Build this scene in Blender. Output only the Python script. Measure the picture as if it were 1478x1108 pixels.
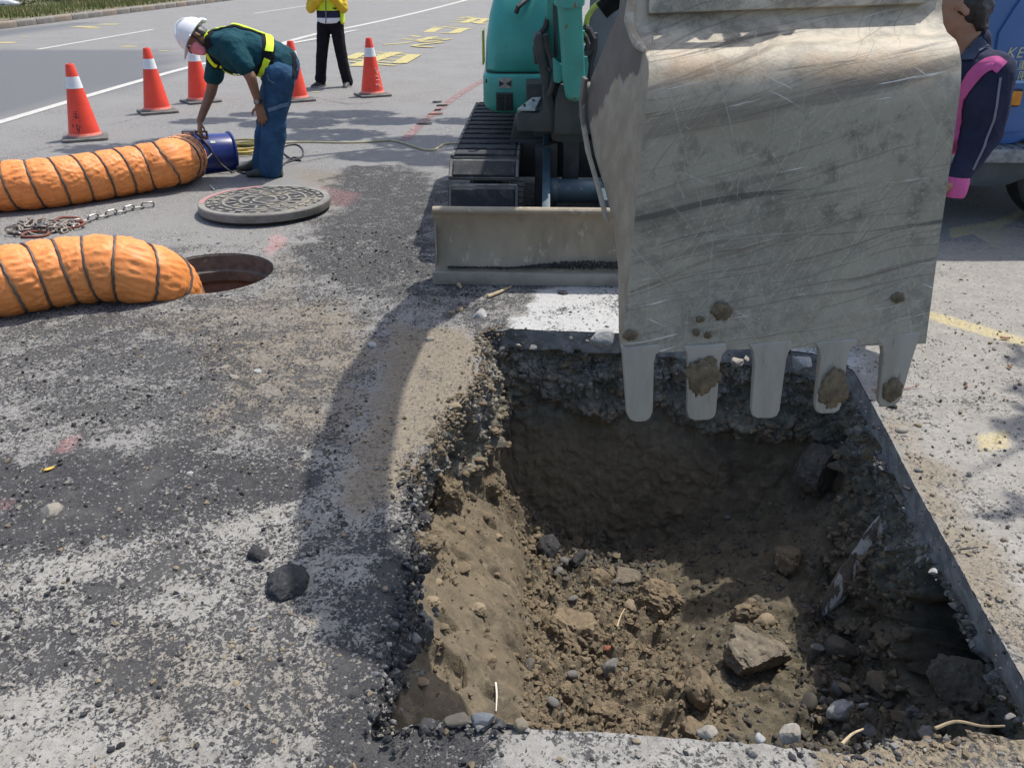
import bpy, bmesh, math, random
import numpy as np
from mathutils import Vector, Matrix, Euler

sc = bpy.context.scene
for _o in list(bpy.data.objects):
    bpy.data.objects.remove(_o)
COL = sc.collection
rng = random.Random(7)
R = math.radians

# ------------------------------------------------------------------ camera
FPX, PITCH, CAMH = 1220.0, R(26.7), 1.6
cam_data = bpy.data.cameras.new('camera')
cam = bpy.data.objects.new('camera', cam_data)
COL.objects.link(cam)
cam_data.sensor_width = 36.0
cam_data.sensor_fit = 'HORIZONTAL'
cam_data.lens = 36.0 * FPX / 1478.0
cam_data.clip_start = 0.05
cam_data.clip_end = 1500.0
cam.location = (0, 0, CAMH)
cam.rotation_euler = (math.pi / 2 - PITCH, 0, 0)
sc.camera = cam

# ------------------------------------------------------------------ light
SUN_ELEV, SUN_AZ = 64.0, 48.0          # azimuth counted from +Y towards +X
world = bpy.data.worlds.new('World')
sc.world = world
world.use_nodes = True
wn = world.node_tree
wn.nodes.clear()
_out = wn.nodes.new('ShaderNodeOutputWorld')
_bg = wn.nodes.new('ShaderNodeBackground')
_sky = wn.nodes.new('ShaderNodeTexSky')
_sky.sky_type = 'NISHITA'
_sky.sun_disc = False
_sky.sun_elevation = R(SUN_ELEV)
_sky.sun_rotation = R(SUN_AZ)
_sky.air_density = 1.0
_sky.dust_density = 2.5
_bg.inputs['Strength'].default_value = 0.15
wn.links.new(_sky.outputs[0], _bg.inputs[0])
wn.links.new(_bg.outputs[0], _out.inputs[0])
sun_data = bpy.data.lights.new('sun', 'SUN')
sun_data.energy = 3.3
sun_data.angle = R(0.55)
sun_data.color = (1.0, 0.955, 0.88)
sun = bpy.data.objects.new('sun', sun_data)
COL.objects.link(sun)
_sd = Vector((math.sin(R(SUN_AZ)) * math.cos(R(SUN_ELEV)), math.cos(R(SUN_AZ)) * math.cos(R(SUN_ELEV)), math.sin(R(SUN_ELEV))))
sun.rotation_euler = _sd.to_track_quat('Z', 'Y').to_euler()
sun.location = (6, 6, 12)
sc.view_settings.view_transform = 'Standard'
sc.view_settings.look = 'None'
sc.view_settings.exposure = 0.62
sc.view_settings.gamma = 1.0
sc.view_settings.use_curve_mapping = False
sc.cycles.max_bounces = 6

# ------------------------------------------------------------------ pixel -> place helpers
_CP, _SP = math.cos(PITCH), math.sin(PITCH)
def ray(px, py):
    u = (px - 739.0) / FPX
    v = (554.0 - py) / FPX
    return (u, _CP + v * _SP, -_SP + v * _CP)
def G(px, py, z=0.0):
    d = ray(px, py)
    t = (z - CAMH) / d[2]
    return Vector((d[0] * t, d[1] * t, z))
def U(px, py, Y):
    d = ray(px, py)
    t = Y / d[1]
    return Vector((d[0] * t, Y, CAMH + d[2] * t))

# ------------------------------------------------------------------ noise
def _h(ix, iy, iz, seed):
    n = (ix.astype(np.int64) * 374761393 + iy.astype(np.int64) * 668265263 + iz.astype(np.int64) * 2147483647 + seed * 974634777) & 0xffffffff
    n = ((n ^ (n >> 13)) * 1274126177) & 0xffffffff
    n = ((n ^ (n >> 16)) * 2246822519) & 0xffffffff
    n = n ^ (n >> 15)
    return (n & 0xffffff) / float(0xffffff)
def vnoise(x, y, z, seed=0):
    x = np.asarray(x, float); y = np.asarray(y, float); z = np.asarray(z, float) + x * 0
    x0 = np.floor(x); y0 = np.floor(y); z0 = np.floor(z)
    fx, fy, fz = x - x0, y - y0, z - z0
    fx = fx * fx * (3 - 2 * fx); fy = fy * fy * (3 - 2 * fy); fz = fz * fz * (3 - 2 * fz)
    r = 0
    for dx in (0, 1):
        wx = fx if dx else 1 - fx
        for dy in (0, 1):
            wy = fy if dy else 1 - fy
            for dz in (0, 1):
                wz = fz if dz else 1 - fz
                r = r + wx * wy * wz * _h(x0 + dx, y0 + dy, z0 + dz, seed)
    return r * 2 - 1
def fbm(x, y, z=0.0, s=1.0, octv=4, seed=0, gain=0.5):
    r = 0; a = 1.0; t = 0
    for k in range(octv):
        r = r + a * vnoise(np.asarray(x) * s + 17.3 * k, np.asarray(y) * s - 9.1 * k, np.asarray(z) * s + 3.7 * k, seed + k)
        t += a; a *= gain; s *= 2.03
    return r / t
def worley(x, y, s, seed=0):
    X = np.asarray(x) * s; Y = np.asarray(y) * s
    ix = np.floor(X); iy = np.floor(Y)
    f1 = np.full(X.shape, 9.0); f2 = np.full(X.shape, 9.0); idv = np.zeros(X.shape)
    zz = np.zeros(X.shape)
    for dx in (-1, 0, 1):
        for dy in (-1, 0, 1):
            cx, cy = ix + dx, iy + dy
            px = cx + _h(cx, cy, zz, seed); py = cy + _h(cx, cy, zz + 1, seed)
            d = np.hypot(px - X, py - Y)
            v = _h(cx, cy, zz + 2, seed)
            m = d < f1
            f2 = np.where(m, f1, np.minimum(f2, d))
            idv = np.where(m, v, idv)
            f1 = np.where(m, d, f1)
    return f1, f2, idv
def sstep(a, b, x):
    t = np.clip((x - a) / (b - a), 0, 1)
    return t * t * (3 - 2 * t)

# ------------------------------------------------------------------ objects
def tag(o, label=None, cat=None, group=None, kind=None):
    if label: o['label'] = label
    if cat: o['category'] = cat
    if group: o['group'] = group
    if kind: o['kind'] = kind
    return o
def empty(name, loc=(0, 0, 0), label=None, cat=None, group=None, rz=0.0):
    o = bpy.data.objects.new(name, None)
    o.location = loc
    o.rotation_euler = (0, 0, rz)
    o.empty_display_size = 0.2
    COL.objects.link(o)
    return tag(o, label, cat, group)
def link_mesh(name, me, mats, parent=None, loc=None, rot=None):
    o = bpy.data.objects.new(name, me)
    for m in (mats if isinstance(mats, (list, tuple)) else [mats]):
        if m is not None and len(me.materials) < 8 and m.name not in [q.name for q in me.materials if q]:
            me.materials.append(m)
    COL.objects.link(o)
    if parent is not None: o.parent = parent
    if loc is not None: o.location = loc
    if rot is not None: o.rotation_euler = rot
    return o
def np_mesh(name, verts, faces, smooth=True, attrs=None):
    """faces: (n,3) or (n,4) int array"""
    me = bpy.data.meshes.new(name)
    verts = np.asarray(verts, np.float32); faces = np.asarray(faces, np.int32)
    k = faces.shape[1]
    me.vertices.add(len(verts)); me.vertices.foreach_set('co', verts.ravel())
    me.loops.add(faces.size); me.loops.foreach_set('vertex_index', faces.ravel())
    me.polygons.add(len(faces))
    me.polygons.foreach_set('loop_start', np.arange(0, faces.size, k, dtype=np.int32))
    me.polygons.foreach_set('loop_total', np.full(len(faces), k, np.int32))
    me.polygons.foreach_set('use_smooth', np.full(len(faces), smooth, bool))
    me.update(calc_edges=True)
    for an, av in (attrs or {}).items():
        a = me.attributes.new(an, 'FLOAT', 'POINT')
        a.data.foreach_set('value', np.asarray(av, np.float32).ravel())
    me.validate()
    return me

class MB:
    """collects shapes; build() links them as one mesh object"""
    def __init__(s):
        s.v = []; s.f = []; s.m = []; s.cur = 0
    def add(s, vs, fs, mi=None):
        b = len(s.v)
        s.v += [Vector(p) for p in vs]
        s.f += [tuple(b + i for i in f) for f in fs]
        s.m += [s.cur if mi is None else mi] * len(fs)
        return s
    def box(s, c, size, rot=None, mi=None):
        hx, hy, hz = size[0] / 2, size[1] / 2, size[2] / 2
        vs = [Vector((x, y, z)) for x in (-hx, hx) for y in (-hy, hy) for z in (-hz, hz)]
        if rot is not None:
            q = rot if isinstance(rot, Matrix) else Euler(rot).to_matrix()
            vs = [q @ p for p in vs]
        vs = [p + Vector(c) for p in vs]
        return s.add(vs, [(0, 1, 3, 2), (4, 6, 7, 5), (0, 4, 5, 1), (2, 3, 7, 6), (0, 2, 6, 4), (1, 5, 7, 3)], mi)
    def bar(s, a, b, w, h, up=(0, 0, 1), mi=None):
        a, b = Vector(a), Vector(b)
        d = (b - a); L = d.length; d.normalize()
        x = d.cross(Vector(up))
        if x.length < 1e-4: x = Vector((1, 0, 0))
        x.normalize(); z = x.cross(d)
        m = Matrix((x, d, z)).transposed()
        return s.box((a + b) / 2, (w, L, h), m, mi)
    def cyl(s, a, b, r, r2=None, n=20, cap=True, mi=None):
        return s.tube([a, b], [r, r if r2 is None else r2], n, cap, mi=mi)
    def tube(s, pts, r, n=12, cap=True, closed=False, mi=None, flat=None):
        pts = [Vector(p) for p in pts]; m = len(pts)
        rr = r if isinstance(r, (list, tuple)) else [r] * m
        T = []
        for i in range(m):
            a = pts[i - 1] if (i > 0 or closed) else pts[i]
            b = pts[(i + 1) % m] if (i < m - 1 or closed) else pts[i]
            t = (b - a)
            T.append(t.normalized() if t.length > 1e-9 else Vector((0, 0, 1)))
        up = Vector((0, 0, 1)) if abs(T[0].z) < 0.9 else Vector((1, 0, 0))
        x = T[0].cross(up).normalized()
        vs = []; fs = []
        for i in range(m):
            x = (x - T[i] * x.dot(T[i]))
            x = x.normalized() if x.length > 1e-6 else T[i].orthogonal().normalized()
            y = T[i].cross(x)
            for k in range(n):
                a = 2 * math.pi * k / n
                vs.append(pts[i] + (x * math.cos(a) + y * math.sin(a) * (flat or 1.0)) * rr[i])
        for i in range(m if closed else m - 1):
            j = (i + 1) % m
            for k in range(n):
                k2 = (k + 1) % n
                fs.append((i * n + k, i * n + k2, j * n + k2, j * n + k))
        if cap and not closed:
            fs.append(tuple(range(n - 1, -1, -1))); fs.append(tuple((m - 1) * n + k for k in range(n)))
        return s.add(vs, fs, mi)
    def lathe(s, prof, c=(0, 0, 0), n=32, axis='Z', cap=True, mi=None):
        vs = []; fs = []
        for (r, z) in prof:
            for k in range(n):
                a = 2 * math.pi * k / n
                p = (r * math.cos(a), r * math.sin(a), z)
                if axis == 'X': p = (z, p[0], p[1])
                if axis == 'Y': p = (p[0], z, p[1])
                vs.append(Vector(p) + Vector(c))
        for i in range(len(prof) - 1):
            for k in range(n):
                k2 = (k + 1) % n
                fs.append((i * n + k, i * n + k2, (i + 1) * n + k2, (i + 1) * n + k))
        if cap:
            fs.append(tuple(range(n - 1, -1, -1))); fs.append(tuple((len(prof) - 1) * n + k for k in range(n)))
        return s.add(vs, fs, mi)
    def prism(s, outline, fn0, fn1, mi=None):
        """outline of 2-D points, two maps into space for its two faces"""
        n = len(outline)
        vs = [Vector(fn0(*p)) for p in outline] + [Vector(fn1(*p)) for p in outline]
        fs = [tuple(range(n)), tuple(range(2 * n - 1, n - 1, -1))] + [(i, n + i, n + (i + 1) % n, (i + 1) % n) for i in range(n)]
        return s.add(vs, fs, mi)
    def loft(s, rings, cap=True, closed=True, mi=None):
        n = len(rings[0]); vs = [p for r in rings for p in r]; fs = []
        for i in range(len(rings) - 1):
            for k in range(n if closed else n - 1):
                k2 = (k + 1) % n
                fs.append((i * n + k, i * n + k2, (i + 1) * n + k2, (i + 1) * n + k))
        if cap and closed:
            fs.append(tuple(range(n - 1, -1, -1))); fs.append(tuple((len(rings) - 1) * n + k for k in range(n)))
        return s.add(vs, fs, mi)
    def ball(s, c, r, sub=2, mi=None, rot=None):
        bm = bmesh.new(); bmesh.ops.create_icosphere(bm, subdivisions=sub, radius=1.0)
        r = r if isinstance(r, (list, tuple)) else (r, r, r)
        q = Euler(rot).to_matrix() if rot else Matrix.Identity(3)
        vs = [q @ Vector((v.co.x * r[0], v.co.y * r[1], v.co.z * r[2])) + Vector(c) for v in bm.verts]
        fs = [tuple(v.index for v in f.verts) for f in bm.faces]
        bm.free()
        return s.add(vs, fs, mi)
    def xform(s, fn):
        s.v = [Vector(fn(p)) for p in s.v]; return s
    def build(s, name, mats, parent=None, bevel=0.0, seg=2, sharp=35, origin=None, fixn=True):
        me = bpy.data.meshes.new(name)
        off = Vector(origin) if origin is not None else Vector((0, 0, 0))
        if origin is None and parent is not None:
            q = parent
            while q is not None:
                off += q.location; q = q.parent
        me.from_pydata([tuple(p - off) for p in s.v], [], s.f)
        mats = mats if isinstance(mats, (list, tuple)) else [mats]
        for m in mats: me.materials.append(m)
        for i, p in enumerate(me.polygons): p.material_index = min(s.m[i], len(mats) - 1)
        if fixn or bevel > 0:
            bm = bmesh.new(); bm.from_mesh(me)
            if fixn: bmesh.ops.recalc_face_normals(bm, faces=bm.faces)
            if bevel > 0:
                es = [e for e in bm.edges if len(e.link_faces) == 2 and e.calc_face_angle(0) > R(30)]
                try:
                    bmesh.ops.bevel(bm, geom=es, offset=bevel, segments=seg, affect='EDGES', profile=0.6, clamp_overlap=True)
                except Exception:
                    pass
            bm.to_mesh(me); bm.free()
        me.polygons.foreach_set('use_smooth', [True] * len(me.polygons))
        me.set_sharp_from_angle(angle=R(sharp))
        o = bpy.data.objects.new(name, me)
        if origin is not None and parent is None: o.location = off
        COL.objects.link(o)
        if parent is not None: o.parent = parent
        return o

def copy_tree(o, parent=None):
    c = o.copy(); COL.objects.link(c); c.parent = parent
    for ch in list(o.children):
        copy_tree(ch, c)
    return c

# ------------------------------------------------------------------ materials
def lin(r, g, b):
    f = lambda c: (c / 255 / 12.92) if c / 255 <= 0.04045 else ((c / 255 + 0.055) / 1.055) ** 2.4
    return (f(r), f(g), f(b))
class NT:
    def __init__(s, name):
        s.mat = bpy.data.materials.new(name); s.mat.use_nodes = True
        s.t = s.mat.node_tree; s.b = s.t.nodes['Principled BSDF']; s.co = None
    def n(s, typ, **kw):
        nd = s.t.nodes.new(typ)
        for k, v in kw.items(): setattr(nd, k, v)
        return nd
    def set(s, sock, v):
        if isinstance(v, bpy.types.NodeSocket): s.t.links.new(v, sock)
        elif isinstance(v, (tuple, list)) and len(v) == 3 and sock.type == 'RGBA': sock.default_value = (*v, 1)
        else: sock.default_value = v
    def coords(s, scale=None):
        if s.co is None: s.co = s.n('ShaderNodeTexCoord').outputs['Object']
        if scale is None: return s.co
        mp = s.n('ShaderNodeMapping'); s.set(mp.inputs['Vector'], s.co); mp.inputs['Scale'].default_value = scale
        return mp.outputs[0]
    def noise(s, scale, detail=4, rough=0.55, vec=None, dist=0.0):
        nd = s.n('ShaderNodeTexNoise'); s.set(nd.inputs['Vector'], vec or s.coords())
        nd.inputs['Scale'].default_value = scale; nd.inputs['Detail'].default_value = detail
        nd.inputs['Roughness'].default_value = rough; nd.inputs['Distortion'].default_value = dist
        return nd.outputs['Fac']
    def voro(s, scale, feature='F1', out='Distance', vec=None, rnd=1.0):
        nd = s.n('ShaderNodeTexVoronoi', feature=feature); s.set(nd.inputs['Vector'], vec or s.coords())
        nd.inputs['Scale'].default_value = scale; nd.inputs['Randomness'].default_value = rnd
        return nd.outputs[out]
    def math(s, op, a, b=0.0, c=None, clamp=False):
        nd = s.n('ShaderNodeMath', operation=op, use_clamp=clamp)
        s.set(nd.inputs[0], a); s.set(nd.inputs[1], b)
        if c is not None: s.set(nd.inputs[2], c)
        return nd.outputs[0]
    def ramp(s, x, a, b, lo=0.0, hi=1.0):
        nd = s.n('ShaderNodeMapRange', interpolation_type='SMOOTHSTEP')
        s.set(nd.inputs['Value'], x)
        nd.inputs['From Min'].default_value = a; nd.inputs['From Max'].default_value = b
        nd.inputs['To Min'].default_value = lo; nd.inputs['To Max'].default_value = hi
        return nd.outputs[0]
    def mix(s, f, a, b):
        nd = s.n('ShaderNodeMix', data_type='RGBA')
        s.set(nd.inputs[0], f); s.set(nd.inputs[6], a); s.set(nd.inputs[7], b)
        return nd.outputs[2]
    def attr(s, name):
        return s.n('ShaderNodeAttribute', attribute_name=name).outputs['Fac']
    def bump(s, h, strength=0.5, dist=0.01, normal=None):
        nd = s.n('ShaderNodeBump'); s.set(nd.inputs['Height'], h)
        nd.inputs['Strength'].default_value = strength; nd.inputs['Distance'].default_value = dist
        if normal is not None: s.set(nd.inputs['Normal'], normal)
        return nd.outputs[0]
    def out(s, color=None, rough=None, metal=None, normal=None, spec=None):
        if color is not None: s.set(s.b.inputs['Base Color'], color)
        if rough is not None: s.set(s.b.inputs['Roughness'], rough)
        if metal is not None: s.set(s.b.inputs['Metallic'], metal)
        if normal is not None: s.set(s.b.inputs['Normal'], normal)
        if spec is not None: s.set(s.b.inputs['Specular IOR Level'], spec)
        return s.mat
def simple(name, c1, c2=None, scale=6.0, a=0.4, b=0.65, rough=0.7, metal=0.0, bump=0.0, bscale=80.0, bdist=0.004, c3=None, scale3=30.0, a3=0.58, b3=0.66, spec=None, stretch=None):
    t = NT(name)
    vec = t.coords(stretch) if stretch else None
    col = c1
    if c2 is not None: col = t.mix(t.ramp(t.noise(scale, 6, 0.6, vec), a, b), c1, c2)
    if c3 is not None: col = t.mix(t.ramp(t.noise(scale3, 6, 0.65, vec), a3, b3), col, c3)
    nrm = t.bump(t.noise(bscale, 5, 0.6), bump, bdist) if bump > 0 else None
    return t.out(col, rough, metal, nrm, spec)
# ================================================================== ground, road and pit
def poly_sd(X, Y, poly):
    """signed distance to a polygon (negative inside)"""
    P = np.array([(p[0], p[1]) for p in poly]); n = len(P)
    d2 = np.full(X.shape, 1e9); ins = np.zeros(X.shape, bool)
    for i in range(n):
        a, b = P[i], P[(i + 1) % n]
        e = b - a; L = e.dot(e) + 1e-12
        t = np.clip(((X - a[0]) * e[0] + (Y - a[1]) * e[1]) / L, 0, 1)
        d2 = np.minimum(d2, (X - a[0] - t * e[0]) ** 2 + (Y - a[1] - t * e[1]) ** 2)
        if a[1] != b[1]:
            c = ((a[1] > Y) != (b[1] > Y)) & (X < (b[0] - a[0]) * (Y - a[1]) / (b[1] - a[1]) + a[0])
            ins ^= c
    d = np.sqrt(d2)
    return np.where(ins, -d, d)
def pxpoly(pts):
    return [G(*p) for p in pts]
def zone(X, Y, N, pts, soft, amp):
    """1 inside a patch outlined by ground points, with a ragged rim"""
    P = pxpoly(pts)
    xs = [p.x for p in P]; ys = [p.y for p in P]; mg = soft + amp + 0.1
    out = np.zeros(X.shape)
    m = (X > min(xs) - mg) & (X < max(xs) + mg) & (Y > min(ys) - mg) & (Y < max(ys) + mg)
    if m.any():
        out[m] = 1 - sstep(-soft, soft, poly_sd(X[m], Y[m], P) + N[m] * amp)
    return out

RIM_A = [  # ground point (pixel), inward slope of the wall, share of clean slab face, undercut
    (690, 480, .30, 0, 0), (735, 475, .34, .6, 0), (780, 477, .36, 1, .02), (895, 481, .36, 1, .02), (1060, 495, .33, 1, .02), (1180, 512, .3, 1, .02),
    (1232, 535, .24, 1, .03), (1290, 642, .14, 1, .04), (1350, 754, .05, 1, .05), (1420, 882, .0, 1, .08), (1478, 987, .0, 1, .08), (1522, 1072, 0, .8, .05),
    (1400, 1064, 0, 0, .0), (1290, 1076, 0, 0, 0), (1180, 1084, 0, .3, 0), (1020, 1069, 0, 1, 0), (930, 1061, 0, 1, 0), (750, 1049, 0, .6, 0), (640, 1041, 0, 0, 0), (548, 1053, 0, 0, 0),
    (560, 960, .03, 0, .02), (578, 880, .03, 0, .03), (592, 765, -.03, 0, .07), (588, 690, -.06, 0, .10), (640, 608, -.02, 0, .10), (688, 562, .06, 0, .06), (702, 520, .18, 0, .02)]
def build_rim(N=1150):
    A = [(G(a[0], a[1]).x, G(a[0], a[1]).y, a[2], a[3], a[4]) for a in RIM_A]
    A = np.array(A + [A[0]])
    L = np.r_[0, np.cumsum(np.hypot(np.diff(A[:, 0]), np.diff(A[:, 1])))]
    s = np.linspace(0, L[-1], N, endpoint=False)
    return s, np.stack([np.interp(s, L, A[:, k]) for k in range(5)], 1), L[-1]
RS, RIM, RLEN = build_rim()
# ragged rim where it was broken out, straight where it was sawn
_tx = np.roll(RIM[:, 0], -2) - np.roll(RIM[:, 0], 2); _ty = np.roll(RIM[:, 1], -2) - np.roll(RIM[:, 1], 2)
_tl = np.hypot(_tx, _ty); RNX, RNY = _ty / _tl, -_tx / _tl           # inward normal (points run clockwise)
for _k in range(3):
    RNX = (np.roll(RNX, 1) + RNX + np.roll(RNX, -1)) / 3; RNY = (np.roll(RNY, 1) + RNY + np.roll(RNY, -1)) / 3
_j = fbm(RIM[:, 0], RIM[:, 1], 0, 5.5, 4, 3) * .055 + fbm(RIM[:, 0], RIM[:, 1], 0, 26, 3, 9) * .020
_jag = _j * (1 - RIM[:, 3] * .93)
RX = RIM[:, 0] + RNX * _jag; RY = RIM[:, 1] + RNY * _jag
RIMP = list(zip(RX, RY))

MH = G(304, 393); MH_R = 0.350                                       # manhole
MHP = [(MH.x + MH_R * math.cos(a), MH.y + MH_R * math.sin(a)) for a in np.linspace(0, 2 * math.pi, 96, endpoint=False)]

def zones(X, Y):
    N = fbm(X, Y, 0, 3.2, 4, 21) + .6 * fbm(X, Y, 0, 11, 3, 22)
    Z = {}
    near = (1 - sstep(4.6, 6.2, Y + N * .5)) * (1 - sstep(1.2, 1.6, X - .0 * Y))
    dark = .46 * near
    conc = .16 * near
    tan = .10 * near
    def D(pts, v, soft=.10, amp=.12):
        nonlocal dark
        z = zone(X, Y, N, pts, soft, amp); dark = dark * (1 - z) + v * z
    def C(pts, v, soft=.10, amp=.10):
        nonlocal conc
        z = zone(X, Y, N, pts, soft, amp); conc = conc * (1 - z) + v * z
    def T(pts, v, soft=.10, amp=.12):
        nonlocal tan
        z = zone(X, Y, N, pts, soft, amp); tan = tan * (1 - z) + v * z
    # middle: crumbs between the lid and the machine
    D([(490, 235), (560, 232), (660, 262), (640, 410), (735, 430), (720, 470), (600, 450), (470, 420), (430, 330), (470, 285)], .66, .18, .25)
    D([(640, 262), (900, 262), (900, 420), (640, 410)], .72, .1, .1)
    D([(400, 420), (640, 430), (640, 470), (520, 520), (440, 600), (360, 560), (330, 470)], .44, .12, .2)
    D([(0, 455), (170, 440), (330, 470), (420, 560), (430, 640), (250, 640), (0, 630)], .57, .15, .25)
    D([(-300, 652), (100, 655), (250, 652), (430, 652), (480, 700), (420, 730), (260, 765), (100, 805), (-300, 830)], .76, .07, .12)
    D([(-300, 830), (100, 805), (260, 765), (420, 730), (560, 760), (520, 880), (420, 1108), (-300, 1250)], .50, .08, .1)
    D([(0, 880), (180, 870), (300, 960), (160, 1010), (-100, 1000)], .60, .08, .16)
    D([(-200, 1010), (60, 990), (200, 1060), (130, 1140), (-200, 1200)], .34, .08, .16)
    D([(590, 740), (604, 900), (566, 1050), (508, 1040), (470, 930), (525, 850), (548, 760)], .70, .05, .08)
    D([(470, 1030), (560, 1046), (640, 1036), (735, 1044), (712, 1108), (700, 1300), (460, 1300)], .80, .04, .06)
    D([(735, 1030), (1600, 1030), (1600, 1400), (712, 1400)], .34, .03, .05)  # near rim concrete, its grey also carrying the bucket's shade in colour
    D([(560, 470), (690, 468), (700, 560), (600, 640), (572, 720), (520, 745), (480, 715), (545, 580)], .22, .06, .10)
    C([(-300, 800), (100, 790), (260, 745), (420, 640), (560, 600), (600, 760), (520, 1108), (-300, 1300)], .86, .12, .12)
    C([(-300, 600), (420, 600), (420, 652), (-300, 652)], .32, .05, .1)
    C([(735, 1030), (1600, 1030), (1600, 1400), (712, 1400)], .72, .03, .05)
    T([(340, 440), (560, 450), (575, 520), (470, 640), (320, 630), (250, 520)], .62, .12, .25)
    T([(560, 470), (690, 468), (702, 560), (610, 640), (585, 720), (520, 745), (480, 715), (545, 580)], .80, .06, .10)
    T([(200, 900), (480, 880), (520, 1000), (380, 1090), (150, 1060)], .42, .12, .2)
    T([(370, 430), (300, 445), (200, 455), (150, 470), (300, 500), (430, 470), (440, 400), (400, 350), (395, 390)], .5, .1, .15)
    T([(420, 240), (520, 250), (470, 275), (440, 262)], .5, .1, .1)
    # right of the pit and in front of the blade: pale concrete
    right = zone(X, Y, N, [(1225, 515), (1345, 430), (1300, 395), (1000, 390), (1000, 350), (2400, 350), (2600, 1108), (2200, 1600), (1560, 1250), (1522, 1072), (1350, 754), (1290, 642)], .03, .03)
    plate = zone(X, Y, N, [(765, 425), (740, 460), (735, 480), (1250, 540), (1260, 400), (800, 410)], .05, .10)
    cr = np.maximum(right, plate)
    conc = conc * (1 - cr) + cr * (.90 + .7 * plate)
    dark = dark * (1 - cr) + cr * (.25 + .16 * fbm(X, Y, 0, 1.7, 3, 25) + .10 * plate * np.clip(fbm(X, Y, 0, 4, 3, 26) * 3, 0, 1))
    tan = tan * (1 - cr) + cr * (.22 * right)
    # soil spilt along the sawn edge
    sdr = np.full(X.shape, 9.0)
    m = (X > -.9) & (X < 2.2) & (Y > 1.0) & (Y < 4.6)
    if m.any(): sdr[m] = poly_sd(X[m], Y[m], [RIMP[i] for i in range(0, len(RIMP), 6)])
    edge = (1 - sstep(.02, .24, sdr + N * .10)) * right * sstep(3.6, 2.6, Y)
    tan = np.maximum(tan, edge * .75)
    nb = (1 - sstep(.0, .06, sdr + N * .03)) * (1 - cr) * sstep(.2, -.2, X)
    dark = np.maximum(dark, nb * .62 * sstep(2.6, 2.2, Y))
    tan = np.maximum(tan, zone(X, Y, N, [(1180, 1070), (1300, 1040), (1600, 1030), (1600, 1100), (1400, 1095), (1240, 1120), (1190, 1110)], .03, .07) * .95)
    patch = np.maximum(zone(X, Y, N, [(-500, 230), (0, 171), (120, 140), (235, 112), (262, 84), (230, 73), (0, 71), (-500, 100)], .22, .10),
                       zone(X, Y, N, [(-400, 60), (0, 45), (100, 33), (150, 32), (60, 46), (0, 54), (-400, 110)], .15, .05))
    pink = np.zeros(X.shape)
    for pts, v in (([(395, 330), (415, 345), (392, 372), (380, 362)], .5), ([(90, 632), (118, 625), (100, 650), (78, 652)], .45), ([(0, 722), (20, 724), (14, 735), (0, 734)], .4), ([(455, 268), (520, 280), (500, 300), (460, 290)], .25)):
        pink = np.maximum(pink, zone(X, Y, N, pts, .03, .04) * v)
    yel = np.zeros(X.shape)
    for pts, v in (([(1335, 448), (1365, 455), (1478, 488), (1540, 505), (1540, 515), (1478, 500), (1362, 468), (1335, 458)], .55), ([(1410, 630), (1452, 622), (1455, 645), (1415, 652)], .5), ([(1370, 330), (1440, 318), (1478, 300), (1478, 310), (1440, 330), (1375, 343)], .5), ([(1400, 325), (1478, 345), (1500, 356), (1478, 358), (1400, 334)], .4)):
        yel = np.maximum(yel, zone(X, Y, N, pts, .015, .012) * v)
    damp_shade = np.zeros(X.shape)
    return dict(dark=dark, conc=conc, tan=tan, patch=patch, pink=pink, yellow=yel, damp_shade=damp_shade)

def grid(x0, x1, y0, y1, st):
    nx = int(round((x1 - x0) / st)) + 1; ny = int(round((y1 - y0) / st)) + 1
    X, Y = np.meshgrid(np.linspace(x0, x1, nx), np.linspace(y0, y1, ny))
    i = np.arange(nx * ny).reshape(ny, nx)
    F = np.stack([i[:-1, :-1], i[:-1, 1:], i[1:, 1:], i[1:, :-1]], -1).reshape(-1, 4)
    return X.ravel(), Y.ravel(), F
def cut(X, Y, F, poly, mg=.05):
    """drops the cells inside a polygon and draws the ragged edge onto its line"""
    P = np.array(poly)
    m = (X > P[:, 0].min() - mg) & (X < P[:, 0].max() + mg) & (Y > P[:, 1].min() - mg) & (Y < P[:, 1].max() + mg)
    sd = np.full(X.shape, 9.0); sd[m] = poly_sd(X[m], Y[m], poly)
    ins = sd < 0
    F = F[~ins[F].all(1)]
    used = np.zeros(len(X), bool); used[F.ravel()] = True
    mv = np.where(ins & used)[0]
    n = len(P); best = np.full(len(mv), 1e9); bx = X[mv].copy(); by = Y[mv].copy()
    x, y = X[mv], Y[mv]
    for i in range(n):
        a = P[i]; e = P[(i + 1) % n] - a; L = e.dot(e) + 1e-12
        t = np.clip(((x - a[0]) * e[0] + (y - a[1]) * e[1]) / L, 0, 1)
        qx, qy = a[0] + t * e[0], a[1] + t * e[1]
        d = (x - qx) ** 2 + (y - qy) ** 2
        k = d < best
        best = np.where(k, d, best); bx = np.where(k, qx, bx); by = np.where(k, qy, by)
    X = X.copy(); Y = Y.copy(); X[mv] = bx; Y[mv] = by
    return X, Y, F, sd

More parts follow.
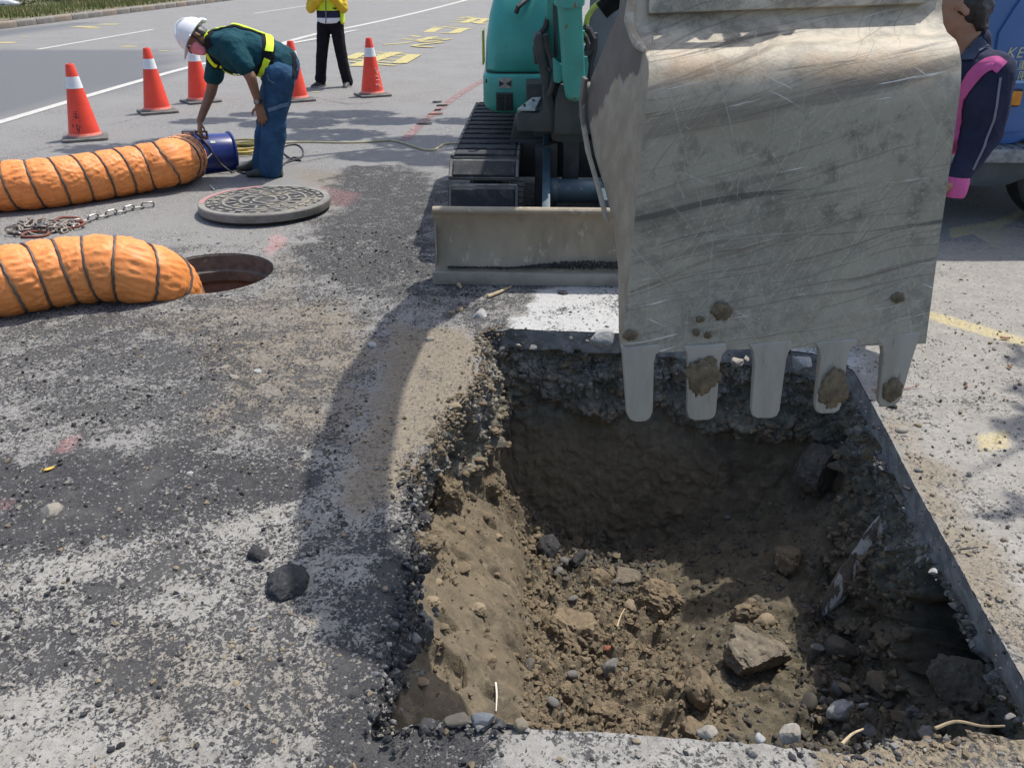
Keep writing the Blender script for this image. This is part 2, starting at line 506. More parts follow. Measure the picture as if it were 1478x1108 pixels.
def road_material():
    t = NT('road_surface')
    dark, conc, tan, patch = (t.attr(k) for k in ('dark', 'conc', 'tan', 'patch'))
    n_big = t.noise(1.3, 5, .55)
    n_mid = t.noise(14, 5, .6)
    n_fine = t.noise(62, 6, .72)
    n_grit = t.noise(210, 4, .7)
    vor = t.voro(150, out='Color')
    sep = t.n('ShaderNodeSeparateColor'); t.set(sep.inputs[0], vor)
    stone = sep.outputs[0]
    # worn grey asphalt with its aggregate
    asp = t.mix(t.ramp(stone, .15, .95), (.105, .103, .100), (.275, .268, .255))
    asp = t.mix(t.ramp(n_big, .35, .7), asp, t.mix(t.ramp(n_grit, .35, .65), (.15, .148, .145), (.25, .245, .235)))
    fresh = t.mix(t.ramp(n_grit, .35, .7), (.098, .102, .108), (.142, .146, .152))
    asp = t.mix(patch, asp, fresh)
    # scraped pale concrete
    pale = t.mix(t.ramp(n_mid, .30, .68), (.235, .222, .198), (.350, .340, .315))
    pale = t.mix(t.ramp(n_fine, .53, .66), pale, (.165, .155, .138))
    pale = t.mix(t.math('MULTIPLY', t.ramp(n_grit, .34, .26), .8), pale, (.47, .46, .44))
    pale = t.mix(t.ramp(n_grit, .60, .70), pale, (.10, .097, .09))
    pale = t.mix(t.ramp(conc, 1.0, 1.5), pale, t.mix(t.ramp(n_fine, .52, .66), (.40, .40, .39), (.24, .235, .225)))
    base = t.mix(t.math('MINIMUM', conc, 1.0), asp, pale)
    dust = t.mix(t.ramp(n_fine, .35, .65), (.225, .185, .125), (.145, .118, .082))
    dust = t.mix(t.ramp(n_grit, .57, .68), dust, (.32, .285, .23))
    dust = t.mix(t.ramp(stone, .90, .96), dust, (.07, .066, .06))
    tm = t.math('MULTIPLY', tan, t.ramp(t.math('ADD', n_mid, t.math('MULTIPLY', tan, .5)), .42, .75), clamp=True)
    base = t.mix(tm, base, dust)
    # loose black crumbs lying on it
    n_low = t.noise(4.2, 4, .6); n_sp = t.noise(105, 5, .75)
    crumbs = t.mix(t.ramp(n_grit, .38, .72), (.026, .026, .028), (.080, .079, .080))
    crumbs = t.mix(t.math('MULTIPLY', t.ramp(t.math('ADD', t.math('MULTIPLY', n_low, .6), t.math('MULTIPLY', n_mid, .4)), .48, .64), .45), crumbs, (.105, .101, .095))
    crumbs = t.mix(t.ramp(stone, .94, .97), crumbs, (.20, .19, .18))
    ctr = lambda x, k: t.math('MULTIPLY', t.math('SUBTRACT', x, .5), k)
    # every grain is either a black crumb or bare pale ground; crumbs crowd together in patches
    wv = t.n('ShaderNodeTexNoise'); t.set(wv.inputs['Vector'], t.coords()); wv.inputs['Scale'].default_value = 40; wv.inputs['Detail'].default_value = 3
    wm = t.n('ShaderNodeVectorMath', operation='MULTIPLY_ADD'); t.set(wm.inputs[0], wv.outputs['Color']); wm.inputs[1].default_value = (.02, .02, 0); t.set(wm.inputs[2], t.coords())
    def grain(sc_):
        s_ = t.n('ShaderNodeSeparateColor'); t.set(s_.inputs[0], t.voro(sc_, out='Color', vec=wm.outputs[0])); return s_.outputs[1]
    g1, g2 = grain(98), grain(215)
    pr = t.math('ADD', t.math('ADD', ctr(n_mid, 1.5), ctr(n_low, 1.5)), t.math('ADD', ctr(n_fine, 1.0), t.math('MULTIPLY', t.math('SUBTRACT', dark, .5), 1.9)))
    sel = t.math('ADD', pr, t.math('ADD', ctr(g1, .55), ctr(g2, .50)))
    cov = t.ramp(sel, -.15, .20)
    cov = t.math('MULTIPLY', cov, t.ramp(dark, .05, .2))
    base = t.mix(cov, base, crumbs)
    base = t.mix(t.math('MULTIPLY', t.attr('pink'), t.ramp(n_fine, .40, .55)), base, (.50, .23, .23))
    base = t.mix(t.math('MULTIPLY', t.attr('yellow'), t.ramp(n_fine, .36, .56)), base, (.62, .50, .20))
    base = t.mix(t.math('MULTIPLY', t.attr('damp_shade'), t.ramp(n_mid, .2, .5)), base, (.13, .135, .14))
    h = t.math('ADD', t.math('MULTIPLY', stone, .35), t.math('ADD', t.math('MULTIPLY', n_fine, .9), t.math('MULTIPLY', cov, .5)))
    h = t.math('ADD', h, t.math('MULTIPLY', n_grit, .45))
    return t.out(base, .92, 0, t.bump(h, .75, .006), .25)
M_ROAD = road_material()

def relief(X, Y, z):
    h = fbm(X, Y, 0, 2.2, 4, 31) * .006 + np.abs(fbm(X, Y, 0, 30, 3, 33)) * .004
    f1, f2, idv = worley(X, Y, 62, 5)
    lump = np.clip(.5 - f1, 0, 1) * (idv > .45)
    h += lump * .012 * z['dark'] + lump * .010 * z['tan']
    f1, f2, idv = worley(X, Y, 24, 6)
    h += np.clip(.45 - f1, 0, 1) * (idv > .8) * .018 * np.maximum(z['dark'] - .3, z['tan'] * .6)
    return h

xs, ys, F = grid(-3.5, 3.0, 1.0, 5.5, .009)
xs, ys, F, SDR = cut(xs, ys, F, RIMP)
xs, ys, F, SDM = cut(xs, ys, F, MHP)
zn = zones(xs, ys)
zz = relief(xs, ys, zn)
zz *= sstep(.01, .06, SDM)
brk = (1 - sstep(.0, .16, SDR)) * sstep(.25, -.1, xs) * sstep(.9, .5, zn['conc'])   # the broken left edge sags and breaks up
zz -= brk * (.012 + .03 * np.clip(fbm(xs, ys, 0, 9, 3, 41), 0, 1))
fade = np.minimum(np.minimum(sstep(-3.5, -3.35, xs), sstep(3.0, 2.85, xs)), np.minimum(sstep(1.0, 1.06, ys), sstep(5.5, 5.3, ys)))
zz *= fade
V = [np.stack([xs, ys, zz], 1)]; FF = [F]; ZZ = [zn]; off = len(xs)
def more(X, Y, F):
    global off
    z = zones(X, Y)
    V.append(np.stack([X, Y, X * 0], 1)); FF.append(F + off); ZZ.append(z); off += len(X)
x2, y2, f2 = grid(-7, 7, 5.5, 9.5, .04); more(x2, y2, f2)
x3, y3, f3 = grid(-60, 60, -10, 100, .5)
cx, cy = x3[f3].mean(1), y3[f3].mean(1)
keep = ~(((cx > -3.5) & (cx < 3) & (cy > 1) & (cy < 5.5)) | ((cx > -7) & (cx < 7) & (cy > 5.5) & (cy < 9.5)))
more(x3, y3, f3[keep])
big = [(-900, -900, 900, -10), (-900, 100, 900, 900), (-900, -10, -60, 100), (60, -10, 900, 100)]
for (a, b, c, d) in big:
    more(np.array([a, c, c, a], float), np.array([b, b, d, d], float), np.array([[0, 1, 2, 3]]))
road = link_mesh('road', np_mesh('road', np.concatenate(V), np.concatenate(FF), True, {k: np.concatenate([z[k] for z in ZZ]) for k in ZZ[0]}), M_ROAD)
tag(road, 'worn grey asphalt road, milled and crumb-strewn round the open pit', kind='structure')

# ---- pit floor
FCP = [(600, 800, -.25), (620, 705, -.45), (650, 655, -.52), (700, 665, -.58), (690, 740, -.55), (742, 765, -.80), (600, 900, -.20), (580, 1000, -.16), (650, 850, -.36), (660, 950, -.33), (690, 1030, -.42),
       (728, 900, -.60), (735, 1010, -.55), (760, 850, -.86), (768, 960, -.76), (800, 775, -.95), (930, 780, -1.0), (850, 735, -.97), (850, 850, -.86), (900, 900, -.86), (850, 1000, -.78), (940, 920, -.97),
       (980, 960, -.82), (1010, 985, -.68), (1060, 880, -.72), (1000, 800, -.90), (1050, 710, -.80), (1100, 760, -.78), (1190, 700, -.55), (1190, 620, -.36), (1262, 690, -.34), (1250, 850, -.76), (1150, 950, -.72),
       (1250, 1000, -.70), (1200, 1050, -.74), (1345, 925, -1.12), (1400, 1015, -.32), (1360, 830, -.70), (1445, 1000, -.22), (1100, 1050, -.70), (950, 1050, -.76), (560, 900, -.15), (555, 1040, -.15)]
_fp = np.array([tuple(G(a, b, c)) for a, b, c in FCP] + [(-.35, 1.40, -.15), (.1, 1.40, -.5), (.6, 1.4, -.8), (1.2, 1.4, -.8), (1.5, 1.6, -.5), (.3, 4.2, -1.1), (1.3, 4.0, -.9), (-.5, 3.6, -.8)])
_d = np.hypot(_fp[:, None, 0] - _fp[None, :, 0], _fp[:, None, 1] - _fp[None, :, 1])
_w = np.linalg.solve(np.block([[_d + np.eye(len(_fp)) * -.015, np.ones((len(_fp), 1))], [np.ones((1, len(_fp))), np.zeros((1, 1))]]), np.r_[_fp[:, 2], 0])
def floor_base(X, Y):
    sh = X.shape; X = X.ravel(); Y = Y.ravel(); r = np.full(X.shape, _w[-1])
    for k in range(len(_fp)):
        r += _w[k] * np.hypot(X - _fp[k, 0], Y - _fp[k, 1])
    return r.reshape(sh)
MOUND = [G(590, 760, -.25), G(640, 650, -.5), G(690, 655, -.58), G(757, 765, -.78), G(757, 1045, -.55), G(690, 1060, -.4), G(540, 1060, -.13), G(570, 880, -.18)]
SLOPE = [G(940, 790, -.95), G(985, 650, -.75), G(1180, 590, -.4), G(1262, 690, -.34), G(1235, 800, -.6), G(1150, 880, -.72), G(1160, 1000, -.72), G(1110, 1060, -.7), G(1030, 1050, -.7), G(960, 880, -.9)]
def floor_z(X, Y):
    b = floor_base(X, Y)
    md = 1 - sstep(-.06, .05, poly_sd(X, Y, MOUND))                 # 1 on the smooth bank at the left
    sl_ = (1 - sstep(-.05, .07, poly_sd(X, Y, SLOPE) + .05 * fbm(X, Y, 0, 6, 2, 97))) * .72
    md0 = md; md = np.maximum(md, sl_)
    z = b + fbm(X, Y, 0, 3.0, 3, 51) * .035 * (1 - .5 * md) - .07 * (1 - md0) + .02 * md0
    f1, f2, idv = worley(X + fbm(X, Y, 0, 8, 2, 58) * .03, Y + fbm(X, Y, 1, 8, 2, 59) * .03, 8.5, 52)
    z += np.sqrt(np.clip(.62 - f1, 0, 1)) * (idv > .35) * .098 * idv * (1 - md * .93)
    f1, f2, idv = worley(X, Y, 21, 53)
    z += np.sqrt(np.clip(.58 - f1, 0, 1)) * (idv > .3) * .030 * idv * (1 - md)
    f1, f2, idv = worley(X, Y, 48, 54)
    z += np.clip(.5 - f1, 0, 1) * (idv > .4) * .018 * (1 - md)
    z += fbm(X, Y, 0, 16, 4, 55) * .018 * (1 - .6 * md)
    c1 = worley(X + fbm(X, Y, 0, 12, 2, 90) * .02, Y, 15, 91); c2 = worley(X, Y, 36, 92)
    z += ((c1[2] - .5) * .052 + (c2[2] - .5) * .026) * (1 - .92 * md)
    pk = fbm(X, Y, 0, 9.5, 2, 57)
    z += md * ((fbm(X, Y, 0, 28, 4, 93, .6) * .022 + np.abs(fbm(X, Y, 0, 14, 3, 96)) * .03) + fbm(X + Y * .3, Y * .5, 0, 6, 3, 94) * .03 - (1 - sstep(0, .09, np.abs(fbm(X, Y, 0, 5.5, 3, 95)))) * .012)
    z -= md0 * sstep(.30, .50, pk) * .055                             # pocks in the bank
    return z, md
RB = (RX.min() - .12, RX.max() + .12, RY.min() - .12, RY.max() + .12)
fx, fy, ff = grid(RB[0], RB[1], RB[2], RB[3], .0095)
fsd = poly_sd(fx, fy, [RIMP[i] for i in range(0, len(RIMP), 4)])
fz, fmd = floor_z(fx, fy)
fz = np.where(fsd > -.005, np.minimum(fz, -.16 - np.clip(fsd, 0, 1) * .8), fz)
fz = np.minimum(fz, -.055 - .0 * fz)
def _damp_shade(X, Y, Z):  # darker soil mask: part moist ground, part shade put into the colour
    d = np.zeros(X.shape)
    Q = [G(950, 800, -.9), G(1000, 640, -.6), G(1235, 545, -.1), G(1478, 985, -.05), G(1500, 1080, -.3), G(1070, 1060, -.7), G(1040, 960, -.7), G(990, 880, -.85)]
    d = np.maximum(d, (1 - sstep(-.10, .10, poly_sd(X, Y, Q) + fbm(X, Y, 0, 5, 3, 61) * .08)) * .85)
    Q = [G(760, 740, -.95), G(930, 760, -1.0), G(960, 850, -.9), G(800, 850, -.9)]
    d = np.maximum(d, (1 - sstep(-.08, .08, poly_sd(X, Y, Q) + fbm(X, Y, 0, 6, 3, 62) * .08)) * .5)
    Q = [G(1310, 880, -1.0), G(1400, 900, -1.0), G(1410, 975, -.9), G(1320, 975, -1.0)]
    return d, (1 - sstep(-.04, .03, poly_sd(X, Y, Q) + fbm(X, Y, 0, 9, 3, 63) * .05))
fdamp_shade, fwet = _damp_shade(fx, fy, fz)
kp = ~(fsd[ff] > .11).all(1)
fnx = int(round((RB[1] - RB[0]) / .0095)) + 1
FZ = fz.reshape(-1, fnx)
def pit_z(x, y):
    i = min(max(int((y - RB[2]) / (RB[3] - RB[2]) * (FZ.shape[0] - 1)), 0), FZ.shape[0] - 1)
    j = min(max(int((x - RB[0]) / (RB[1] - RB[0]) * (fnx - 1)), 0), fnx - 1)
    return FZ[i, j]
def pit_hit(px, py):
    """where the line of sight through a photo pixel meets the pit floor"""
    d = Vector(ray(px, py)); t = .8
    while t < 8:
        p = Vector((0, 0, CAMH)) + d * t
        if p.z < pit_z(p.x, p.y): return p
        t += .006
    return G(px, py)

def soil_material():
    t = NT('excavated_soil')
    geo = t.n('ShaderNodeSeparateXYZ'); t.set(geo.inputs[0], t.coords()); zc = geo.outputs[2]
    n1 = t.noise(2.6, 5, .6); n2 = t.noise(17, 6, .62); n3 = t.noise(85, 5, .7); n4 = t.noise(240, 3, .7)
    dry = t.mix(t.ramp(n1, .35, .68), (.148, .121, .082), (.104, .087, .063))
    dry = t.mix(t.ramp(n2, .48, .72), dry, (.195, .160, .108))
    dry = t.mix(t.ramp(n3, .58, .72), dry, (.075, .058, .040))
    damp_shade_c = t.mix(t.ramp(n2, .35, .65), (.074, .063, .043), (.128, .110, .076))
    damp_shade_c = t.mix(t.ramp(n3, .60, .70), damp_shade_c, (.19, .175, .15))
    c = t.mix(t.attr('damp_shade'), dry, damp_shade_c)  # moist soil tone that also carries the pit's painted shade
    # layers: black base course and grey gravel above, brown clay below
    zl = t.math('ADD', zc, t.math('MULTIPLY', t.math('SUBTRACT', n1, .5), .16))
    grav = t.mix(t.ramp(n3, .42, .60), (.085, .080, .070), (.27, .25, .21))
    grav = t.mix(t.ramp(t.noise(9, 4, .6), .48, .62), grav, (.20, .160, .105))
    lay1 = t.ramp(zl, -.30, -.20)
    w = t.attr('wall')
    c = t.mix(t.math('MULTIPLY', lay1, w), c, grav)
    band = t.math('MULTIPLY', t.ramp(zl, -.52, -.40), t.math('SUBTRACT', 1.0, t.ramp(zl, -.30, -.20)))
    c = t.mix(t.math('MULTIPLY', t.math('MULTIPLY', band, w), .75), c, t.mix(t.ramp(n2, .4, .65), (.115, .116, .096), (.21, .195, .15)))
    top = t.math('MULTIPLY', t.math('MULTIPLY', t.ramp(zl, -.15, -.075), w), t.attr('tar'))
    c = t.mix(top, c, t.mix(t.ramp(n3, .5, .66), (.028, .028, .030), (.15, .145, .135)))
    slab = t.mix(t.ramp(n2, .42, .62), (.15, .152, .155), (.24, .24, .238))
    slab = t.mix(t.ramp(t.voro(34, out='Distance'), .10, .24), (.38, .375, .36), slab)
    slab = t.mix(t.ramp(n3, .6, .7), slab, (.08, .08, .08))
    c = t.mix(t.attr('slab'), c, slab)
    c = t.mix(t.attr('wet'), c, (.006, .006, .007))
    speck = t.ramp(n4, .66, .72)
    c = t.mix(t.math('MULTIPLY', speck, .6), c, (.26, .225, .17))
    rough = t.math('SUBTRACT', .95, t.math('MULTIPLY', t.attr('wet'), .80))
    h = t.math('ADD', t.math('MULTIPLY', n2, 1.2), t.math('ADD', t.math('MULTIPLY', n3, .55), t.math('MULTIPLY', n4, .25)))
    h = t.math('MULTIPLY', h, t.math('SUBTRACT', 1.0, t.math('MULTIPLY', t.attr('slab'), .75)))
    return t.out(c, rough, 0, t.bump(h, .9, .012), .2)
M_SOIL = soil_material()
z0 = np.zeros(len(fx))
pit_floor = link_mesh('pit_floor', np_mesh('pit_floor', np.stack([fx, fy, fz], 1), ff[kp], True, dict(damp_shade=fdamp_shade, wet=fwet, wall=z0, slab=z0, tar=z0)), M_SOIL)
tag(pit_floor, 'uneven brown soil floor and sloping bank of the dug pit', kind='structure')

# ---- pit walls
NR = 150
zd = np.r_[np.linspace(-.002, -.13, 22), np.linspace(-.145, -1.25, NR - 22)]
Nn = len(RX)
WX = np.repeat(RX[None], NR, 0); WY = np.repeat(RY[None], NR, 0); WZ = np.repeat(zd[:, None], Nn, 1)
SL = np.repeat(RIM[None, :, 3], NR, 0) * sstep(-.118, -.104, WZ + fbm(WX, WY, 0, 7, 2, 70) * .02)
dep = -WZ
ofs = RIM[None, :, 2] * np.clip(dep - .10, 0, 9) - RIM[None, :, 4] * np.exp(-((dep - .30) / .16) ** 2) - RIM[None, :, 3] * .035 * sstep(.10, .14, dep)
n_a = fbm(WX, WY, WZ * 1.6, 4.5, 4, 71); n_b = fbm(WX, WY, WZ * 1.3, 17, 4, 72); n_c = np.abs(fbm(WX, WY, WZ, 38, 3, 73))
rgh = (1 - SL * .985) * sstep(.0, .05, dep)
f1, f2, idv = worley(np.repeat(RS[None], NR, 0) + n_a * .06, WZ * 1.25 + n_b * .03, 11, 74)
blk = np.sqrt(np.clip(.62 - f1, 0, 1)) * (idv > .45)
_cs = np.repeat(RS[None], NR, 0)
w1 = worley(_cs + n_b * .03, WZ * 1.3 + n_a * .05, 13, 77); w2 = worley(_cs + n_a * .02, WZ * 1.5 + n_b * .02, 34, 78); w3 = worley(_cs, WZ * 1.4, 75, 79)
crk = (1 - sstep(.0, .10, w1[1] - w1[0])) * (fbm(_cs, WZ, 2, 3, 2, 80) > -.1)
low_ = sstep(-.38, -.47, WZ + n_a * .10) * sstep(2.9, 3.2, WY)          # smooth clay under the gravel of the far wall
rgh = rgh * (1 - .84 * low_); ofs = ofs - .045 * low_ + low_ * (.016 * fbm(_cs, WZ * .18, 0, 16, 4, 88) + .012 * fbm(WX, WY, WZ, 34, 4, 89, .65) + .02 * fbm(_cs, WZ, 0, 5, 2, 87))
ofs = ofs + rgh * (n_a * .075 + n_b * .030 - n_c * .016 + blk * .035 + (w1[2] - .5) * .050 + (w2[2] - .5) * .026 + np.clip(.5 - w3[0], 0, 1) * (w3[2] > .5) * .018 - crk * .018)
# the dark washed-out cavity low in the right wall
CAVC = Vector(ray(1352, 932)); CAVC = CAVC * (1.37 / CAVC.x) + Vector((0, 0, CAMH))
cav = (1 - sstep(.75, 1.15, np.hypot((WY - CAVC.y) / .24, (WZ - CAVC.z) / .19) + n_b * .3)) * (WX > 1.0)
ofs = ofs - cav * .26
ofs = ofs + .004 * SL * fbm(WX, WY, WZ, 9, 3, 75)
WX = WX + RNX[None] * ofs; WY = WY + RNY[None] * ofs
WZ2 = WZ + rgh * fbm(WX, WY, WZ, 13, 3, 76) * .03 * sstep(.02, .1, dep)
i = np.arange(NR * Nn).reshape(NR, Nn); j = np.roll(i, -1, 1)
wf = np.stack([i[:-1], j[:-1], j[1:], i[1:]], -1).reshape(-1, 4)
wdamp_shade, wwet = _damp_shade(WX.ravel(), WY.ravel(), WZ.ravel())
wdamp_shade = np.maximum(wdamp_shade * (1 - .9 * low_.ravel()), .05 * sstep(2.7, 3.1, WY.ravel()))
pit_wall = link_mesh('pit_wall', np_mesh('pit_wall', np.stack([WX, WY, WZ2], -1).reshape(-1, 3), wf, True,
                     dict(damp_shade=wdamp_shade, wet=cav.ravel() * .96, wall=np.ones(NR * Nn), slab=(SL * (1 - cav)).ravel(), tar=np.clip(1 - .9 * ((WX < .05) & (WY > 2.45) & (WY < 3.72)), 0, 1).ravel())), M_SOIL)
tag(pit_wall, 'layered soil wall of the pit under a sawn concrete slab edge', kind='structure')

PW = np.stack([WX, WY, WZ2], -1).reshape(-1, 3); PWOK = np.where((rgh.ravel() > .55 + .0 * low_.ravel()) & (low_.ravel() < .55) & (WZ.ravel() < -.05) & (WZ.ravel() > -1.05) & (cav.ravel() < .1))[0]
# ================================================================== excavator
M_TEAL = simple('teal_paint', (.045, .33, .28), (.035, .265, .225), 3.0, .4, .62, .42, 0, .12, 30, .003, (.10, .14, .11), 26, .64, .72)
M_TEAL_OLD = simple('worn_teal_paint', (.050, .29, .245), (.04, .225, .19), 5, .4, .62, .5, 0, .2, 40, .003, (.16, .075, .03), 17, .62, .69)
M_DARKSTEEL = simple('greasy_dark_steel', (.022, .024, .025), (.045, .046, .044), 7, .42, .62, .55, 0, .3, 60, .004, (.10, .085, .065), 20, .62, .74)
M_FRAME = simple('dark_green_frame', (.020, .032, .030), (.045, .050, .045), 6, .4, .65, .6, 0, .3, 50, .004)
M_SHOE = simple('dusty_track_steel', (.15, .142, .128), (.085, .082, .078), 9, .42, .66, .7, 0, .4, 70, .004, (.24, .22, .19), 22, .60, .72)
M_PAD = simple('black_rubber_pad', (.022, .023, .026), (.055, .055, .056), 14, .45, .68, .85, 0, .5, 90, .004, (.16, .155, .145), 40, .63, .72)
M_LINKSTEEL = simple('worn_bright_steel', (.26, .245, .22), (.13, .12, .105), 16, .4, .62, .5, .3, .3, 80, .003)
M_BLADE = simple('muddy_blade_steel', (.305, .255, .185), (.215, .180, .130), 5, .38, .66, .8, 0, .35, 70, .004, (.37, .325, .255), 21, .58, .68, stretch=(1, 1, .5))
M_BLADE_EDGE = simple('worn_cutting_edge', (.27, .245, .205), (.20, .18, .15), 8, .4, .66, .6, 0, .3, 80, .003, (.33, .30, .26), 30, .6, .7)
M_RUBBER = simple('black_rubber', (.018, .018, .019), (.032, .032, .032), 20, .4, .6, .6)
M_BLUE_STEEL = simple('blue_cylinder_paint', (.050, .088, .110), (.032, .056, .072), 5, .4, .62, .5, 0, .2, 40, .003, (.16, .15, .13), 24, .60, .7)
M_YGREEN = simple('yellow_green_rail', (.52, .62, .10), (.42, .50, .10), 10, .4, .6, .5)
def glass(name, col=(.55, .6, .62)):
    t = NT(name); t.b.inputs['Transmission Weight'].default_value = .85
    return t.out(col, .05, 0)
M_GLASS = glass('tinted_glass', (.45, .52, .55))

def bucket_material(name, side=False):
    t = NT(name)
    v = t.coords()
    n1 = t.noise(3.0, 5, .6); n2 = t.noise(13, 6, .65); n3 = t.noise(90, 5, .7)
    c = t.mix(t.ramp(n1, .36, .66), (.172, .162, .130), (.265, .243, .185))
    c = t.mix(t.ramp(n2, .48, .68), c, (.125, .112, .086))
    c = t.mix(t.ramp(n3, .52, .70), c, (.32, .295, .235))
    sp = t.n('ShaderNodeSeparateXYZ'); t.set(sp.inputs[0], v)
    if not side:
        c = t.mix(t.math('MULTIPLY', t.ramp(t.noise(2.1, 6, .7), .47, .66), .55), c, (.205, .160, .105))
        low = t.math('MULTIPLY', t.math('SUBTRACT', 1.0, t.ramp(sp.outputs[2], .78, 1.12)), t.ramp(t.noise(26, 6, .75), .42, .60))
        c = t.mix(t.math('MULTIPLY', low, .75), c, (.30, .285, .235))
        crown = t.math('MULTIPLY', t.ramp(sp.outputs[2], 1.28, 1.37), t.ramp(n2, .34, .62))
        c = t.mix(crown, c, (.43, .375, .285))
        rust = t.math('MULTIPLY', t.ramp(sp.outputs[2], 1.335, 1.375), t.math('MULTIPLY', t.ramp(n1, .53, .66), t.math('SUBTRACT', 1.0, t.ramp(sp.outputs[2], 1.41, 1.44))))
        c = t.mix(t.math('MULTIPLY', rust, .5), c, (.40, .25, .13))
        def warped(sc_, amt):
            nz = t.n('ShaderNodeTexNoise'); t.set(nz.inputs['Vector'], v); nz.inputs['Scale'].default_value = sc_
            wm = t.n('ShaderNodeVectorMath', operation='MULTIPLY_ADD'); t.set(wm.inputs[0], nz.outputs['Color']); wm.inputs[1].default_value = (amt, amt, amt); t.set(wm.inputs[2], v)
            return wm.outputs[0]
        wa, wb = warped(1.1, .14), warped(3.0, .05)
        def scratch(w, ang, sx, sz, lo, hi, seed):
            mp = t.n('ShaderNodeMapping'); t.set(mp.inputs['Vector'], w)
            mp.inputs['Rotation'].default_value = (0, R(ang), 0); mp.inputs['Location'].default_value = (seed, 0, seed * 1.7)
            mp2 = t.n('ShaderNodeMapping'); t.set(mp2.inputs['Vector'], mp.outputs[0]); mp2.inputs['Scale'].default_value = (sx, .2, sz)
            return t.ramp(t.noise(1.0, 4, .6, mp2.outputs[0]), lo, hi)
        for w, ang, sx, sz, lo, hi, seed, colr, amt in ((wa, 14, .9, 11, .56, .70, 3.1, (.105, .092, .072), .55), (wa, 20, 1.3, 26, .61, .69, 8.3, (.115, .075, .048), .6), (wa, 11, 1.2, 40, .62, .68, 5.7, (.060, .054, .047), .75), (wa, 15, 1.0, 20, .62, .72, 15.7, (.085, .070, .055), .5),
                                                    (wb, -50, 2, 170, .63, .68, 1.2, (.36, .335, .27), .45), (wb, 62, 2, 180, .63, .68, 2.9, (.37, .345, .28), .45), (wb, 88, 2, 130, .63, .68, 6.4, (.34, .32, .26), .45), (wb, 40, 2.5, 220, .63, .67, 7.7, (.36, .335, .26), .45), (wb, -72, 2.2, 210, .63, .67, 11.7, (.36, .335, .27), .45), (wb, 5, 2, 150, .65, .69, 13.7, (.36, .34, .29), .4),
                                                    (wb, 18, 1.6, 190, .60, .66, 21.7, (.08, .070, .057), .38), (wb, 10, 1.4, 150, .61, .66, 27.1, (.095, .070, .050), .38), (wb, 55, 2, 200, .62, .67, 31.3, (.09, .080, .066), .4), (wb, 12, 3, 90, .68, .71, 9.9, (.60, .59, .55), .8), (wb, -26, 4, 110, .69, .715, 4.4, (.56, .55, .52), .7)):
            c = t.mix(t.math('MULTIPLY', scratch(w, ang, sx, sz, lo, hi, seed), amt), c, colr)
    else:
        mud = t.mix(t.ramp(t.noise(13, 6, .7), .36, .66), (.245, .205, .150), (.33, .285, .215))
        mud = t.mix(t.ramp(n3, .6, .72), mud, (.16, .135, .10))
        bare = t.mix(t.ramp(n2, .4, .65), (.095, .078, .066), (.125, .106, .090))
        line = t.math('ADD', sp.outputs[2], t.math('MULTIPLY', sp.outputs[1], .43))
        line = t.math('ADD', line, t.math('MULTIPLY', t.math('SUBTRACT', t.noise(6, 5, .6), .5), .30))
        c = t.mix(t.ramp(line, 2.262 - .43 * 5.8, 2.285 - .43 * 5.8), mud, bare)
    h = t.math('ADD', t.math('MULTIPLY', n2, .6), n3)
    return t.out(c, .62, 0, t.bump(h, .35, .004), .35)
M_BUCKET = bucket_material('scratched_bucket_steel')
M_BUCKET_SIDE = bucket_material('mud_coated_bucket_side', True)
M_TOOTH = simple('polished_tooth_steel', (.275, .262, .225), (.225, .212, .178), 12, .4, .66, .45, .1, .2, 60, .003, (.15, .138, .112), 40, .60, .72, stretch=(1.6, 1, .35))
M_MUD = simple('caked_brown_mud', (.16, .125, .075), (.095, .074, .046), 25, .4, .65, .95, 0, .9, 120, .008)

EX0 = (.6, 5.8, 0)
exc = empty('excavator', EX0, 'teal crawler excavator with its muddy bucket hanging over the open pit', 'excavator')
YAW = R(-2.0)
def yawed(p):
    dx, dy = p[0] - EX0[0], p[1] - EX0[1]
    return (EX0[0] + dx * math.cos(YAW) - dy * math.sin(YAW), EX0[1] + dx * math.sin(YAW) + dy * math.cos(YAW), p[2])

# ---- tracks
def stadium(s, y0, y1, zc, r):
    """point and tangent along the oval track path; s counted from the middle of the top run"""
    L = y1 - y0; P = 2 * L + 2 * math.pi * r; s %= P
    if s < L: return (y0 + L - s, zc + r, -1, 0)
    s -= L
    if s < math.pi * r:
        a = s / r; return (y0 - r * math.sin(a), zc + r * math.cos(a), -math.cos(a), -math.sin(a))
    s -= math.pi * r
    if s < L: return (y0 + s, zc - r, 1, 0)
    s -= L; a = s / r
    return (y1 + r * math.sin(a), zc - r * math.cos(a), math.cos(a), math.sin(a))
TY0, TY1, TZ, TR = 5.12, 7.05, .285, .245
PERI = 2 * (TY1 - TY0) + 2 * math.pi * TR
NSH = 32
def shoe_mesh(i, xc):
    m = MB()
    s = (i + .35) * PERI / NSH
    y, z, ty, tz = stadium(s, TY0, TY1, TZ, TR)
    t = Vector((0, ty, tz)); n = Vector((0, -tz, ty)) if False else Vector((0, tz, -ty))
    if (Vector((0, y, z)) - Vector((0, min(max(y, TY0), TY1), TZ))).dot(n) < 0: n = -n
    M = Matrix((Vector((1, 0, 0)), t, n)).transposed()
    c = Vector((xc, y, z)); pit = PERI / NSH
    m.box(c + n * .008, (.41, pit * .86, .018), M, 1)
    m.box(c + n * .022 + t * pit * .02, (.36, pit * .66, .026), M, 0)
    for sx in (-1, 1):
        m.box(c + n * .018 + Vector((sx * .194, 0, 0)), (.022, pit * .84, .022), M, 1)
    m.box(c - n * .012, (.16, pit * .5, .034), M, 2)
    m.box(c - t * pit * .46 + n * .001, (.40, pit * .10, .012), M, 2)
    return m
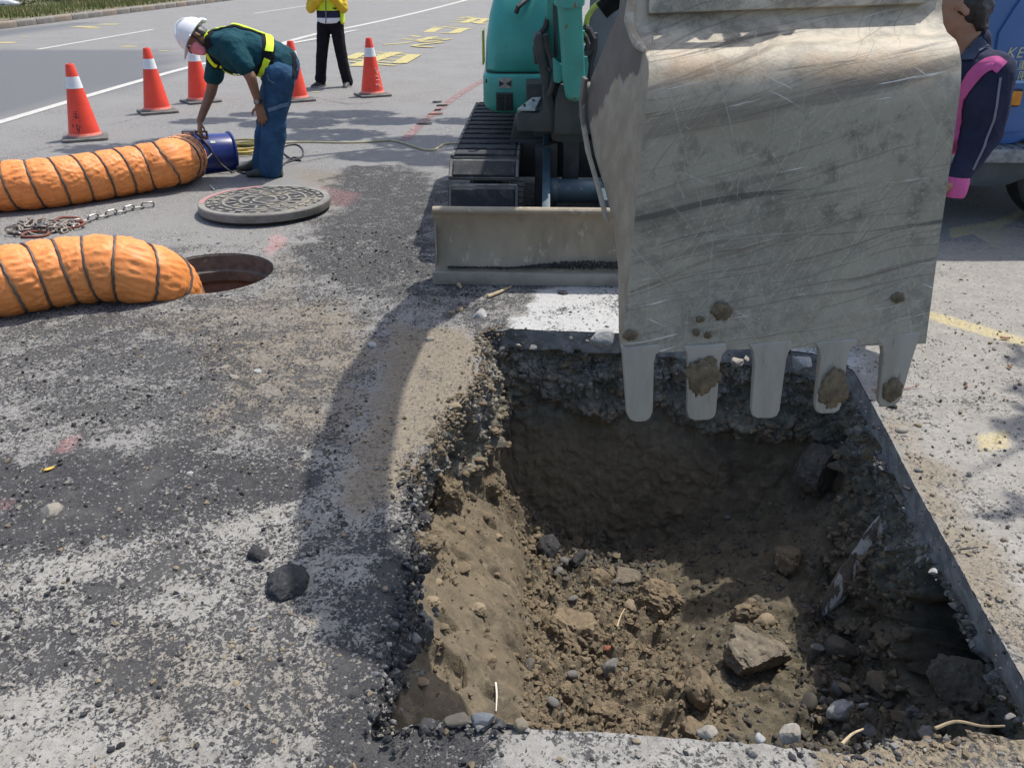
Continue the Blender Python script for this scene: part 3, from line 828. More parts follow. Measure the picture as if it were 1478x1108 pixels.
for xc in (-.135, 1.335):
    tk = MB()
    tk.box((xc, (TY0 + TY1) / 2, .30), (.20, TY1 - TY0, .20)); tk.box((xc, (TY0 + TY1) / 2, .42), (.12, 1.3, .10))
    for yy, rr in ((TY0, .20), (TY1, .205)):
        tk.cyl((xc - .07, yy, TZ), (xc + .07, yy, TZ), rr, n=24); tk.cyl((xc - .12, yy, TZ), (xc + .12, yy, TZ), .08, n=16)
    for k in range(5):
        yy = TY0 + .35 + k * .31
        tk.cyl((xc - .09, yy, .135), (xc + .09, yy, .135), .085, n=16)
    tk.xform(yawed); track = tk.build('crawler_track', M_DARKSTEEL, exc, .008)
    for i in range(NSH):
        shoe_mesh(i, xc).xform(yawed).build('track_shoe', [M_PAD, M_SHOE, M_LINKSTEEL], track, .004, 1)
# ---- frame between the tracks
m = MB()
m.box((.6, 6.0, .46), (1.2, 1.1, .24)); m.box((.6, 6.0, .63), (.9, .9, .12))
m.prism([(.16, .56), (.30, .60), (.30, .20), (.16, .10)], lambda x, z: (x, 5.62, z), lambda x, z: (x, 5.25, z))
m.prism([(.90, .60), (1.04, .56), (1.04, .10), (.90, .20)], lambda x, z: (x, 5.62, z), lambda x, z: (x, 5.25, z))
m.box((.38, 5.28, .50), (.10, .10, .36)); m.box((.85, 5.35, .52), (.30, .12, .28))
m.xform(yawed).build('undercarriage_frame', M_DARKSTEEL, exc, .012)
# ---- dozer blade
prof = [(4.385, .012), (4.372, .07), (4.395, .08), (4.425, .13), (4.445, .20), (4.445, .28), (4.425, .345), (4.395, .385), (4.375, .398), (4.372, .412), (4.385, .424), (4.41, .424), (4.435, .405),
        (4.47, .345), (4.485, .28), (4.485, .20), (4.465, .12), (4.43, .05), (4.41, .012)]
m = MB(); m.prism(prof, lambda y, z: (-.375, y, z), lambda y, z: (1.575, y, z))
for x in (-.373, 1.561): m.prism([(4.40, .10), (4.44, .40), (4.50, .34), (4.50, .06)], lambda y, z, x=x: (x + .001, y, z), lambda y, z, x=x: (x + .011, y, z))
blade = m.xform(yawed).build('dozer_blade', M_BLADE, exc, .004, 2, 50)
m = MB(); m.prism([(4.355, .002), (4.352, .072), (4.372, .076), (4.384, .004)], lambda y, z: (-.385, y, z), lambda y, z: (1.585, y, z))
m.xform(yawed).build('cutting_edge', M_BLADE_EDGE, blade, .003)
m = MB()
for x in (.23, .98):
    m = MB(); m.bar((x, 4.49, .30), (x, 5.45, .55), .045, .14); m.xform(yawed).build('blade_arm', M_BLUE_STEEL, exc, .006)
m = MB(); m.cyl((.255, 4.92, .385), (.55, 4.92, .385), .068, n=28); m.cyl((.252, 4.92, .385), (.30, 4.92, .385), .076, n=28)
m.box((.555, 4.80, .33), (.045, .50, .20))
m.xform(yawed).build('blade_cylinder', M_BLUE_STEEL, exc, .004)

# ---- upper body
def rrect(x0, x1, y0, y1, r, z, n=5):
    pts = []
    for cx, cy, a0 in ((x1 - r, y1 - r, 0), (x0 + r, y1 - r, 90), (x0 + r, y0 + r, 180), (x1 - r, y0 + r, 270)):
        for k in range(n + 1):
            a = R(a0 + 90 * k / n); pts.append(Vector((cx + r * math.cos(a), cy + r * math.sin(a), z)))
    return pts
def rings(x0, x1, y0, y1, r, lv):
    return [rrect(x0 + i, x1 - i * (1 if s else 0), y0 + f, y1 - i, max(r - i * .3, .03), z) for z, i, f, s in lv]
m = MB(); m.loft(rings(-.178, 1.55, 5.40, 7.45, .11, [(.735, .10, .10, 1), (.742, .055, .055, 1), (.765, .018, .018, 1), (.80, 0, 0, 1), (.955, 0, 0, 1), (.968, .004, .004, 1), (.975, .014, .014, 1)]))
body = m.build('body_skirt', M_TEAL, exc, 0, sharp=40)
m = MB(); m.loft(rings(-.160, 1.53, 5.44, 7.42, .11, [(.970, 0, 0, 1), (.992, 0, 0, 1)]))
m.build('seam_gap', M_RUBBER, body)
m = MB(); m.loft(rings(-.165, .30, 5.415, 7.40, .10, [(.986, .012, .012, 0), (1.0, 0, 0, 0), (1.15, .008, .012, 0), (1.30, .03, .05, 0), (1.45, .07, .12, 0), (1.60, .13, .22, 0), (1.72, .20, .36, 0), (1.79, .28, .5, 0), (1.81, .34, .6, 0)]))
hood = m.build('engine_hood', M_TEAL, exc, 0, sharp=50)
m = MB(); pts = [U(745, 18, 5.46), U(748, 10, 5.44), U(756, 3, 5.46), U(766, -8, 5.55), U(772, -14, 5.62)]
m.tube([Vector(p) + Vector((0, -.035, 0)) for p in pts], .014, 10)
m.build('grab_handle', M_RUBBER, hood)
# grille
m = MB(); a = U(716, 134, 5.395); b = U(740, 160, 5.395)
m.box(((a.x + b.x) / 2, 5.398, (a.z + b.z) / 2), (b.x - a.x, .008, a.z - b.z))
gr = m.build('grille', M_RUBBER, exc, .002)
for k in range(8):
    z = a.z + (b.z - a.z) * (k + .5) / 8
    MB().box(((a.x + b.x) / 2, 5.390, z), (b.x - a.x - .006, .010, .0055), (R(25), 0, 0)).build('grille_slat', M_FRAME, gr)
MB().box(((a.x + b.x) / 2 + .005, 5.388, (a.z + b.z) / 2), (.006, .008, a.z - b.z)).build('grille_bar', M_FRAME, gr)
M_STICK = simple('grey_sticker', (.35, .34, .31), (.26, .25, .22), 30, .4, .6, .6)
M_BLACKPRINT = simple('black_print', (.02, .02, .02), None, rough=.6)
a = U(720, 113, 5.395); b = U(738, 127, 5.395)
MB().box(((a.x + b.x) / 2, 5.397, (a.z + b.z) / 2), (b.x - a.x, .004, a.z - b.z)).build('warning_sticker', M_STICK, exc)
st = bpy.data.objects['warning_sticker']
m = MB(); zc_ = a.z * .42 + b.z * .58; xc_ = (a.x + b.x) / 2; w_ = (b.x - a.x) / 2
for sx in (-1, 1):
    m.prism([(xc_ + sx * w_ * .95, zc_ + .018), (xc_ + sx * w_ * .12, zc_), (xc_ + sx * w_ * .95, zc_ - .018)], lambda x, z: (x, 5.3938, z), lambda x, z: (x, 5.3950, z))
m.build('sticker_print', M_BLACKPRINT, st)
m = MB(); q = U(702, 117, 5.41); m.box((q.x, 5.405, q.z), (.010, .006, .022)); m.build('latch', M_RUBBER, exc)
# side lamp strip on the left flank
m = MB(); m.box((-.182, 5.75, 1.10), (.012, .16, .20)); m.build('side_marker', M_YGREEN, exc, .004)
# ---- cab
cab = MB()
for x in (.66, 1.52):
    for y in (5.52, 7.1):
        cab.bar((x, y, .98), (x + (.03 if x < 1 else -.03), y + (.12 if y < 6 else 0), 2.62), .07, .07)
cab.box((1.09, 6.35, 2.66), (.95, 1.6, .09)); cab.box((1.09, 5.53, 1.10), (.90, .05, .26)); cab.box((.66, 6.3, 1.2), (.04, 1.6, .45)); cab.box((1.52, 6.3, 1.2), (.04, 1.6, .45)); cab.box((1.09, 7.1, 1.3), (.86, .05, .65))
cabo = cab.build('cab', M_TEAL, exc, .015)
for nm, c, s in (('front_pane', (1.09, 5.60, 1.90), (.82, .012, 1.34)), ('side_pane', (.672, 6.35, 2.0), (.012, 1.46, 1.15)), ('side_pane', (1.508, 6.35, 2.0), (.012, 1.46, 1.15)), ('rear_pane', (1.09, 7.1, 2.1), (.80, .012, .95))):
    MB().box(c, s, (R(-5) if 'front' in nm else 0, 0, 0)).build(nm, M_GLASS, cabo)
m = MB(); m.box((1.1, 6.5, 1.35), (.5, .5, .16)); m.box((1.1, 6.75, 1.7), (.48, .14, .62), (R(-8), 0, 0)); m.build('operator_seat', M_RUBBER, cabo, .03)
m = MB(); m.tube([U(845, 62, 5.30), U(845, 40, 5.30), U(848, 25, 5.30), U(856, 12, 5.32), U(868, 2, 5.34), U(876, -10, 5.36)], .016, 12); m.build('grab_rail', M_YGREEN, exc)
m = MB(); m.box((.56, 5.46, 1.25), (.20, .05, .55)); m.build('cab_side_panel', simple('grey_panel', (.20, .215, .235), (.15, .16, .175), 6), exc, .01)
# ---- swing bracket
def plate(px, y0, y1): return MB().prism([(U(a, b, (y0 + y1) / 2).x, U(a, b, (y0 + y1) / 2).z) for a, b in px], lambda x, z: (x, y0, z), lambda x, z: (x, y1, z))
m = plate([(746, 186), (746, 160), (752, 157), (778, 160), (784, 152), (783, 125), (777, 95), (771, 72), (769, 56), (773, 47), (780, 46), (785, 54), (787, 80), (792, 110), (798, 140), (801, 160), (802, 187)], 4.92, 5.10)
m.prism([(U(a, b, 5.0).x, U(a, b, 5.0).z) for a, b in [(798, 189), (800, 140), (806, 118), (845, 118), (850, 140), (852, 189)]], lambda x, z: (x, 4.88, z), lambda x, z: (x, 5.22, z))
m.box((.36, 5.30, .84), (.55, .24, .22))
m.cyl((.20, 5.0, .93), (.46, 5.0, .93), .055, n=20); m.cyl((.33, 5.02, .66), (.33, 5.02, 1.0), .10, n=24)
m.build('swing_bracket', M_FRAME, exc, .012)
m = plate([(750, 158), (776, 143), (781, 145), (781, 157)], 4.86, 4.92)
a = U(752, 157, 4.93); m = MB()
m.add([U(747, 157, 4.90), U(772, 157, 4.90), U(781, 140, 5.05), U(768, 141, 5.05)], [(0, 1, 2, 3)]); m.add([p - Vector((0, 0, .012)) for p in m.v], [(3, 2, 1, 0)])
m.add([Vector(p) for p in m.v], [(0, 4, 5, 1), (1, 5, 6, 2), (2, 6, 7, 3), (3, 7, 4, 0)])
m.build('step_plate', simple('bare_step_plate', (.30, .36, .34), (.20, .24, .22), 20, rough=.45), exc)
for px in (757, 770):
    m = MB(); m.cyl(U(px, 153 - (px - 757) * .5, 4.93), U(px, 150 - (px - 757) * .5, 4.93), .008, n=8); m.build('step_bolt', M_DARKSTEEL, exc)
# ---- boom, arm, cylinders
def bx(Y): return .30 + (5.05 - Y) * .115
def beam(path, wid, name, mat):
    m = MB(); rs = []
    P = [Vector((bx(y) if True else 0, y, z)) for y, z, d in path]
    for i, (y, z, d) in enumerate(path):
        a = P[max(i - 1, 0)]; b = P[min(i + 1, len(P) - 1)]
        t = (b - a).normalized(); xx = Vector((1, -.115, 0)).normalized(); nn = xx.cross(t).normalized()
        rs.append([P[i] + xx * sx * wid / 2 + nn * sn * d / 2 for sx, sn in ((-1, -1), (1, -1), (1, 1), (-1, 1))])
    m.loft(rs); return m.build(name, mat, exc, .012)
boom = beam([(5.22, 1.00, .20), (5.12, 1.35, .26), (4.95, 1.9, .32), (4.62, 2.4, .36), (4.05, 2.78, .36), (3.4, 2.92, .30), (2.85, 2.86, .20)], .19, 'boom', M_TEAL_OLD)
m = MB()
pb = [U(829, 133, 4.84), U(828, 110, 4.83), U(822, 0, 4.72), Vector((bx(4.55), 4.55, 2.0))]
m.tube(pb, [.052, .062, .062, .062], 24); m.tube([pb[2] + Vector((0, 0, -.02)), pb[2] + Vector((0, -.01, .03))], .078, 24)
m.ball(pb[0], .052, 3)
cylb = m.build('boom_cylinder', M_TEAL_OLD, exc)
m = MB(); m.tube([Vector(pb[3]), Vector((bx(4.25), 4.25, 2.60))], .030, 16); m.build('cylinder_rod', M_LINKSTEEL, cylb)
m = plate([(797, 82), (798, 96), (799, 118), (806, 120), (812, 116), (815, 90), (808, 92)], 4.86, 4.93); m.build('pin_guard', M_TEAL_OLD, exc, .01)
m = plate([(836, 84), (848, 82), (849, 92), (846, 121), (840, 121), (840, 98), (835, 96)], 4.90, 4.95); m.build('hose_bracket', M_TEAL_OLD, exc, .006)
m = plate([(836, 44), (844, 44), (842, 54), (839, 56), (839, 64), (836, 66)], 4.82, 4.88); m.build('hose_clamp', M_TEAL_OLD, exc, .006)
m = MB()
def hose(pxs, Y, r): m.tube([U(a, b, Y + (i % 2) * .01) for i, (a, b) in enumerate(pxs)], r, 8)
hose([(800, -10), (801, 30), (802, 60), (803, 82)], 4.98, .010); hose([(795, -10), (793, 20), (787, 40), (778, 52), (773, 70), (776, 92)], 5.02, .018)
hose([(788, 50), (790, 70), (796, 85), (800, 110), (796, 128), (792, 138)], 4.90, .016); hose([(843, 40), (850, 44), (856, 56), (853, 70), (846, 78)], 4.9, .02)
hose([(842, 52), (846, 55), (849, 64), (846, 74), (840, 78)], 4.84, .014); hose([(858, 48), (858, 70), (852, 90), (850, 130)], 5.05, .02)
hose([(794, 88), (797, 96), (795, 102), (791, 99)], 4.9, .012)
m.build('hydraulic_hose', M_RUBBER, exc)
m = MB(); pts = [U(868 + 44 * k / 60, 16 - 26 * k / 60 - 4 * math.sin(k * .05), 5.2) for k in range(61)]
m.tube(pts, [.055 if k % 2 else .047 for k in range(61)], 14); m.build('ribbed_air_duct', M_RUBBER, exc)
arm = beam([(3.02, 3.10, .16), (2.86, 2.86, .30), (2.66, 2.45, .26), (2.48, 2.05, .20), (2.40, 1.86, .14)], .15, 'arm', M_TEAL_OLD)
m = MB(); m.tube([Vector((bx(3.75), 3.75, 3.12)), Vector((bx(3.25), 3.25, 3.16))], .055, 18); m.tube([Vector((bx(3.25), 3.25, 3.16)), Vector((bx(3.03), 3.03, 3.10))], .03, 14); m.build('arm_cylinder', M_TEAL_OLD, exc)
m = MB(); m.tube([Vector((bx(2.95) - .0, 2.62, 2.80)), Vector((bx(2.4), 2.36, 2.30))], .050, 18); m.tube([Vector((bx(2.4), 2.36, 2.30)), Vector((bx(2.2), 2.26, 2.02))], .028, 14)
m.box((bx(2.82), 2.70, 2.84), (.06, .14, .12)); m.build('bucket_cylinder', M_TEAL_OLD, exc)
m = MB()
for s in (-.10, .10):
    m.bar((.63 + s, 2.26, 2.02), (.645 + s, 2.26, 1.70), .02, .07); m.bar((.63 + s, 2.26, 2.02), (.62 + s, 2.50, 2.08), .02, .06)
m.cyl((.5, 2.26, 2.02), (.76, 2.26, 2.02), .025); m.build('bucket_linkage', M_DARKSTEEL, exc, .004)

# ---- bucket
BCX, TILT = .645, math.tan(R(2.0))
def yb(z): return 1.90 + .065 * (z - .75) / .64
def hwid(y, z): return .342 + .030 * (1.39 - min(z, 1.6)) / .64 + .105 * max(0, y - yb(z) - .03) / .65
def tilt(p): return (p[0], p[1], p[2] + (p[0] - BCX) * TILT)
outer = [(1.900, .742), (1.912, .86), (1.924, .98), (1.936, 1.10), (1.950, 1.24), (1.956, 1.30), (1.963, 1.345), (1.977, 1.385), (2.000, 1.412), (2.03, 1.426), (2.06, 1.430), (2.10, 1.436), (2.14, 1.452), (2.168, 1.482), (2.182, 1.525), (2.19, 1.60), (2.24, 1.70), (2.30, 1.75)]
inner = []
for i, (y, z) in enumerate(outer):
    a = outer[max(i - 1, 0)]; b = outer[min(i + 1, len(outer) - 1)]
    t = Vector((b[0] - a[0], b[1] - a[1])).normalized(); inner.append((y + t.y * .017, z - t.x * .017))
m = MB(); NXS = 28; rowsO = []
for prof_, flip in ((outer, 0), (inner, 1)):
    vs = []
    for (y, z) in prof_:
        h = hwid(y, z)
        for k in range(NXS + 1):
            x = BCX - h + 2 * h * k / NXS
            dn = 0.0
            if not flip:
                dn = .0035 * math.sin(x * 9 + z * 5) * math.sin(z * 7.5 + 1) + .0025 * math.sin(x * 23 + 2) * math.sin(z * 19)
            vs.append((x, y + dn, z))
    fs = []
    for i in range(len(prof_) - 1):
        for k in range(NXS):
            q = (i * (NXS + 1) + k, i * (NXS + 1) + k + 1, (i + 1) * (NXS + 1) + k + 1, (i + 1) * (NXS + 1) + k)
            fs.append(q if not flip else q[::-1])
    m.add(vs, fs)
nO = len(outer) * (NXS + 1)
fs = []
for k in range(NXS): fs.append((nO + k, nO + k + 1, k + 1, k))
e = (len(outer) - 1) * (NXS + 1)
for k in range(NXS): fs.append((e + k, e + k + 1, nO + e + k + 1, nO + e + k))
for i in range(len(outer) - 1):
    for s in (0, NXS):
        q = (i * (NXS + 1) + s, (i + 1) * (NXS + 1) + s, nO + (i + 1) * (NXS + 1) + s, nO + i * (NXS + 1) + s)
        fs.append(q)
m.f += fs; m.m += [0] * len(fs)
bucket = m.xform(tilt).build('bucket', M_BUCKET, exc, sharp=50)
def side_point(px, py):
    # where a sight line meets the flared left side plate
    d = ray(px, py); best = (9, None)
    for k in range(700):
        Y = 1.90 + k * .0012; X = d[0] * Y / d[1]; z = CAMH + d[2] * Y / d[1]
        e_ = abs(X - (BCX - hwid(Y, z) - .002))
        if Y > yb(z) + .02 and e_ < best[0]: best = (e_, (Y, z))
    return best[1]
mouth = [side_point(*p) for p in ((893, 12), (880, 40), (862, 84), (853, 105), (848, 140), (849, 165), (858, 215), (872, 262), (885, 312), (892, 380))]
side = outer[:16] + [(2.27, 1.70)] + mouth + [(1.955, .765), (1.93, .745)]
for sgn in (-1, 1):
    m = MB(); m.prism([(y + .003 if i < 16 else y, z) for i, (y, z) in enumerate(side)], lambda y, z: (BCX + sgn * (hwid(y, z) - .016), y, z), lambda y, z: (BCX + sgn * (hwid(y, z) + .002 - .004 * (y < yb(z) + .012)), y, z))
    sp_ = m.xform(tilt).build('side_plate', M_BUCKET_SIDE, bucket, .003, 2)
    cm = [Vector(p) for p in mouth[3:9]]; cutp = [tuple(p + Vector((-.012, 0))) for p in cm] + [tuple(p + Vector((.024, .004))) for p in cm[::-1]]
    m = MB(); m.prism(cutp, lambda y, z: (BCX + sgn * (hwid(y, z) + .011), y, z), lambda y, z: (BCX + sgn * (hwid(y, z) + .022), y, z)); m.xform(tilt).build('side_cutter', M_BUCKET_SIDE, bucket, .004)
    if sgn < 0:
        m = MB()   # ragged weld where the side plate meets the rolled heel
        m.tube([Vector((BCX + sgn * (hwid(y, z) + .002) + .004 * math.sin(y * 300 + z * 170), y - .002, z + .002)) for y, z in outer[9:16]], [.005, .009, .012, .010, .013, .010, .008], 8); m.xform(tilt).build('weld_bead', simple('rusty_weld', (.30, .24, .17), (.40, .36, .29), 40, rough=.8), bucket)
m = MB(); m.prism([(2.150, 1.497), (2.170, 1.492), (2.186, 1.535), (2.168, 1.545)], lambda y, z: (BCX - .325, y, z), lambda y, z: (BCX + .315, y, z)); m.xform(tilt).build('wear_strip', M_BUCKET, bucket, .003)
for sx in (-.115, -.075, .075, .115):
    m = MB(); m.prism([(2.19, 1.60), (2.24, 1.70), (2.22, 1.78), (2.27, 1.84), (2.40, 1.92), (2.46, 1.86), (2.44, 1.70), (2.34, 1.72)], lambda y, z: (BCX + sx - .01, y, z), lambda y, z: (BCX + sx + .01, y, z)); m.build('hinge_lug', M_BUCKET, bucket, .003)
TEETH = [[(898, 502), (903, 592), (908, 601), (916, 604), (930, 603), (937, 599), (941, 590), (944, 524), (947, 512), (954, 507), (952, 498)],
         [(986, 500), (991, 510), (993, 530), (990, 590), (993, 599), (1001, 602), (1022, 601), (1029, 598), (1032, 590), (1039, 524), (1043, 512), (1050, 506), (1049, 496)],
         [(1082, 498), (1087, 508), (1089, 524), (1082, 586), (1083, 595), (1090, 599), (1110, 599), (1119, 596), (1123, 588), (1135, 518), (1139, 508), (1145, 502), (1143, 492)],
         [(1176, 495), (1182, 504), (1184, 516), (1174, 580), (1175, 589), (1182, 593), (1200, 592), (1208, 589), (1212, 580), (1224, 514), (1230, 503), (1238, 498), (1238, 490)],
         [(1266, 490), (1274, 500), (1275, 512), (1265, 572), (1266, 581), (1272, 584), (1286, 582), (1294, 578), (1299, 570), (1316, 520), (1330, 484), (1328, 480)]]
for pts in TEETH:
    P = [U(a, b, 1.895) for a, b in pts]
    zt = max(p.z for p in P); zb = min(p.z for p in P)
    o = [(p.x, p.z) for p in P]
    m = MB(); m.prism(o, lambda x, z: (x, yb(z) - .0035 - .0 * z, z), lambda x, z: (x, yb(z) + .026 - .012 * (zt - z) / (zt - zb), z)); m.build('tooth', M_TOOTH, bucket, .005, 3)
def rough_ball(c, r, seed, sub=3, amp=.28, fr=2.2, fl=None, name='rock', mat=None, parent=None, rot=None, chip=0):
    """an irregular lump: a subdivided ball pushed in and out by noise, with a few flat chips"""
    bm = bmesh.new(); bmesh.ops.create_icosphere(bm, subdivisions=sub, radius=1.0)
    P = np.array([v.co[:] for v in bm.verts])
    rs = np.random.RandomState(seed)
    for _ in range(chip):
        d = rs.normal(size=3); d /= np.linalg.norm(d); h = rs.uniform(.45, .8)
        k = P @ d; P = np.where((k > h)[:, None], P - ((k - h) * .94)[:, None] * d, P)
    n = fbm(P[:, 0] + seed, P[:, 1], P[:, 2], fr, 4, seed) * amp + (0 if sub < 4 else fbm(P[:, 0], P[:, 1], P[:, 2] + seed, fr * 9, 3, seed + 9) * (.03 + amp * .22)) + fbm(P[:, 0], P[:, 1] + seed, P[:, 2], fr * 3.5, 3, seed + 5) * amp * .35
    P = P * (1 + n)[:, None]
    r = np.array(r if isinstance(r, (tuple, list)) else (r, r, r)); P = P * r
    if rot is not None: P = P @ np.array(Euler(rot).to_matrix()).T
    F = np.array([[v.index for v in f.verts] for f in bm.faces]); bm.free()
    me = np_mesh(name, P, F, True)
    if chip: me.set_sharp_from_angle(angle=R(38))
    o = link_mesh(name, me, mat)
    if parent is not None:
        o.parent = parent; off = Vector((0, 0, 0)); q = parent
        while q is not None: off += q.location; q = q.parent
        o.location = Vector(c) - off
    else: o.location = c
    return o
for (px, py, rx, rz, sd) in ((1015, 543, .040, .048, 11), (1203, 562, .034, .050, 12), (1288, 563, .022, .030, 13), (1042, 450, .022, .022, 14), (1296, 430, .014, .012, 15), (910, 484, .016, .012, 16), (1005, 480, .008, .008, 17), (1011, 461, .010, .007, 18), (1022, 484, .008, .008, 19)):
    q = U(px, py, 1.9); 
    q = U(px, py, yb(q.z) - .004)
    rough_ball(q, (rx, .011 if rx > .02 else .008, rz), sd, 4, .55, 2.2, None, 'mud_clump', M_MUD, bucket)
# ================================================================== people
from mathutils.bvhtree import BVHTree
M_SKIN = simple('tanned_skin', (.205, .105, .062), (.165, .082, .048), 18, .4, .65, .55, 0, .15, 150, .002)
M_SKIN_PALE = simple('light_skin', (.38, .215, .145), (.32, .175, .12), 18, .4, .65, .55)
M_HAIR = simple('black_hair', (.010, .009, .009), (.022, .019, .018), 60, .4, .6, .45, 0, .5, 160, .004)
def cloth(name, c1, c2, rough=.9, folds=.55, fs=13):
    t = NT(name)
    n = t.noise(fs, 4, .55, None, 1.2); w = t.noise(420, 2, .5)
    col = t.mix(t.ramp(t.noise(7, 5, .6), .38, .66), c1, c2)
    return t.out(col, rough, 0, t.bump(t.math('ADD', n, t.math('MULTIPLY', w, .04)), folds, .02), .2)
M_TEALSHIRT = cloth('dark_teal_shirt', (.010, .060, .078), (.006, .042, .058))
M_JEANS = cloth('blue_work_trousers', (.032, .085, .165), (.022, .060, .125), .9, .7, 11)
M_JEANSEAM = cloth('pale_trouser_stitching', (.12, .19, .28), (.09, .15, .23))
M_NAVY = cloth('navy_cloth', (.026, .030, .060), (.018, .021, .045))
M_BLACKCLOTH = cloth('black_cloth', (.010, .010, .014), (.006, .006, .009))
M_PINK = cloth('pink_cloth', (.58, .12, .30), (.48, .09, .25), .8, .4)
M_LIME = cloth('lime_reflective_cloth', (.62, .80, .035), (.52, .70, .03), .6, .25)
M_YELLOWCLOTH = cloth('yellow_jacket_cloth', (.66, .46, .035), (.55, .37, .03), .75, .7)
M_WHITETAPE = cloth('silver_reflective_tape', (.74, .76, .78), (.64, .66, .68), .45, .15)
M_MASK = cloth('pink_face_mask_cloth', (.78, .30, .36), (.68, .24, .30), .9, .35, 40)
M_HELMET = simple('white_helmet_shell', (.74, .75, .76), (.66, .67, .68), 6, .45, .65, .32)
M_SHOE_G = simple('grey_green_shoe', (.055, .065, .055), (.035, .04, .035), 20, .4, .6, .8, 0, .3, 80)
M_SHOE_B = simple('black_trainer', (.014, .014, .015), (.03, .03, .032), 30, .4, .6, .6)
M_SOLE = simple('pale_shoe_sole', (.30, .29, .27), (.2, .19, .18), 20, .4, .6, .8)

def hullseg(m, a, b, ra, rb, sub=2):
    bm = bmesh.new()
    s = bmesh.new(); bmesh.ops.create_icosphere(s, subdivisions=sub, radius=1.0); sv = [v.co.copy() for v in s.verts]; s.free()
    for c, r in ((Vector(a), ra), (Vector(b), rb)):
        if isinstance(r, tuple):
            rr, q = (r[0], r[1]) if isinstance(r[1], Matrix) else (r, Matrix.Identity(3))
        else: rr, q = (r, r, r), Matrix.Identity(3)
        for v in sv: bm.verts.new(q @ Vector((v.x * rr[0], v.y * rr[1], v.z * rr[2])) + c)
    bmesh.ops.convex_hull(bm, input=bm.verts)
    for v in [v for v in bm.verts if not v.link_faces]: bm.verts.remove(v)
    bm.verts.index_update()
    m.add([v.co.copy() for v in bm.verts], [tuple(v.index for v in f.verts) for f in bm.faces]); bm.free()
def fuse(name, segs, voxel, mats, parent, smooth=6, classify=None, wob=None):
    """one continuous surface grown over tapered limbs"""
    m = MB()
    for sg in segs: hullseg(m, *sg)
    me = bpy.data.meshes.new('tmp'); me.from_pydata([tuple(p) for p in m.v], [], m.f)
    bm = bmesh.new(); bm.from_mesh(me); bmesh.ops.recalc_face_normals(bm, faces=bm.faces); bm.to_mesh(me); bm.free()
    o = bpy.data.objects.new('tmp', me); COL.objects.link(o)
    md = o.modifiers.new('r', 'REMESH'); md.mode = 'VOXEL'; md.voxel_size = voxel
    md = o.modifiers.new('s', 'SMOOTH'); md.factor = .5; md.iterations = smooth
    dg = bpy.context.evaluated_depsgraph_get(); dg.update()
    out = bpy.data.meshes.new_from_object(o.evaluated_get(dg)); bpy.data.objects.remove(o); bpy.data.meshes.remove(me)
    n = len(out.vertices); co = np.empty(n * 3, np.float32); out.vertices.foreach_get('co', co); co = co.reshape(-1, 3)
    if wob:
        no = np.empty(n * 3, np.float32); out.vertices.foreach_get('normal', no); no = no.reshape(-1, 3)
        d = fbm(co[:, 0], co[:, 1], co[:, 2], wob[1], 3, 12) * wob[0]
        co = co + no * d[:, None]
    world_co = co.copy()
    off = np.array(parent.location if parent else (0, 0, 0)); co = co - off
    out.vertices.foreach_set('co', co.ravel().astype(np.float32))
    mats = mats if isinstance(mats, (list, tuple)) else [mats]
    out.materials.clear()
    for q in mats: out.materials.append(q)
    if classify:
        for p in out.polygons:
            c = Vector(world_co[list(p.vertices)].mean(0)); p.material_index = classify(c)
    out.polygons.foreach_set('use_smooth', [True] * len(out.polygons)); out.name = name; out.update()
    o = bpy.data.objects.new(name, out); COL.objects.link(o); o.parent = parent
    return o
def bvh_of(o, parent):
    off = parent.location
    return BVHTree.FromPolygons([v.co + off for v in o.data.vertices], [tuple(p.vertices) for p in o.data.polygons])
def on_surface(b, px, py):
    d = Vector(ray(px, py)).normalized()
    h = b.ray_cast(Vector((0, 0, CAMH)), d)
    if h[0] is not None: return h[0]
    return b.find_nearest(U(px, py, b_depth[0]))[0]
b_depth = [7.0]
def ribbon(name, b, pts, width, off, mat, parent, res=10):
    """a band of cloth laid on a body's surface"""
    P = [p for p in pts if p is not None]; S = []
    for i in range(len(P) - 1):
        for k in range(res): S.append(P[i].lerp(P[i + 1], k / res))
    S.append(P[-1]); rows = []
    for i, p in enumerate(S):
        t = (S[min(i + 1, len(S) - 1)] - S[max(i - 1, 0)]).normalized()
        q, nrm, _, _ = b.find_nearest(p)
        side = t.cross(nrm).normalized(); row = []
        for s in (-1, -.5, 0, .5, 1):
            w = q + side * s * width / 2
            q2, n2, _, _ = b.find_nearest(w); row.append(q2 + n2 * off)
        for s in (1, .5, 0, -.5, -1):
            w = q + side * s * width / 2
            q2, n2, _, _ = b.find_nearest(w); row.append(q2 + n2 * (off - .004))
        rows.append(row)
    m = MB(); m.loft(rows); return m.build(name, mat, parent, sharp=60)
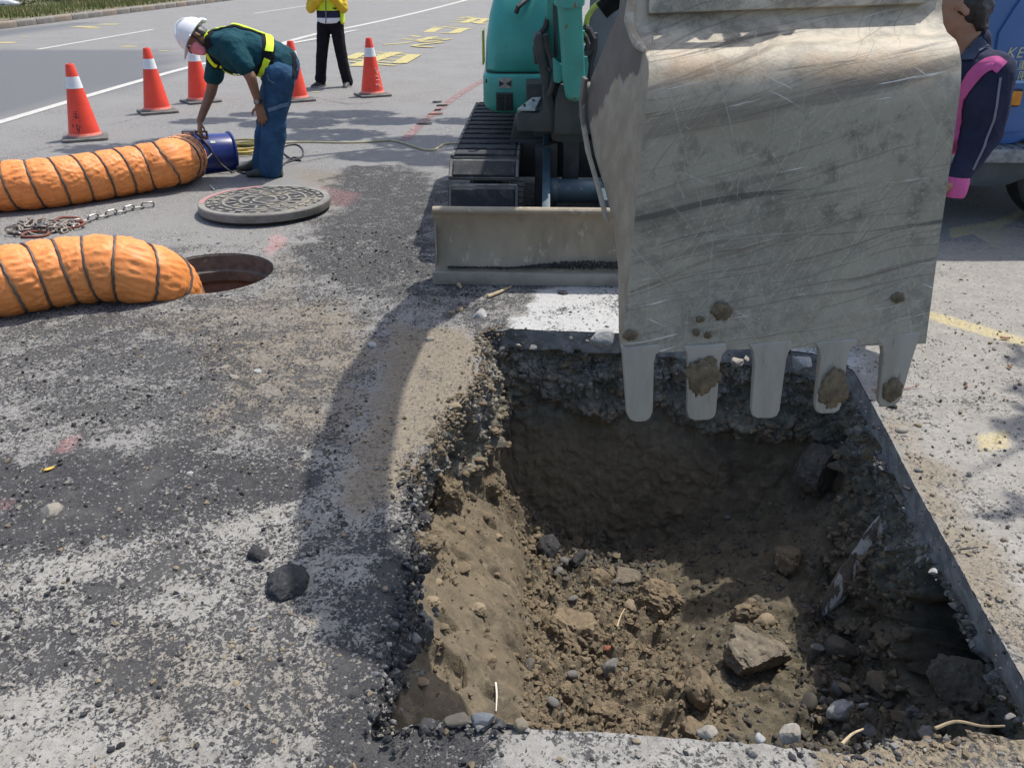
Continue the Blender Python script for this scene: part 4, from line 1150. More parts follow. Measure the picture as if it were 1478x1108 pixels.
def hand(w, d, pn, size=1.0, curl=25, thumb=1, spread=6):
    """wrist, direction of the fingers, normal out of the back of the hand -> capsules for a palm and five fingers"""
    w = Vector(w); d = Vector(d).normalized(); pn = Vector(pn); pn = (pn - d * pn.dot(d)).normalized(); x = d.cross(pn) * thumb
    S = []; L = .088 * size
    for k in range(4):
        kx = (1.5 - k) * .0195 * size
        kn = w + d * (L - .006 * abs(k - 1.2)) + x * kx
        S.append((w + x * kx * .62, kn, .0135 * size, .0115 * size))
        p = kn; ang = curl * .6; ln = (.040, .046, .042, .034)[k] * size
        for j, (f, r) in enumerate(((1, .0098), (.66, .0088), (.55, .0078))):
            a = R(ang); dd = (d * math.cos(a) - pn * math.sin(a) + x * math.sin(R((1.5 - k) * spread)) * .8).normalized()
            q = p + dd * ln * f; S.append((p, q, r * size, r * .92 * size)); p = q; ang += curl
    p = w + d * .024 * size + x * .026 * size
    q = p + (d * .55 + x * .75 - pn * .25).normalized() * .042 * size; S.append((w + d * .012, p, .016 * size, .0135 * size)); S.append((p, q, .0125 * size, .0108 * size))
    r_ = q + (d * .85 + x * .25 - pn * .35).normalized() * .034 * size; S.append((q, r_, .0105 * size, .0085 * size))
    return S
def head_frame(c, fwd, up):
    f = Vector(fwd).normalized(); u = Vector(up); u = (u - f * u.dot(f)).normalized(); x = f.cross(u)
    M = Matrix((x, f, u)).transposed()
    return lambda p: Vector(c) + M @ Vector(p), M
def head_segs(H, M, s=1.0):
    e = lambda a, b, c: ((a * s, b * s, c * s), M)
    return [(H((0, -.015, .03)), H((0, .02, .025)), e(.076, .085, .085), e(.072, .075, .085)), (H((0, .035, -.03)), H((0, .045, -.085)), e(.062, .055, .055), e(.036, .032, .026)),
            (H((0, .02, -.05)), H((0, .0, -.02)), e(.058, .06, .05), e(.068, .075, .07)),
            (H((0, .098, .005)), H((0, .114, -.022)), .010 * s, .0145 * s), (H((-.010, .108, -.026)), H((.010, .108, -.026)), .0085 * s, .0085 * s),
            (H((-.022, .088, -.058)), H((.022, .088, -.058)), .009 * s, .009 * s), (H((-.018, .089, -.068)), H((.018, .089, -.068)), .0085 * s, .0085 * s),
            (H((-.045, .080, .024)), H((.045, .080, .024)), .014 * s, .014 * s)] + \
           [(H((sx * .079, -.002, .012)), H((sx * .085, -.014, -.022)), e(.010, .022, .026), e(.008, .014, .018)) for sx in (-1, 1)]
def eyes(H, parent):
    for sx in (-1, 1):
        m = MB(); m.ball(H((sx * .030, .083, .006)), .0118, 2); o = m.build('eye', simple('eye_white', (.55, .53, .50), None, rough=.3), parent)
        m = MB(); m.ball(H((sx * .030, .0915, .005)), .0055, 2); m.build('iris', simple('dark_iris', (.012, .008, .006), None, rough=.2), o)

# ---- the worker bent over the blower
wf = G(392, 251); WY = wf.y
b_depth[0] = WY
wk = empty('person', (wf.x, wf.y, 0), 'bent-over worker in white helmet, pink mask and dark teal shirt reaching to the blue blower', 'person')
q = lambda a, b, dy=0.0: U(a, b, WY + dy)
N_, Fa = -.11, .13
H1, HM1 = head_frame(q(283, 55, -.02), (-.50, -.42, -.76), (-.80, -.05, .55))
shN, elN, wrN = q(334, 68, -.20), q(362, 112, -.24), q(373.5, 150, -.22)
shF, elF, wrF = q(314, 86, .16), q(305, 132, .14), q(288.5, 175, .02)
skin = [(q(306, 60), H1((0, -.02, -.05)), .062, .060), (q(318, 62), q(304, 58), .09, .06),
        (shN, elN, .055, .044), (elN, wrN, .044, .027), (shF, elF, .055, .044), (elF, wrF, .044, .028),
        (q(400, 100), q(345, 68), .12, .13), (q(345, 68), q(318, 64), .13, .10),
        (q(402, 105, N_), q(397, 172, N_), .085, .055), (q(397, 172, N_), q(394, 244, N_), .055, .04), (q(400, 105, Fa), q(386, 172, Fa), .085, .055), (q(386, 172, Fa), q(379, 244, Fa), .055, .04)]
skin += head_segs(H1, HM1)
skin += hand(wrN, q(379, 172, -.22) - wrN, (.25, -1, .1), 1.0, 16, 1) + hand(wrF, (-.10, -.25, -1), (-.75, -.55, .1), 1.0, 44, -1)
body1 = fuse('body', skin, .0075, M_SKIN, wk, 3)
eyes(H1, wk)
tr = [(q(404, 100), q(400, 104), (.155, .185, .13), (.15, .18, .12)), (q(412, 92), q(402, 102), (.11, .16, .11), (.12, .17, .11)),
      (q(403, 108, N_), q(397, 172, N_), .125, .098), (q(397, 172, N_), q(391, 244, N_), .098, .100), (q(401, 108, Fa), q(387, 172, Fa), .122, .095), (q(387, 172, Fa), q(379, 246, Fa), .095, .092)]
trou = fuse('trousers', tr, .010, M_JEANS, wk, 5, None, (.019, 10))
bt = bvh_of(trou, wk)
ribbon('pocket_flap', bt, [on_surface(bt, a, b) for a, b in ((388, 159), (396, 156), (406, 152), (415, 150))], .028, .012, M_JEANSEAM, trou)
ribbon('pocket_seam', bt, [on_surface(bt, a, b) for a, b in ((386, 108), (389, 116), (397, 121))], .008, .006, M_JEANSEAM, trou)
ribbon('belt', bt, [on_surface(bt, a, b) for a, b in ((417, 75), (423, 84), (425, 96), (423, 112))], .045, .007, M_BLACKCLOTH, trou)
for dy, a in ((N_, 392), (Fa, 378)):
    m = MB(); c = q(a, 250, dy)
    m.loft([[Vector((c.x + x + ca * rx * 0 , c.y + sa * w * .5, max(0.004, h * (.5 + .5 * ca)))) for ca, sa in [(math.cos(t), math.sin(t)) for t in np.linspace(0, 2 * math.pi, 14, endpoint=False)]] for x, w, h, rx in ((.09, .05, .06, 0), (.07, .085, .10, 0), (0, .09, .11, 0), (-.08, .095, .085, 0), (-.14, .095, .06, 0), (-.185, .075, .045, 0), (-.205, .04, .03, 0))])
    m.build('shoe', M_SHOE_G, wk)
sh = [(q(404, 92), q(378, 80), (.15, .185, .15), (.16, .19, .165)), (q(378, 80), q(342, 70), (.16, .19, .165), (.165, .20, .17)), (q(342, 70), q(316, 64), (.165, .20, .165), (.10, .17, .11)),
      (q(316, 64), q(308, 60), (.10, .15, .10), .070), (q(352, 86), q(340, 92), (.13, .15, .10), (.10, .13, .08)),
      (q(338, 68, -.13), shN, .12, .088), (shN, q(353, 96, -.23), .088, .080), (q(322, 72, .1), shF, .11, .085), (shF, q(307, 112, .15), .085, .074)]
shirt = fuse('shirt', sh, .010, M_TEALSHIRT, wk, 5, None, (.015, 11))
bs = bvh_of(shirt, wk)
vest_black = [[(302, 70), (299, 52), (302, 39), (322, 35), (345, 33), (368, 40), (386, 50), (388, 72), (386, 92), (377, 111)], [(299, 74), (304, 86), (314, 96), (330, 103)]]
for k, pl in enumerate(vest_black):
    r0 = ribbon('vest_strap', bs, [on_surface(bs, a, b) for a, b in pl], .095 if k == 0 else .08, .008, M_BLACKCLOTH, wk)
    if k == 0: strap = r0
for pl, w in (([(298, 54), (300, 43), (306, 37), (324, 35.5)], .042), ([(333, 33.5), (350, 33), (364, 38), (383, 45)], .040), ([(389, 46), (389.5, 60), (388, 75)], .058), ([(386, 86), (382, 98), (376, 110)], .048), ([(300, 77), (304, 86), (313, 95)], .040), ([(318, 97), (328, 103), (348, 110)], .020)):
    ribbon('reflective_band', bs, [on_surface(bs, a, b) for a, b in pl], w, .013, M_LIME, strap)
# helmet with brim and label, mask, watch
m = MB(); vs = []; rg = []
for j in range(9):
    a = R(90 * j / 8); rr = math.cos(a); zz_ = math.sin(a)
    rg.append([H1((.112 * rr * math.cos(t), .132 * rr * math.sin(t) - .005, .035 + .118 * zz_)) for t in np.linspace(0, 2 * math.pi, 28, endpoint=False)])
rg.insert(0, [H1((.116 * math.cos(t), .138 * math.sin(t) - .005, .022)) for t in np.linspace(0, 2 * math.pi, 28, endpoint=False)])
m.loft(rg); helmet = m.build('helmet', M_HELMET, wk, sharp=60)
m = MB(); o_ = []
for t in np.linspace(R(15), R(165), 17): o_.append((.122 * math.cos(t), .145 * math.sin(t) + .050 * math.sin(t) ** 3 - .005))
o_ += [(-.10, .0), (.10, .0)]
m.prism(o_, lambda x, y: H1((x, y, .020 - max(0, y - .1) * .35)), lambda x, y: H1((x, y, .028 - max(0, y - .1) * .35))); m.build('helmet_brim', M_HELMET, helmet)
for sx in (-.045, 0, .045):
    m = MB(); m.tube([H1((sx * (1 - .3 * k / 8), .11 * math.cos(R(20 + 140 * k / 8)), .038 + .121 * math.sin(R(20 + 140 * k / 8)))) for k in range(9)], .007, 8); m.build('helmet_ridge', M_HELMET, helmet)
m = MB(); m.box(H1((.114, -.030, .062)), (.006, .050, .034), HM1 @ Euler((0, R(-12), 0)).to_matrix()); m.build('helmet_sticker', simple('tan_sticker', (.42, .24, .13), (.5, .4, .3), 60, .45, .55, .6), helmet)
for c_ in ((.118, .075, .055),): m = MB(); m.ball(H1((.085, .09, .075)), (.012, .012, .012), 2); m.build('helmet_vent', M_RUBBER, helmet)
m = MB(); m.ball(H1((0, -.135, .03)), (.045, .02, .022), 2); m.build('helmet_ratchet', M_HELMET, helmet)
m = MB(); m.tube([H1((.098, .02, .02)), H1((.082, .02, -.04)), H1((.05, .03, -.105)), H1((0, .035, -.125)), H1((-.05, .03, -.105)), H1((-.082, .02, -.04)), H1((-.098, .02, .02))], .005, 8); m.build('chin_strap', M_BLACKCLOTH, helmet)
fuse('face_mask', [(H1((0, .052, -.03)), H1((0, .050, -.085)), ((.064, .060, .040), HM1), ((.045, .044, .036), HM1)), (H1((0, .095, -.02)), H1((0, .088, -.06)), ((.022, .026, .022), HM1), ((.03, .022, .025), HM1))], .006, M_MASK, wk, 5)
m = MB()
for sx in (-1, 1): pass
m.tube([H1((.066, .05, -.03)), H1((.086, .0, -.0)), H1((.086, -.02, -.02)), H1((.066, .04, -.08))], .0025, 6); m.build('mask_loop', M_WHITETAPE, wk)
hr = fuse('hair', [(H1((0, -.03, .0)), H1((0, -.055, -.045)), ((.079, .075, .06), HM1), ((.062, .045, .04), HM1)), (H1((.074, -.005, .02)), H1((.078, .015, -.004)), .012, .008), (H1((-.074, -.005, .02)), H1((-.078, .015, -.004)), .012, .008)], .007, M_HAIR, wk, 3)
m = MB(); d_ = (wrN - elN).normalized(); c_ = wrN - d_ * .018
m.tube([c_ - d_ * .012, c_ + d_ * .012], .034, 18); wch = m.build('watch_strap', M_RUBBER, wk)
m = MB(); m.cyl(c_ + Vector((.0, -.030, .004)), c_ + Vector((.0, -.041, .004)), .017, n=18); m.build('watch_case', M_LINKSTEEL, wch)

# ---- the standing person in the hi-vis vest
pf = G(481, 125); PY = pf.y
b_depth[0] = PY
p2 = empty('person', (pf.x, pf.y, 0), 'standing person in yellow jacket, striped hi-vis vest and black trousers behind the cones', 'person')
q = lambda a, b, dy=0.0: U(a, b, PY + dy)
px_ = lambda z: q(478, 55).x
hx = q(478, 50).x
def at(x, z, dy=0.0): return Vector((hx + x, PY + dy, z))
H2, HM2 = head_frame(at(-.01, 1.50, -.03), (-.15, -1, -.12), (0, -.08, 1))
lA, lB = q(463, 118), q(502, 121)
hipA, hipB = at(-.085, .80), at(.085, .80)
knA, knB = q(464, 88, -.02), q(494, 88, -.02)
sk = [(at(0, .86), at(0, 1.18), (.13, .09, .1), (.15, .10, .1)), (at(0, 1.18), at(0, 1.29), (.15, .1, .08), (.10, .075, .06)), (at(0, 1.30), H2((0, -.01, -.06)), .052, .050),
      (hipA, knA, .075, .05), (knA, lA, .05, .035), (hipB, knB, .075, .05), (knB, lB, .05, .035),
      (at(-.17, 1.25), at(-.235, 1.0, -.05), .045, .038), (at(.17, 1.25), at(.21, 1.0, -.05), .045, .038), (at(-.235, 1.0, -.05), at(-.06, 1.14, -.20), .036, .026), (at(.21, 1.0, -.05), at(.05, 1.17, -.20), .036, .026)]
sk += head_segs(H2, HM2, .96) + hand(at(-.06, 1.14, -.20), (.9, -.1, .45), (-.2, -1, .4), .92, 30, 1) + hand(at(.05, 1.17, -.20), (-.9, -.1, .45), (.2, -1, .4), .92, 30, -1)
fuse('body', sk, .008, M_SKIN_PALE, p2, 3)
eyes(H2, p2)
fuse('hair', [(H2((0, -.03, .05)), H2((0, -.04, -.03)), ((.088, .085, .075), HM2), ((.08, .055, .06), HM2)), (H2((0, .05, .10)), H2((0, -.02, .09)), ((.06, .03, .02), HM2), ((.08, .06, .03), HM2)), (H2((.07, 0, .04)), H2((.075, -.02, -.05)), .025, .022), (H2((-.07, 0, .04)), H2((-.075, -.02, -.05)), .025, .022)], .008, M_HAIR, p2, 3)
fuse('trousers', [(at(0, .87), at(0, .80), (.165, .115, .07), (.16, .115, .08)), (hipA, knA, .098, .080), (knA, lA + Vector((0, 0, .03)), .080, .078), (hipB, knB, .098, .080), (knB, lB + Vector((0, 0, .03)), .080, .078)], .011, M_BLACKCLOTH, p2, 6, None, (.010, 10))
for c, dx in ((lA, -.10), (lB, -.01)):
    m = MB(); d0 = Vector((dx, -.16, 0)).normalized(); sdv = Vector((-d0.y, d0.x, 0)); rows = []
    for l_, w, h in ((-.07, .05, .06), (-.04, .08, .09), (.04, .085, .085), (.11, .09, .06), (.16, .075, .045), (.185, .04, .03)):
        rows.append([Vector((c.x, c.y, 0)) + d0 * l_ + sdv * w * .5 * math.sin(t) + Vector((0, 0, max(.004, h * (.5 + .5 * math.cos(t))))) for t in np.linspace(0, 2 * math.pi, 12, endpoint=False)])
    m.loft(rows); so = m.build('shoe', M_SHOE_B, p2)
    m = MB(); o_ = [(-.072, -.03), (-.072, .03), (.04, .047), (.12, .048), (.18, .028), (.192, 0), (.18, -.028), (.12, -.048), (.04, -.047)]
    m.prism(o_, lambda l_, w: Vector((c.x, c.y, .002)) + d0 * l_ + sdv * w, lambda l_, w: Vector((c.x, c.y, .020)) + d0 * l_ + sdv * w); m.build('shoe_sole', M_SOLE, so)
zb1, zb2, zb3, zb4, zt_ = q(478, 47).z, q(478, 37).z, q(478, 34.5).z, q(478, 25.5).z, q(478, 15.5).z
fuse('jacket_sleeve', [(at(-.16, 1.26), at(-.235, 1.0, -.05), .075, .066), (at(-.235, 1.0, -.05), at(-.09, 1.12, -.17), .066, .05)], .010, M_YELLOWCLOTH, p2, 5, None, (.010, 12))
fuse('jacket_sleeve', [(at(.16, 1.26), at(.205, 1.0, -.05), .075, .066), (at(.205, 1.0, -.05), at(.08, 1.15, -.17), .066, .05)], .010, M_YELLOWCLOTH, p2, 5, None, (.010, 12))
def vcls(c):
    if c.z > zt_ : return 0
    if zb1 < c.z < zb2 or zb3 < c.z < zb4: return 2
    return 1
vest = fuse('hi_vis_vest', [(at(-.005, .83), at(0, 1.0), (.172, .130, .03), (.172, .13, .08)), (at(0, 1.0), at(0, 1.22), (.172, .13, .08), (.178, .125, .06)), (at(0, 1.22), at(0, 1.30), (.17, .12, .05), (.11, .09, .03))], .009, [M_LIME, M_NAVY, M_WHITETAPE], p2, 3, vcls, (.006, 9))
bv = bvh_of(vest, p2)
ribbon('zip', bv, [on_surface(bv, 470.5, y) for y in (2, 12, 22, 32, 42, 50)], .014, .006, simple('grey_zip', (.16, .16, .17), None, rough=.5), vest)
ribbon('pocket_mark', bv, [on_surface(bv, a, b) for a, b in ((480, 12), (484, 13), (486, 10))], .018, .006, M_NAVY, vest)
fuse('jacket_hem', [(at(.165, .82, .02), at(.175, 1.02, .02), (.03, .09, .03), (.03, .09, .03))], .010, [M_LIME, M_YELLOWCLOTH], p2, 3, lambda c: 1 if c.z < .83 else 0)

# ---- the person behind the bucket
p3 = empty('person', (1.56, 3.74, 0), 'black-haired person in navy jacket with pink trim standing behind the bucket', 'person')
QY = 3.58
b_depth[0] = QY
q = lambda a, b, dy=0.0: U(a, b, QY + dy)
H3, HM3 = head_frame(q(1384, 8, .02), (-.93, .30, -.28), (-.12, 0, 1))
pel = Vector((1.60, 3.72, .84))
kn3 = [Vector((1.55, 3.62, .46)), Vector((1.55, 3.84, .46))]; an3 = [Vector((1.55, 3.66, .07)), Vector((1.56, 3.90, .07))]
sN, eN, wN = q(1425, 106, -.08), q(1419, 190, -.10), q(1380, 266, -.14)
sk = [(pel, q(1382, 140, .1), (.12, .14, .1), (.12, .16, .1)), (q(1382, 140, .1), q(1396, 82, .05), (.12, .16, .1), .09), (q(1397, 78, .04), H3((0, -.02, -.06)), .060, .056),
      (sN, eN, .05, .042), (eN, wN, .042, .028), (q(1372, 106, .28), q(1352, 190, .30), .05, .042), (q(1352, 190, .30), q(1325, 250, .2), .042, .028),
      (pel + Vector((0, -.09, 0)), kn3[0], .08, .055), (kn3[0], an3[0], .055, .04), (pel + Vector((0, .09, 0)), kn3[1], .08, .055), (kn3[1], an3[1], .055, .04)]
sk += head_segs(H3, HM3) + hand(wN, (-.75, -.05, -.6), (.5, -.7, -.5), 1.0, 24, 1) + hand(q(1325, 250, .2), (-.5, -.1, -.8), (.5, .6, -.2), 1.0, 24, -1)
fuse('body', sk, .0075, simple('warm_skin', (.33, .185, .125), (.28, .15, .10), 18, .4, .65, .55), p3, 3)
eyes(H3, p3)
fuse('hair', [(H3((0, -.025, .045)), H3((0, -.05, -.02)), ((.095, .095, .085), HM3), ((.090, .070, .07), HM3)), (H3((0, .05, .095)), H3((0, -.02, .10)), ((.07, .045, .03), HM3), ((.085, .07, .035), HM3)), (H3((0, -.055, -.02)), H3((0, -.070, -.095)), ((.086, .05, .05), HM3), ((.066, .030, .02), HM3))], .006, M_HAIR, p3, 2, None, (.010, 45))
jk = fuse('jacket', [(pel + Vector((.0, 0, .02)), q(1378, 180, .12), (.155, .175, .08), (.155, .185, .1)), (q(1378, 180, .12), q(1388, 112, .08), (.155, .185, .1), (.14, .185, .09)), (q(1388, 112, .08), q(1399, 84, .05), (.13, .16, .08), .085),
      (q(1399, 84, .05), q(1404, 62, .03), .080, .070), (q(1400, 108, 0), q(1429, 108, -.08), .105, .092), (q(1429, 108, -.08), q(1425, 150, -.10), .092, .086), (q(1425, 150, -.10), q(1420, 192, -.1), .086, .076), (q(1421, 192, -.1), eN, .076, .074), (eN, q(1382, 257, -.135), .076, .044),
      (q(1372, 106, .28), q(1352, 190, .30), .08, .07), (q(1352, 190, .30), q(1328, 244, .2), .07, .05)], .009, M_NAVY, p3, 5, None, (.009, 9))
bj = bvh_of(jk, p3)
ribbon('pink_yoke', bj, [on_surface(bj, a, b) for a, b in ((1446, 98), (1437, 91), (1425, 93), (1412, 103), (1400, 118), (1391, 136))], .055, .007, M_PINK, jk)
ribbon('pink_piping', bj, [on_surface(bj, a, b) for a, b in ((1391, 134), (1384, 155), (1381, 180), (1378, 205), (1374, 225))], .045, .007, M_PINK, jk)
ribbon('sleeve_piping', bj, [on_surface(bj, a, b) for a, b in ((1444, 112), (1440, 140), (1434, 175), (1420, 212), (1404, 245))], .008, .004, simple('grey_piping', (.16, .16, .2), None), jk)
ribbon('collar', bj, [on_surface(bj, a, b) for a, b in ((1420, 62), (1414, 66), (1404, 76), (1396, 88))], .06, .010, cloth('grey_blue_collar', (.075, .085, .13), (.06, .07, .11)), jk)
m = MB(); ca, cb_ = q(1384, 255, -.135), q(1377, 284, -.14); m.tube([ca, ca.lerp(cb_, .35), ca.lerp(cb_, .8), cb_, cb_, ca.lerp(cb_, .7)], [.043, .045, .043, .038, .034, .030], 24, cap=False); m.build('pink_cuff', M_PINK, p3)
fuse('trousers', [(pel + Vector((0, 0, .03)), pel, (.14, .165, .07), (.14, .165, .1))] + [(pel + Vector((0, s, -.02)), k_, .105, .082) for s, k_ in ((-.085, kn3[0]), (.085, kn3[1]))] + [(k_, a_ + Vector((0, 0, .03)), .082, .075) for k_, a_ in zip(kn3, an3)], .011, M_BLACKCLOTH, p3, 6, None, (.01, 10))
for a_ in an3:
    m = MB(); rows = []
    for l_, w, h in ((.08, .05, .07), (.05, .085, .10), (-.04, .09, .10), (-.12, .095, .065), (-.17, .08, .05), (-.20, .04, .03)):
        rows.append([Vector((a_.x + l_, a_.y + w * .5 * math.sin(t), max(.004, h * (.5 + .5 * math.cos(t))))) for t in np.linspace(0, 2 * math.pi, 12, endpoint=False)])
    m.loft(rows); m.build('shoe', M_SHOE_B, p3)
# ================================================================== traffic cones
M_CONE = simple('red_orange_cone', (.78, .055, .022), (.66, .045, .02), 5, .4, .65, .5, 0, .05, 30, .002, (.62, .10, .06), 14, .66, .76)
M_CONE_LOW = simple('scuffed_cone_foot', (.72, .14, .09), (.62, .24, .19), 18, .4, .65, .6)
M_BASE = simple('grey_rubber_base', (.135, .128, .115), (.095, .092, .085), 8, .4, .65, .85, 0, .3, 60)
M_BAND = simple('white_reflective_band', (.72, .73, .74), (.62, .63, .64), 9, .4, .65, .4)
CONES = [(124, 200, 24, 'red traffic cone with black handwriting nearest the orange hose'), (228, 162, 30, 'red traffic cone standing left of the bent worker\'s helmet'),
         (290, 147, 38, 'red traffic cone partly hidden behind the bent worker\'s face and arm'), (428, 145, 28, 'red traffic cone mostly hidden behind the worker\'s blue trousers'), (538, 138, 26, 'red traffic cone between the hi-vis vest person and the excavator')]
CH = .70
def cone_r(z): return .150 - (.150 - .038) * (z - .03) / (CH - .03)
def make_cone():
    r = empty('traffic_cone', (0, 0, 0), 'red traffic cone', 'traffic cone', 'traffic cones along the work area')
    m = MB(); o = []
    for sx, sy in ((1, 1), (-1, 1), (-1, -1), (1, -1)):
        for k in range(4):
            a = R({(1, 1): 0, (-1, 1): 90, (-1, -1): 180, (1, -1): 270}[(sx, sy)] + 30 * k); o.append((sx * .17 + .035 * math.cos(a), sy * .17 + .035 * math.sin(a)))
    m.prism(o, lambda x, y: (x, y, .001), lambda x, y: (x, y, .026)); m.lathe([(.175, .024), (.165, .04), (.152, .045)], n=32, cap=False); m.build('base', M_BASE, r, .004)
    m = MB(); m.lathe([(.158, .036), (.153, .048), (cone_r(.07), .07)], n=36, cap=False); m.lathe([(cone_r(.07), .07), (cone_r(.48), .48)], n=36, cap=False); m.lathe([(cone_r(.585), .585), (.040, .688), (.034, .698), (.024, .700), (.020, .69)], n=36, cap=False)
    cb = m.build('cone_body', M_CONE, r)
    m = MB(); m.lathe([(cone_r(.48) + .001, .479), (cone_r(.585) + .001, .586)], n=36, cap=False); m.build('reflective_band', M_BAND, r)
    m = MB(); m.lathe([(.1595, .036), (.1545, .048), (cone_r(.066) + .001, .066)], n=36, cap=False); m.build('scuffed_foot', M_CONE_LOW, cb)
    return r
c0 = make_cone(); cones = []
for i, (a, b, rz, lb) in enumerate(CONES):
    c = c0 if i == 0 else copy_tree(c0)
    g = G(a, b); c.location = (g.x, g.y, 0); c.rotation_euler = (0, 0, R(rz)); c['label'] = lb; cones.append(c)
M_INK = simple('black_marker_ink', (.02, .018, .018), None, rough=.6); M_CHALK = simple('pale_scuff_mark', (.62, .36, .33), None, rough=.8)
def cone_mark(cone, strokes, name, mat, wd=.006):
    """handwriting laid on the sloping side of a cone"""
    off = Vector((cone.location.x, cone.location.y, 0))
    m = MB()
    for st in strokes:
        pts = []
        for (a, b) in st:
            d = Vector(ray(a, b)); o_ = Vector((0, 0, CAMH)); t = .0; best = None
            for k in range(900):
                p = o_ + d * (6 + k * .006); rr = math.hypot(p.x - off.x, p.y - off.y)
                if 0 < p.z < CH and rr < cone_r(p.z): best = p; break
            if best is None: continue
            v = Vector((best.x - off.x, best.y - off.y, 0)).normalized(); pts.append(best + v * .002)
        if len(pts) > 1: m.tube(pts, wd / 2, 6)
    o = m.build(name, mat, None, origin=(0, 0, 0)); o.parent = cone; o.matrix_parent_inverse = (Matrix.Translation(off) @ Matrix.Rotation(cone.rotation_euler.z, 4, 'Z')).inverted()
    return o
z8 = lambda pts: [(60 + a / 5.685, 50 + b / 5.685) for a, b in pts]
strokes = [z8(p) for p in ([(258, 632), (292, 634)], [(276, 632), (272, 655)], [(262, 655), (300, 660)], [(300, 660), (306, 680), (284, 684), (262, 672)], [(285, 645), (282, 690)], [(254, 700), (318, 712)], [(256, 735), (262, 762)], [(288, 735), (296, 790)], [(298, 742), (318, 752)], [(318, 752), (304, 808)])]
mk = cone_mark(cones[0], strokes, 'handwriting', M_INK, .009)
mk['kind'] = 'stuff'
z3 = lambda pts: [(420 + a / 6.925, b / 6.925) for a, b in pts]
mk = cone_mark(cones[4], [z3(p) for p in ([(838, 680), (850, 720)], [(870, 690), (860, 740)], [(845, 760), (872, 770)], [(850, 800), (880, 800)], [(845, 845), (890, 860)], [(870, 830), (880, 868)])], 'pale_scribble', M_CHALK, .014); mk['kind'] = 'stuff'
mk = cone_mark(cones[4], [z3([(740, 872), (785, 888)]), z3([(745, 912), (780, 915)])], 'ink_scribble', M_INK, .007); mk['kind'] = 'stuff'

# ================================================================== blower and its ducts
M_BLOWER = simple('dark_blue_blower_paint', (.014, .028, .165), (.010, .020, .115), 6, .4, .65, .30, 0, .1, 20, .002, (.06, .08, .22), 20, .66, .74)
FY = G(310, 251).y + .17
fb = empty('blower', (U(310, 222, FY).x, FY, 0), 'blue cylinder blower fan the bent worker is touching', 'blower fan')
fa, fbp = U(280, 226, FY - .05), U(333, 223, FY + .12)
fd = (fbp - fa).normalized(); FRAD = .178
m = MB(); m.tube([fa, fa.lerp(fbp, .04), fbp - fd * .02, fbp], [FRAD * .98, FRAD, FRAD, FRAD], 48, cap=False); m.tube([fbp - fd * .02, fa], [FRAD - .008] * 2, 48, cap=False)
casing = m.build('casing', M_BLOWER, fb)
for p, r_ in ((fbp, .170), (fa + fd * .01, .168)):
    m = MB(); xx = fd.cross(Vector((0, 0, 1))).normalized(); yy = fd.cross(xx)
    m.tube([p + (xx * math.cos(t) + yy * math.sin(t)) * (r_ + .013) for t in np.linspace(0, 2 * math.pi, 48, endpoint=False)], .011, 8, closed=True); m.build('rim_ring', M_BLOWER, casing)
m = MB(); m.tube([fa.lerp(fbp, .75), fa.lerp(fbp, .55)], [.055, .06], 20)
for k in range(6):
    a = k * math.pi / 3; dr = xx * math.cos(a) + yy * math.sin(a)
    m.bar(fa.lerp(fbp, .75) + dr * .05, fa.lerp(fbp, .72) + dr * .15, .06, .006)
m.build('fan_blades', M_DARKSTEEL, fb)
m = MB()
for k in range(5):
    rr = .03 + .03 * k
    m.tube([fbp - fd * .006 + (xx * math.cos(t) + yy * math.sin(t)) * rr for t in np.linspace(0, 2 * math.pi, 40, endpoint=False)], .0025, 6, closed=True)
for k in range(4):
    a = k * math.pi / 4; dr = xx * math.cos(a) + yy * math.sin(a); m.tube([fbp - fd * .006 - dr * .16, fbp - fd * .006 + dr * .16], .003, 6)
m.build('guard_grille', M_DARKSTEEL, fb)
for f_ in (.18, .84):
    p = fa.lerp(fbp, f_)
    m = MB(); m.prism([(-.15, .0), (-.11, .0), (-.05, p.z - FRAD + .02), (.05, p.z - FRAD + .02), (.11, .0), (.15, .0), (.15, -.012 + .014), (.06, p.z - FRAD + .035), (-.06, p.z - FRAD + .035), (-.15, .002)][:6] , lambda y, z: (p.x - .02, p.y + y, z + .002), lambda y, z: (p.x + .02, p.y + y, z + .002)); m.build('foot_bracket', M_BLOWER, fb, .003)
    for s in (-.13, .13):
        m = MB(); m.box((p.x, p.y + s, .014), (.05, .035, .024)); m.build('rubber_foot', M_RUBBER, fb, .004)
hA, hB = U(279, 191, FY - .02), U(298, 190.5, FY - .05)
m = MB(); m.tube([Vector((hA.x, hA.y, hA.z - .045)), hA, hA.lerp(hB, .5) + Vector((0, 0, .006)), hB, Vector((hB.x, hB.y, hB.z - .045))], .011, 10); m.build('carry_handle', M_RUBBER, fb)
bx_ = U(273, 191, FY - .03); m = MB(); m.box((bx_.x, bx_.y, bx_.z - .010), (.10, .08, .058)); ctl = m.build('switch_box', simple('dark_grey_switch_box', (.06, .063, .07), (.10, .10, .11), 10, rough=.45), fb, .006)
m = MB(); m.box((bx_.x - .006, bx_.y - .041, bx_.z - .006), (.05, .004, .03)); m.build('switch_plate', simple('pale_switch_plate', (.3, .31, .33), None), ctl)
def on_barrel(a, b, off=.006):
    d = Vector(ray(a, b))
    for k in range(1200):
        p = Vector((0, 0, CAMH)) + d * (5.2 + k * .003); w = p - fa; r_ = (w - fd * w.dot(fd)).length
        if r_ < FRAD + off: return p
    return U(a, b, FY - .17)
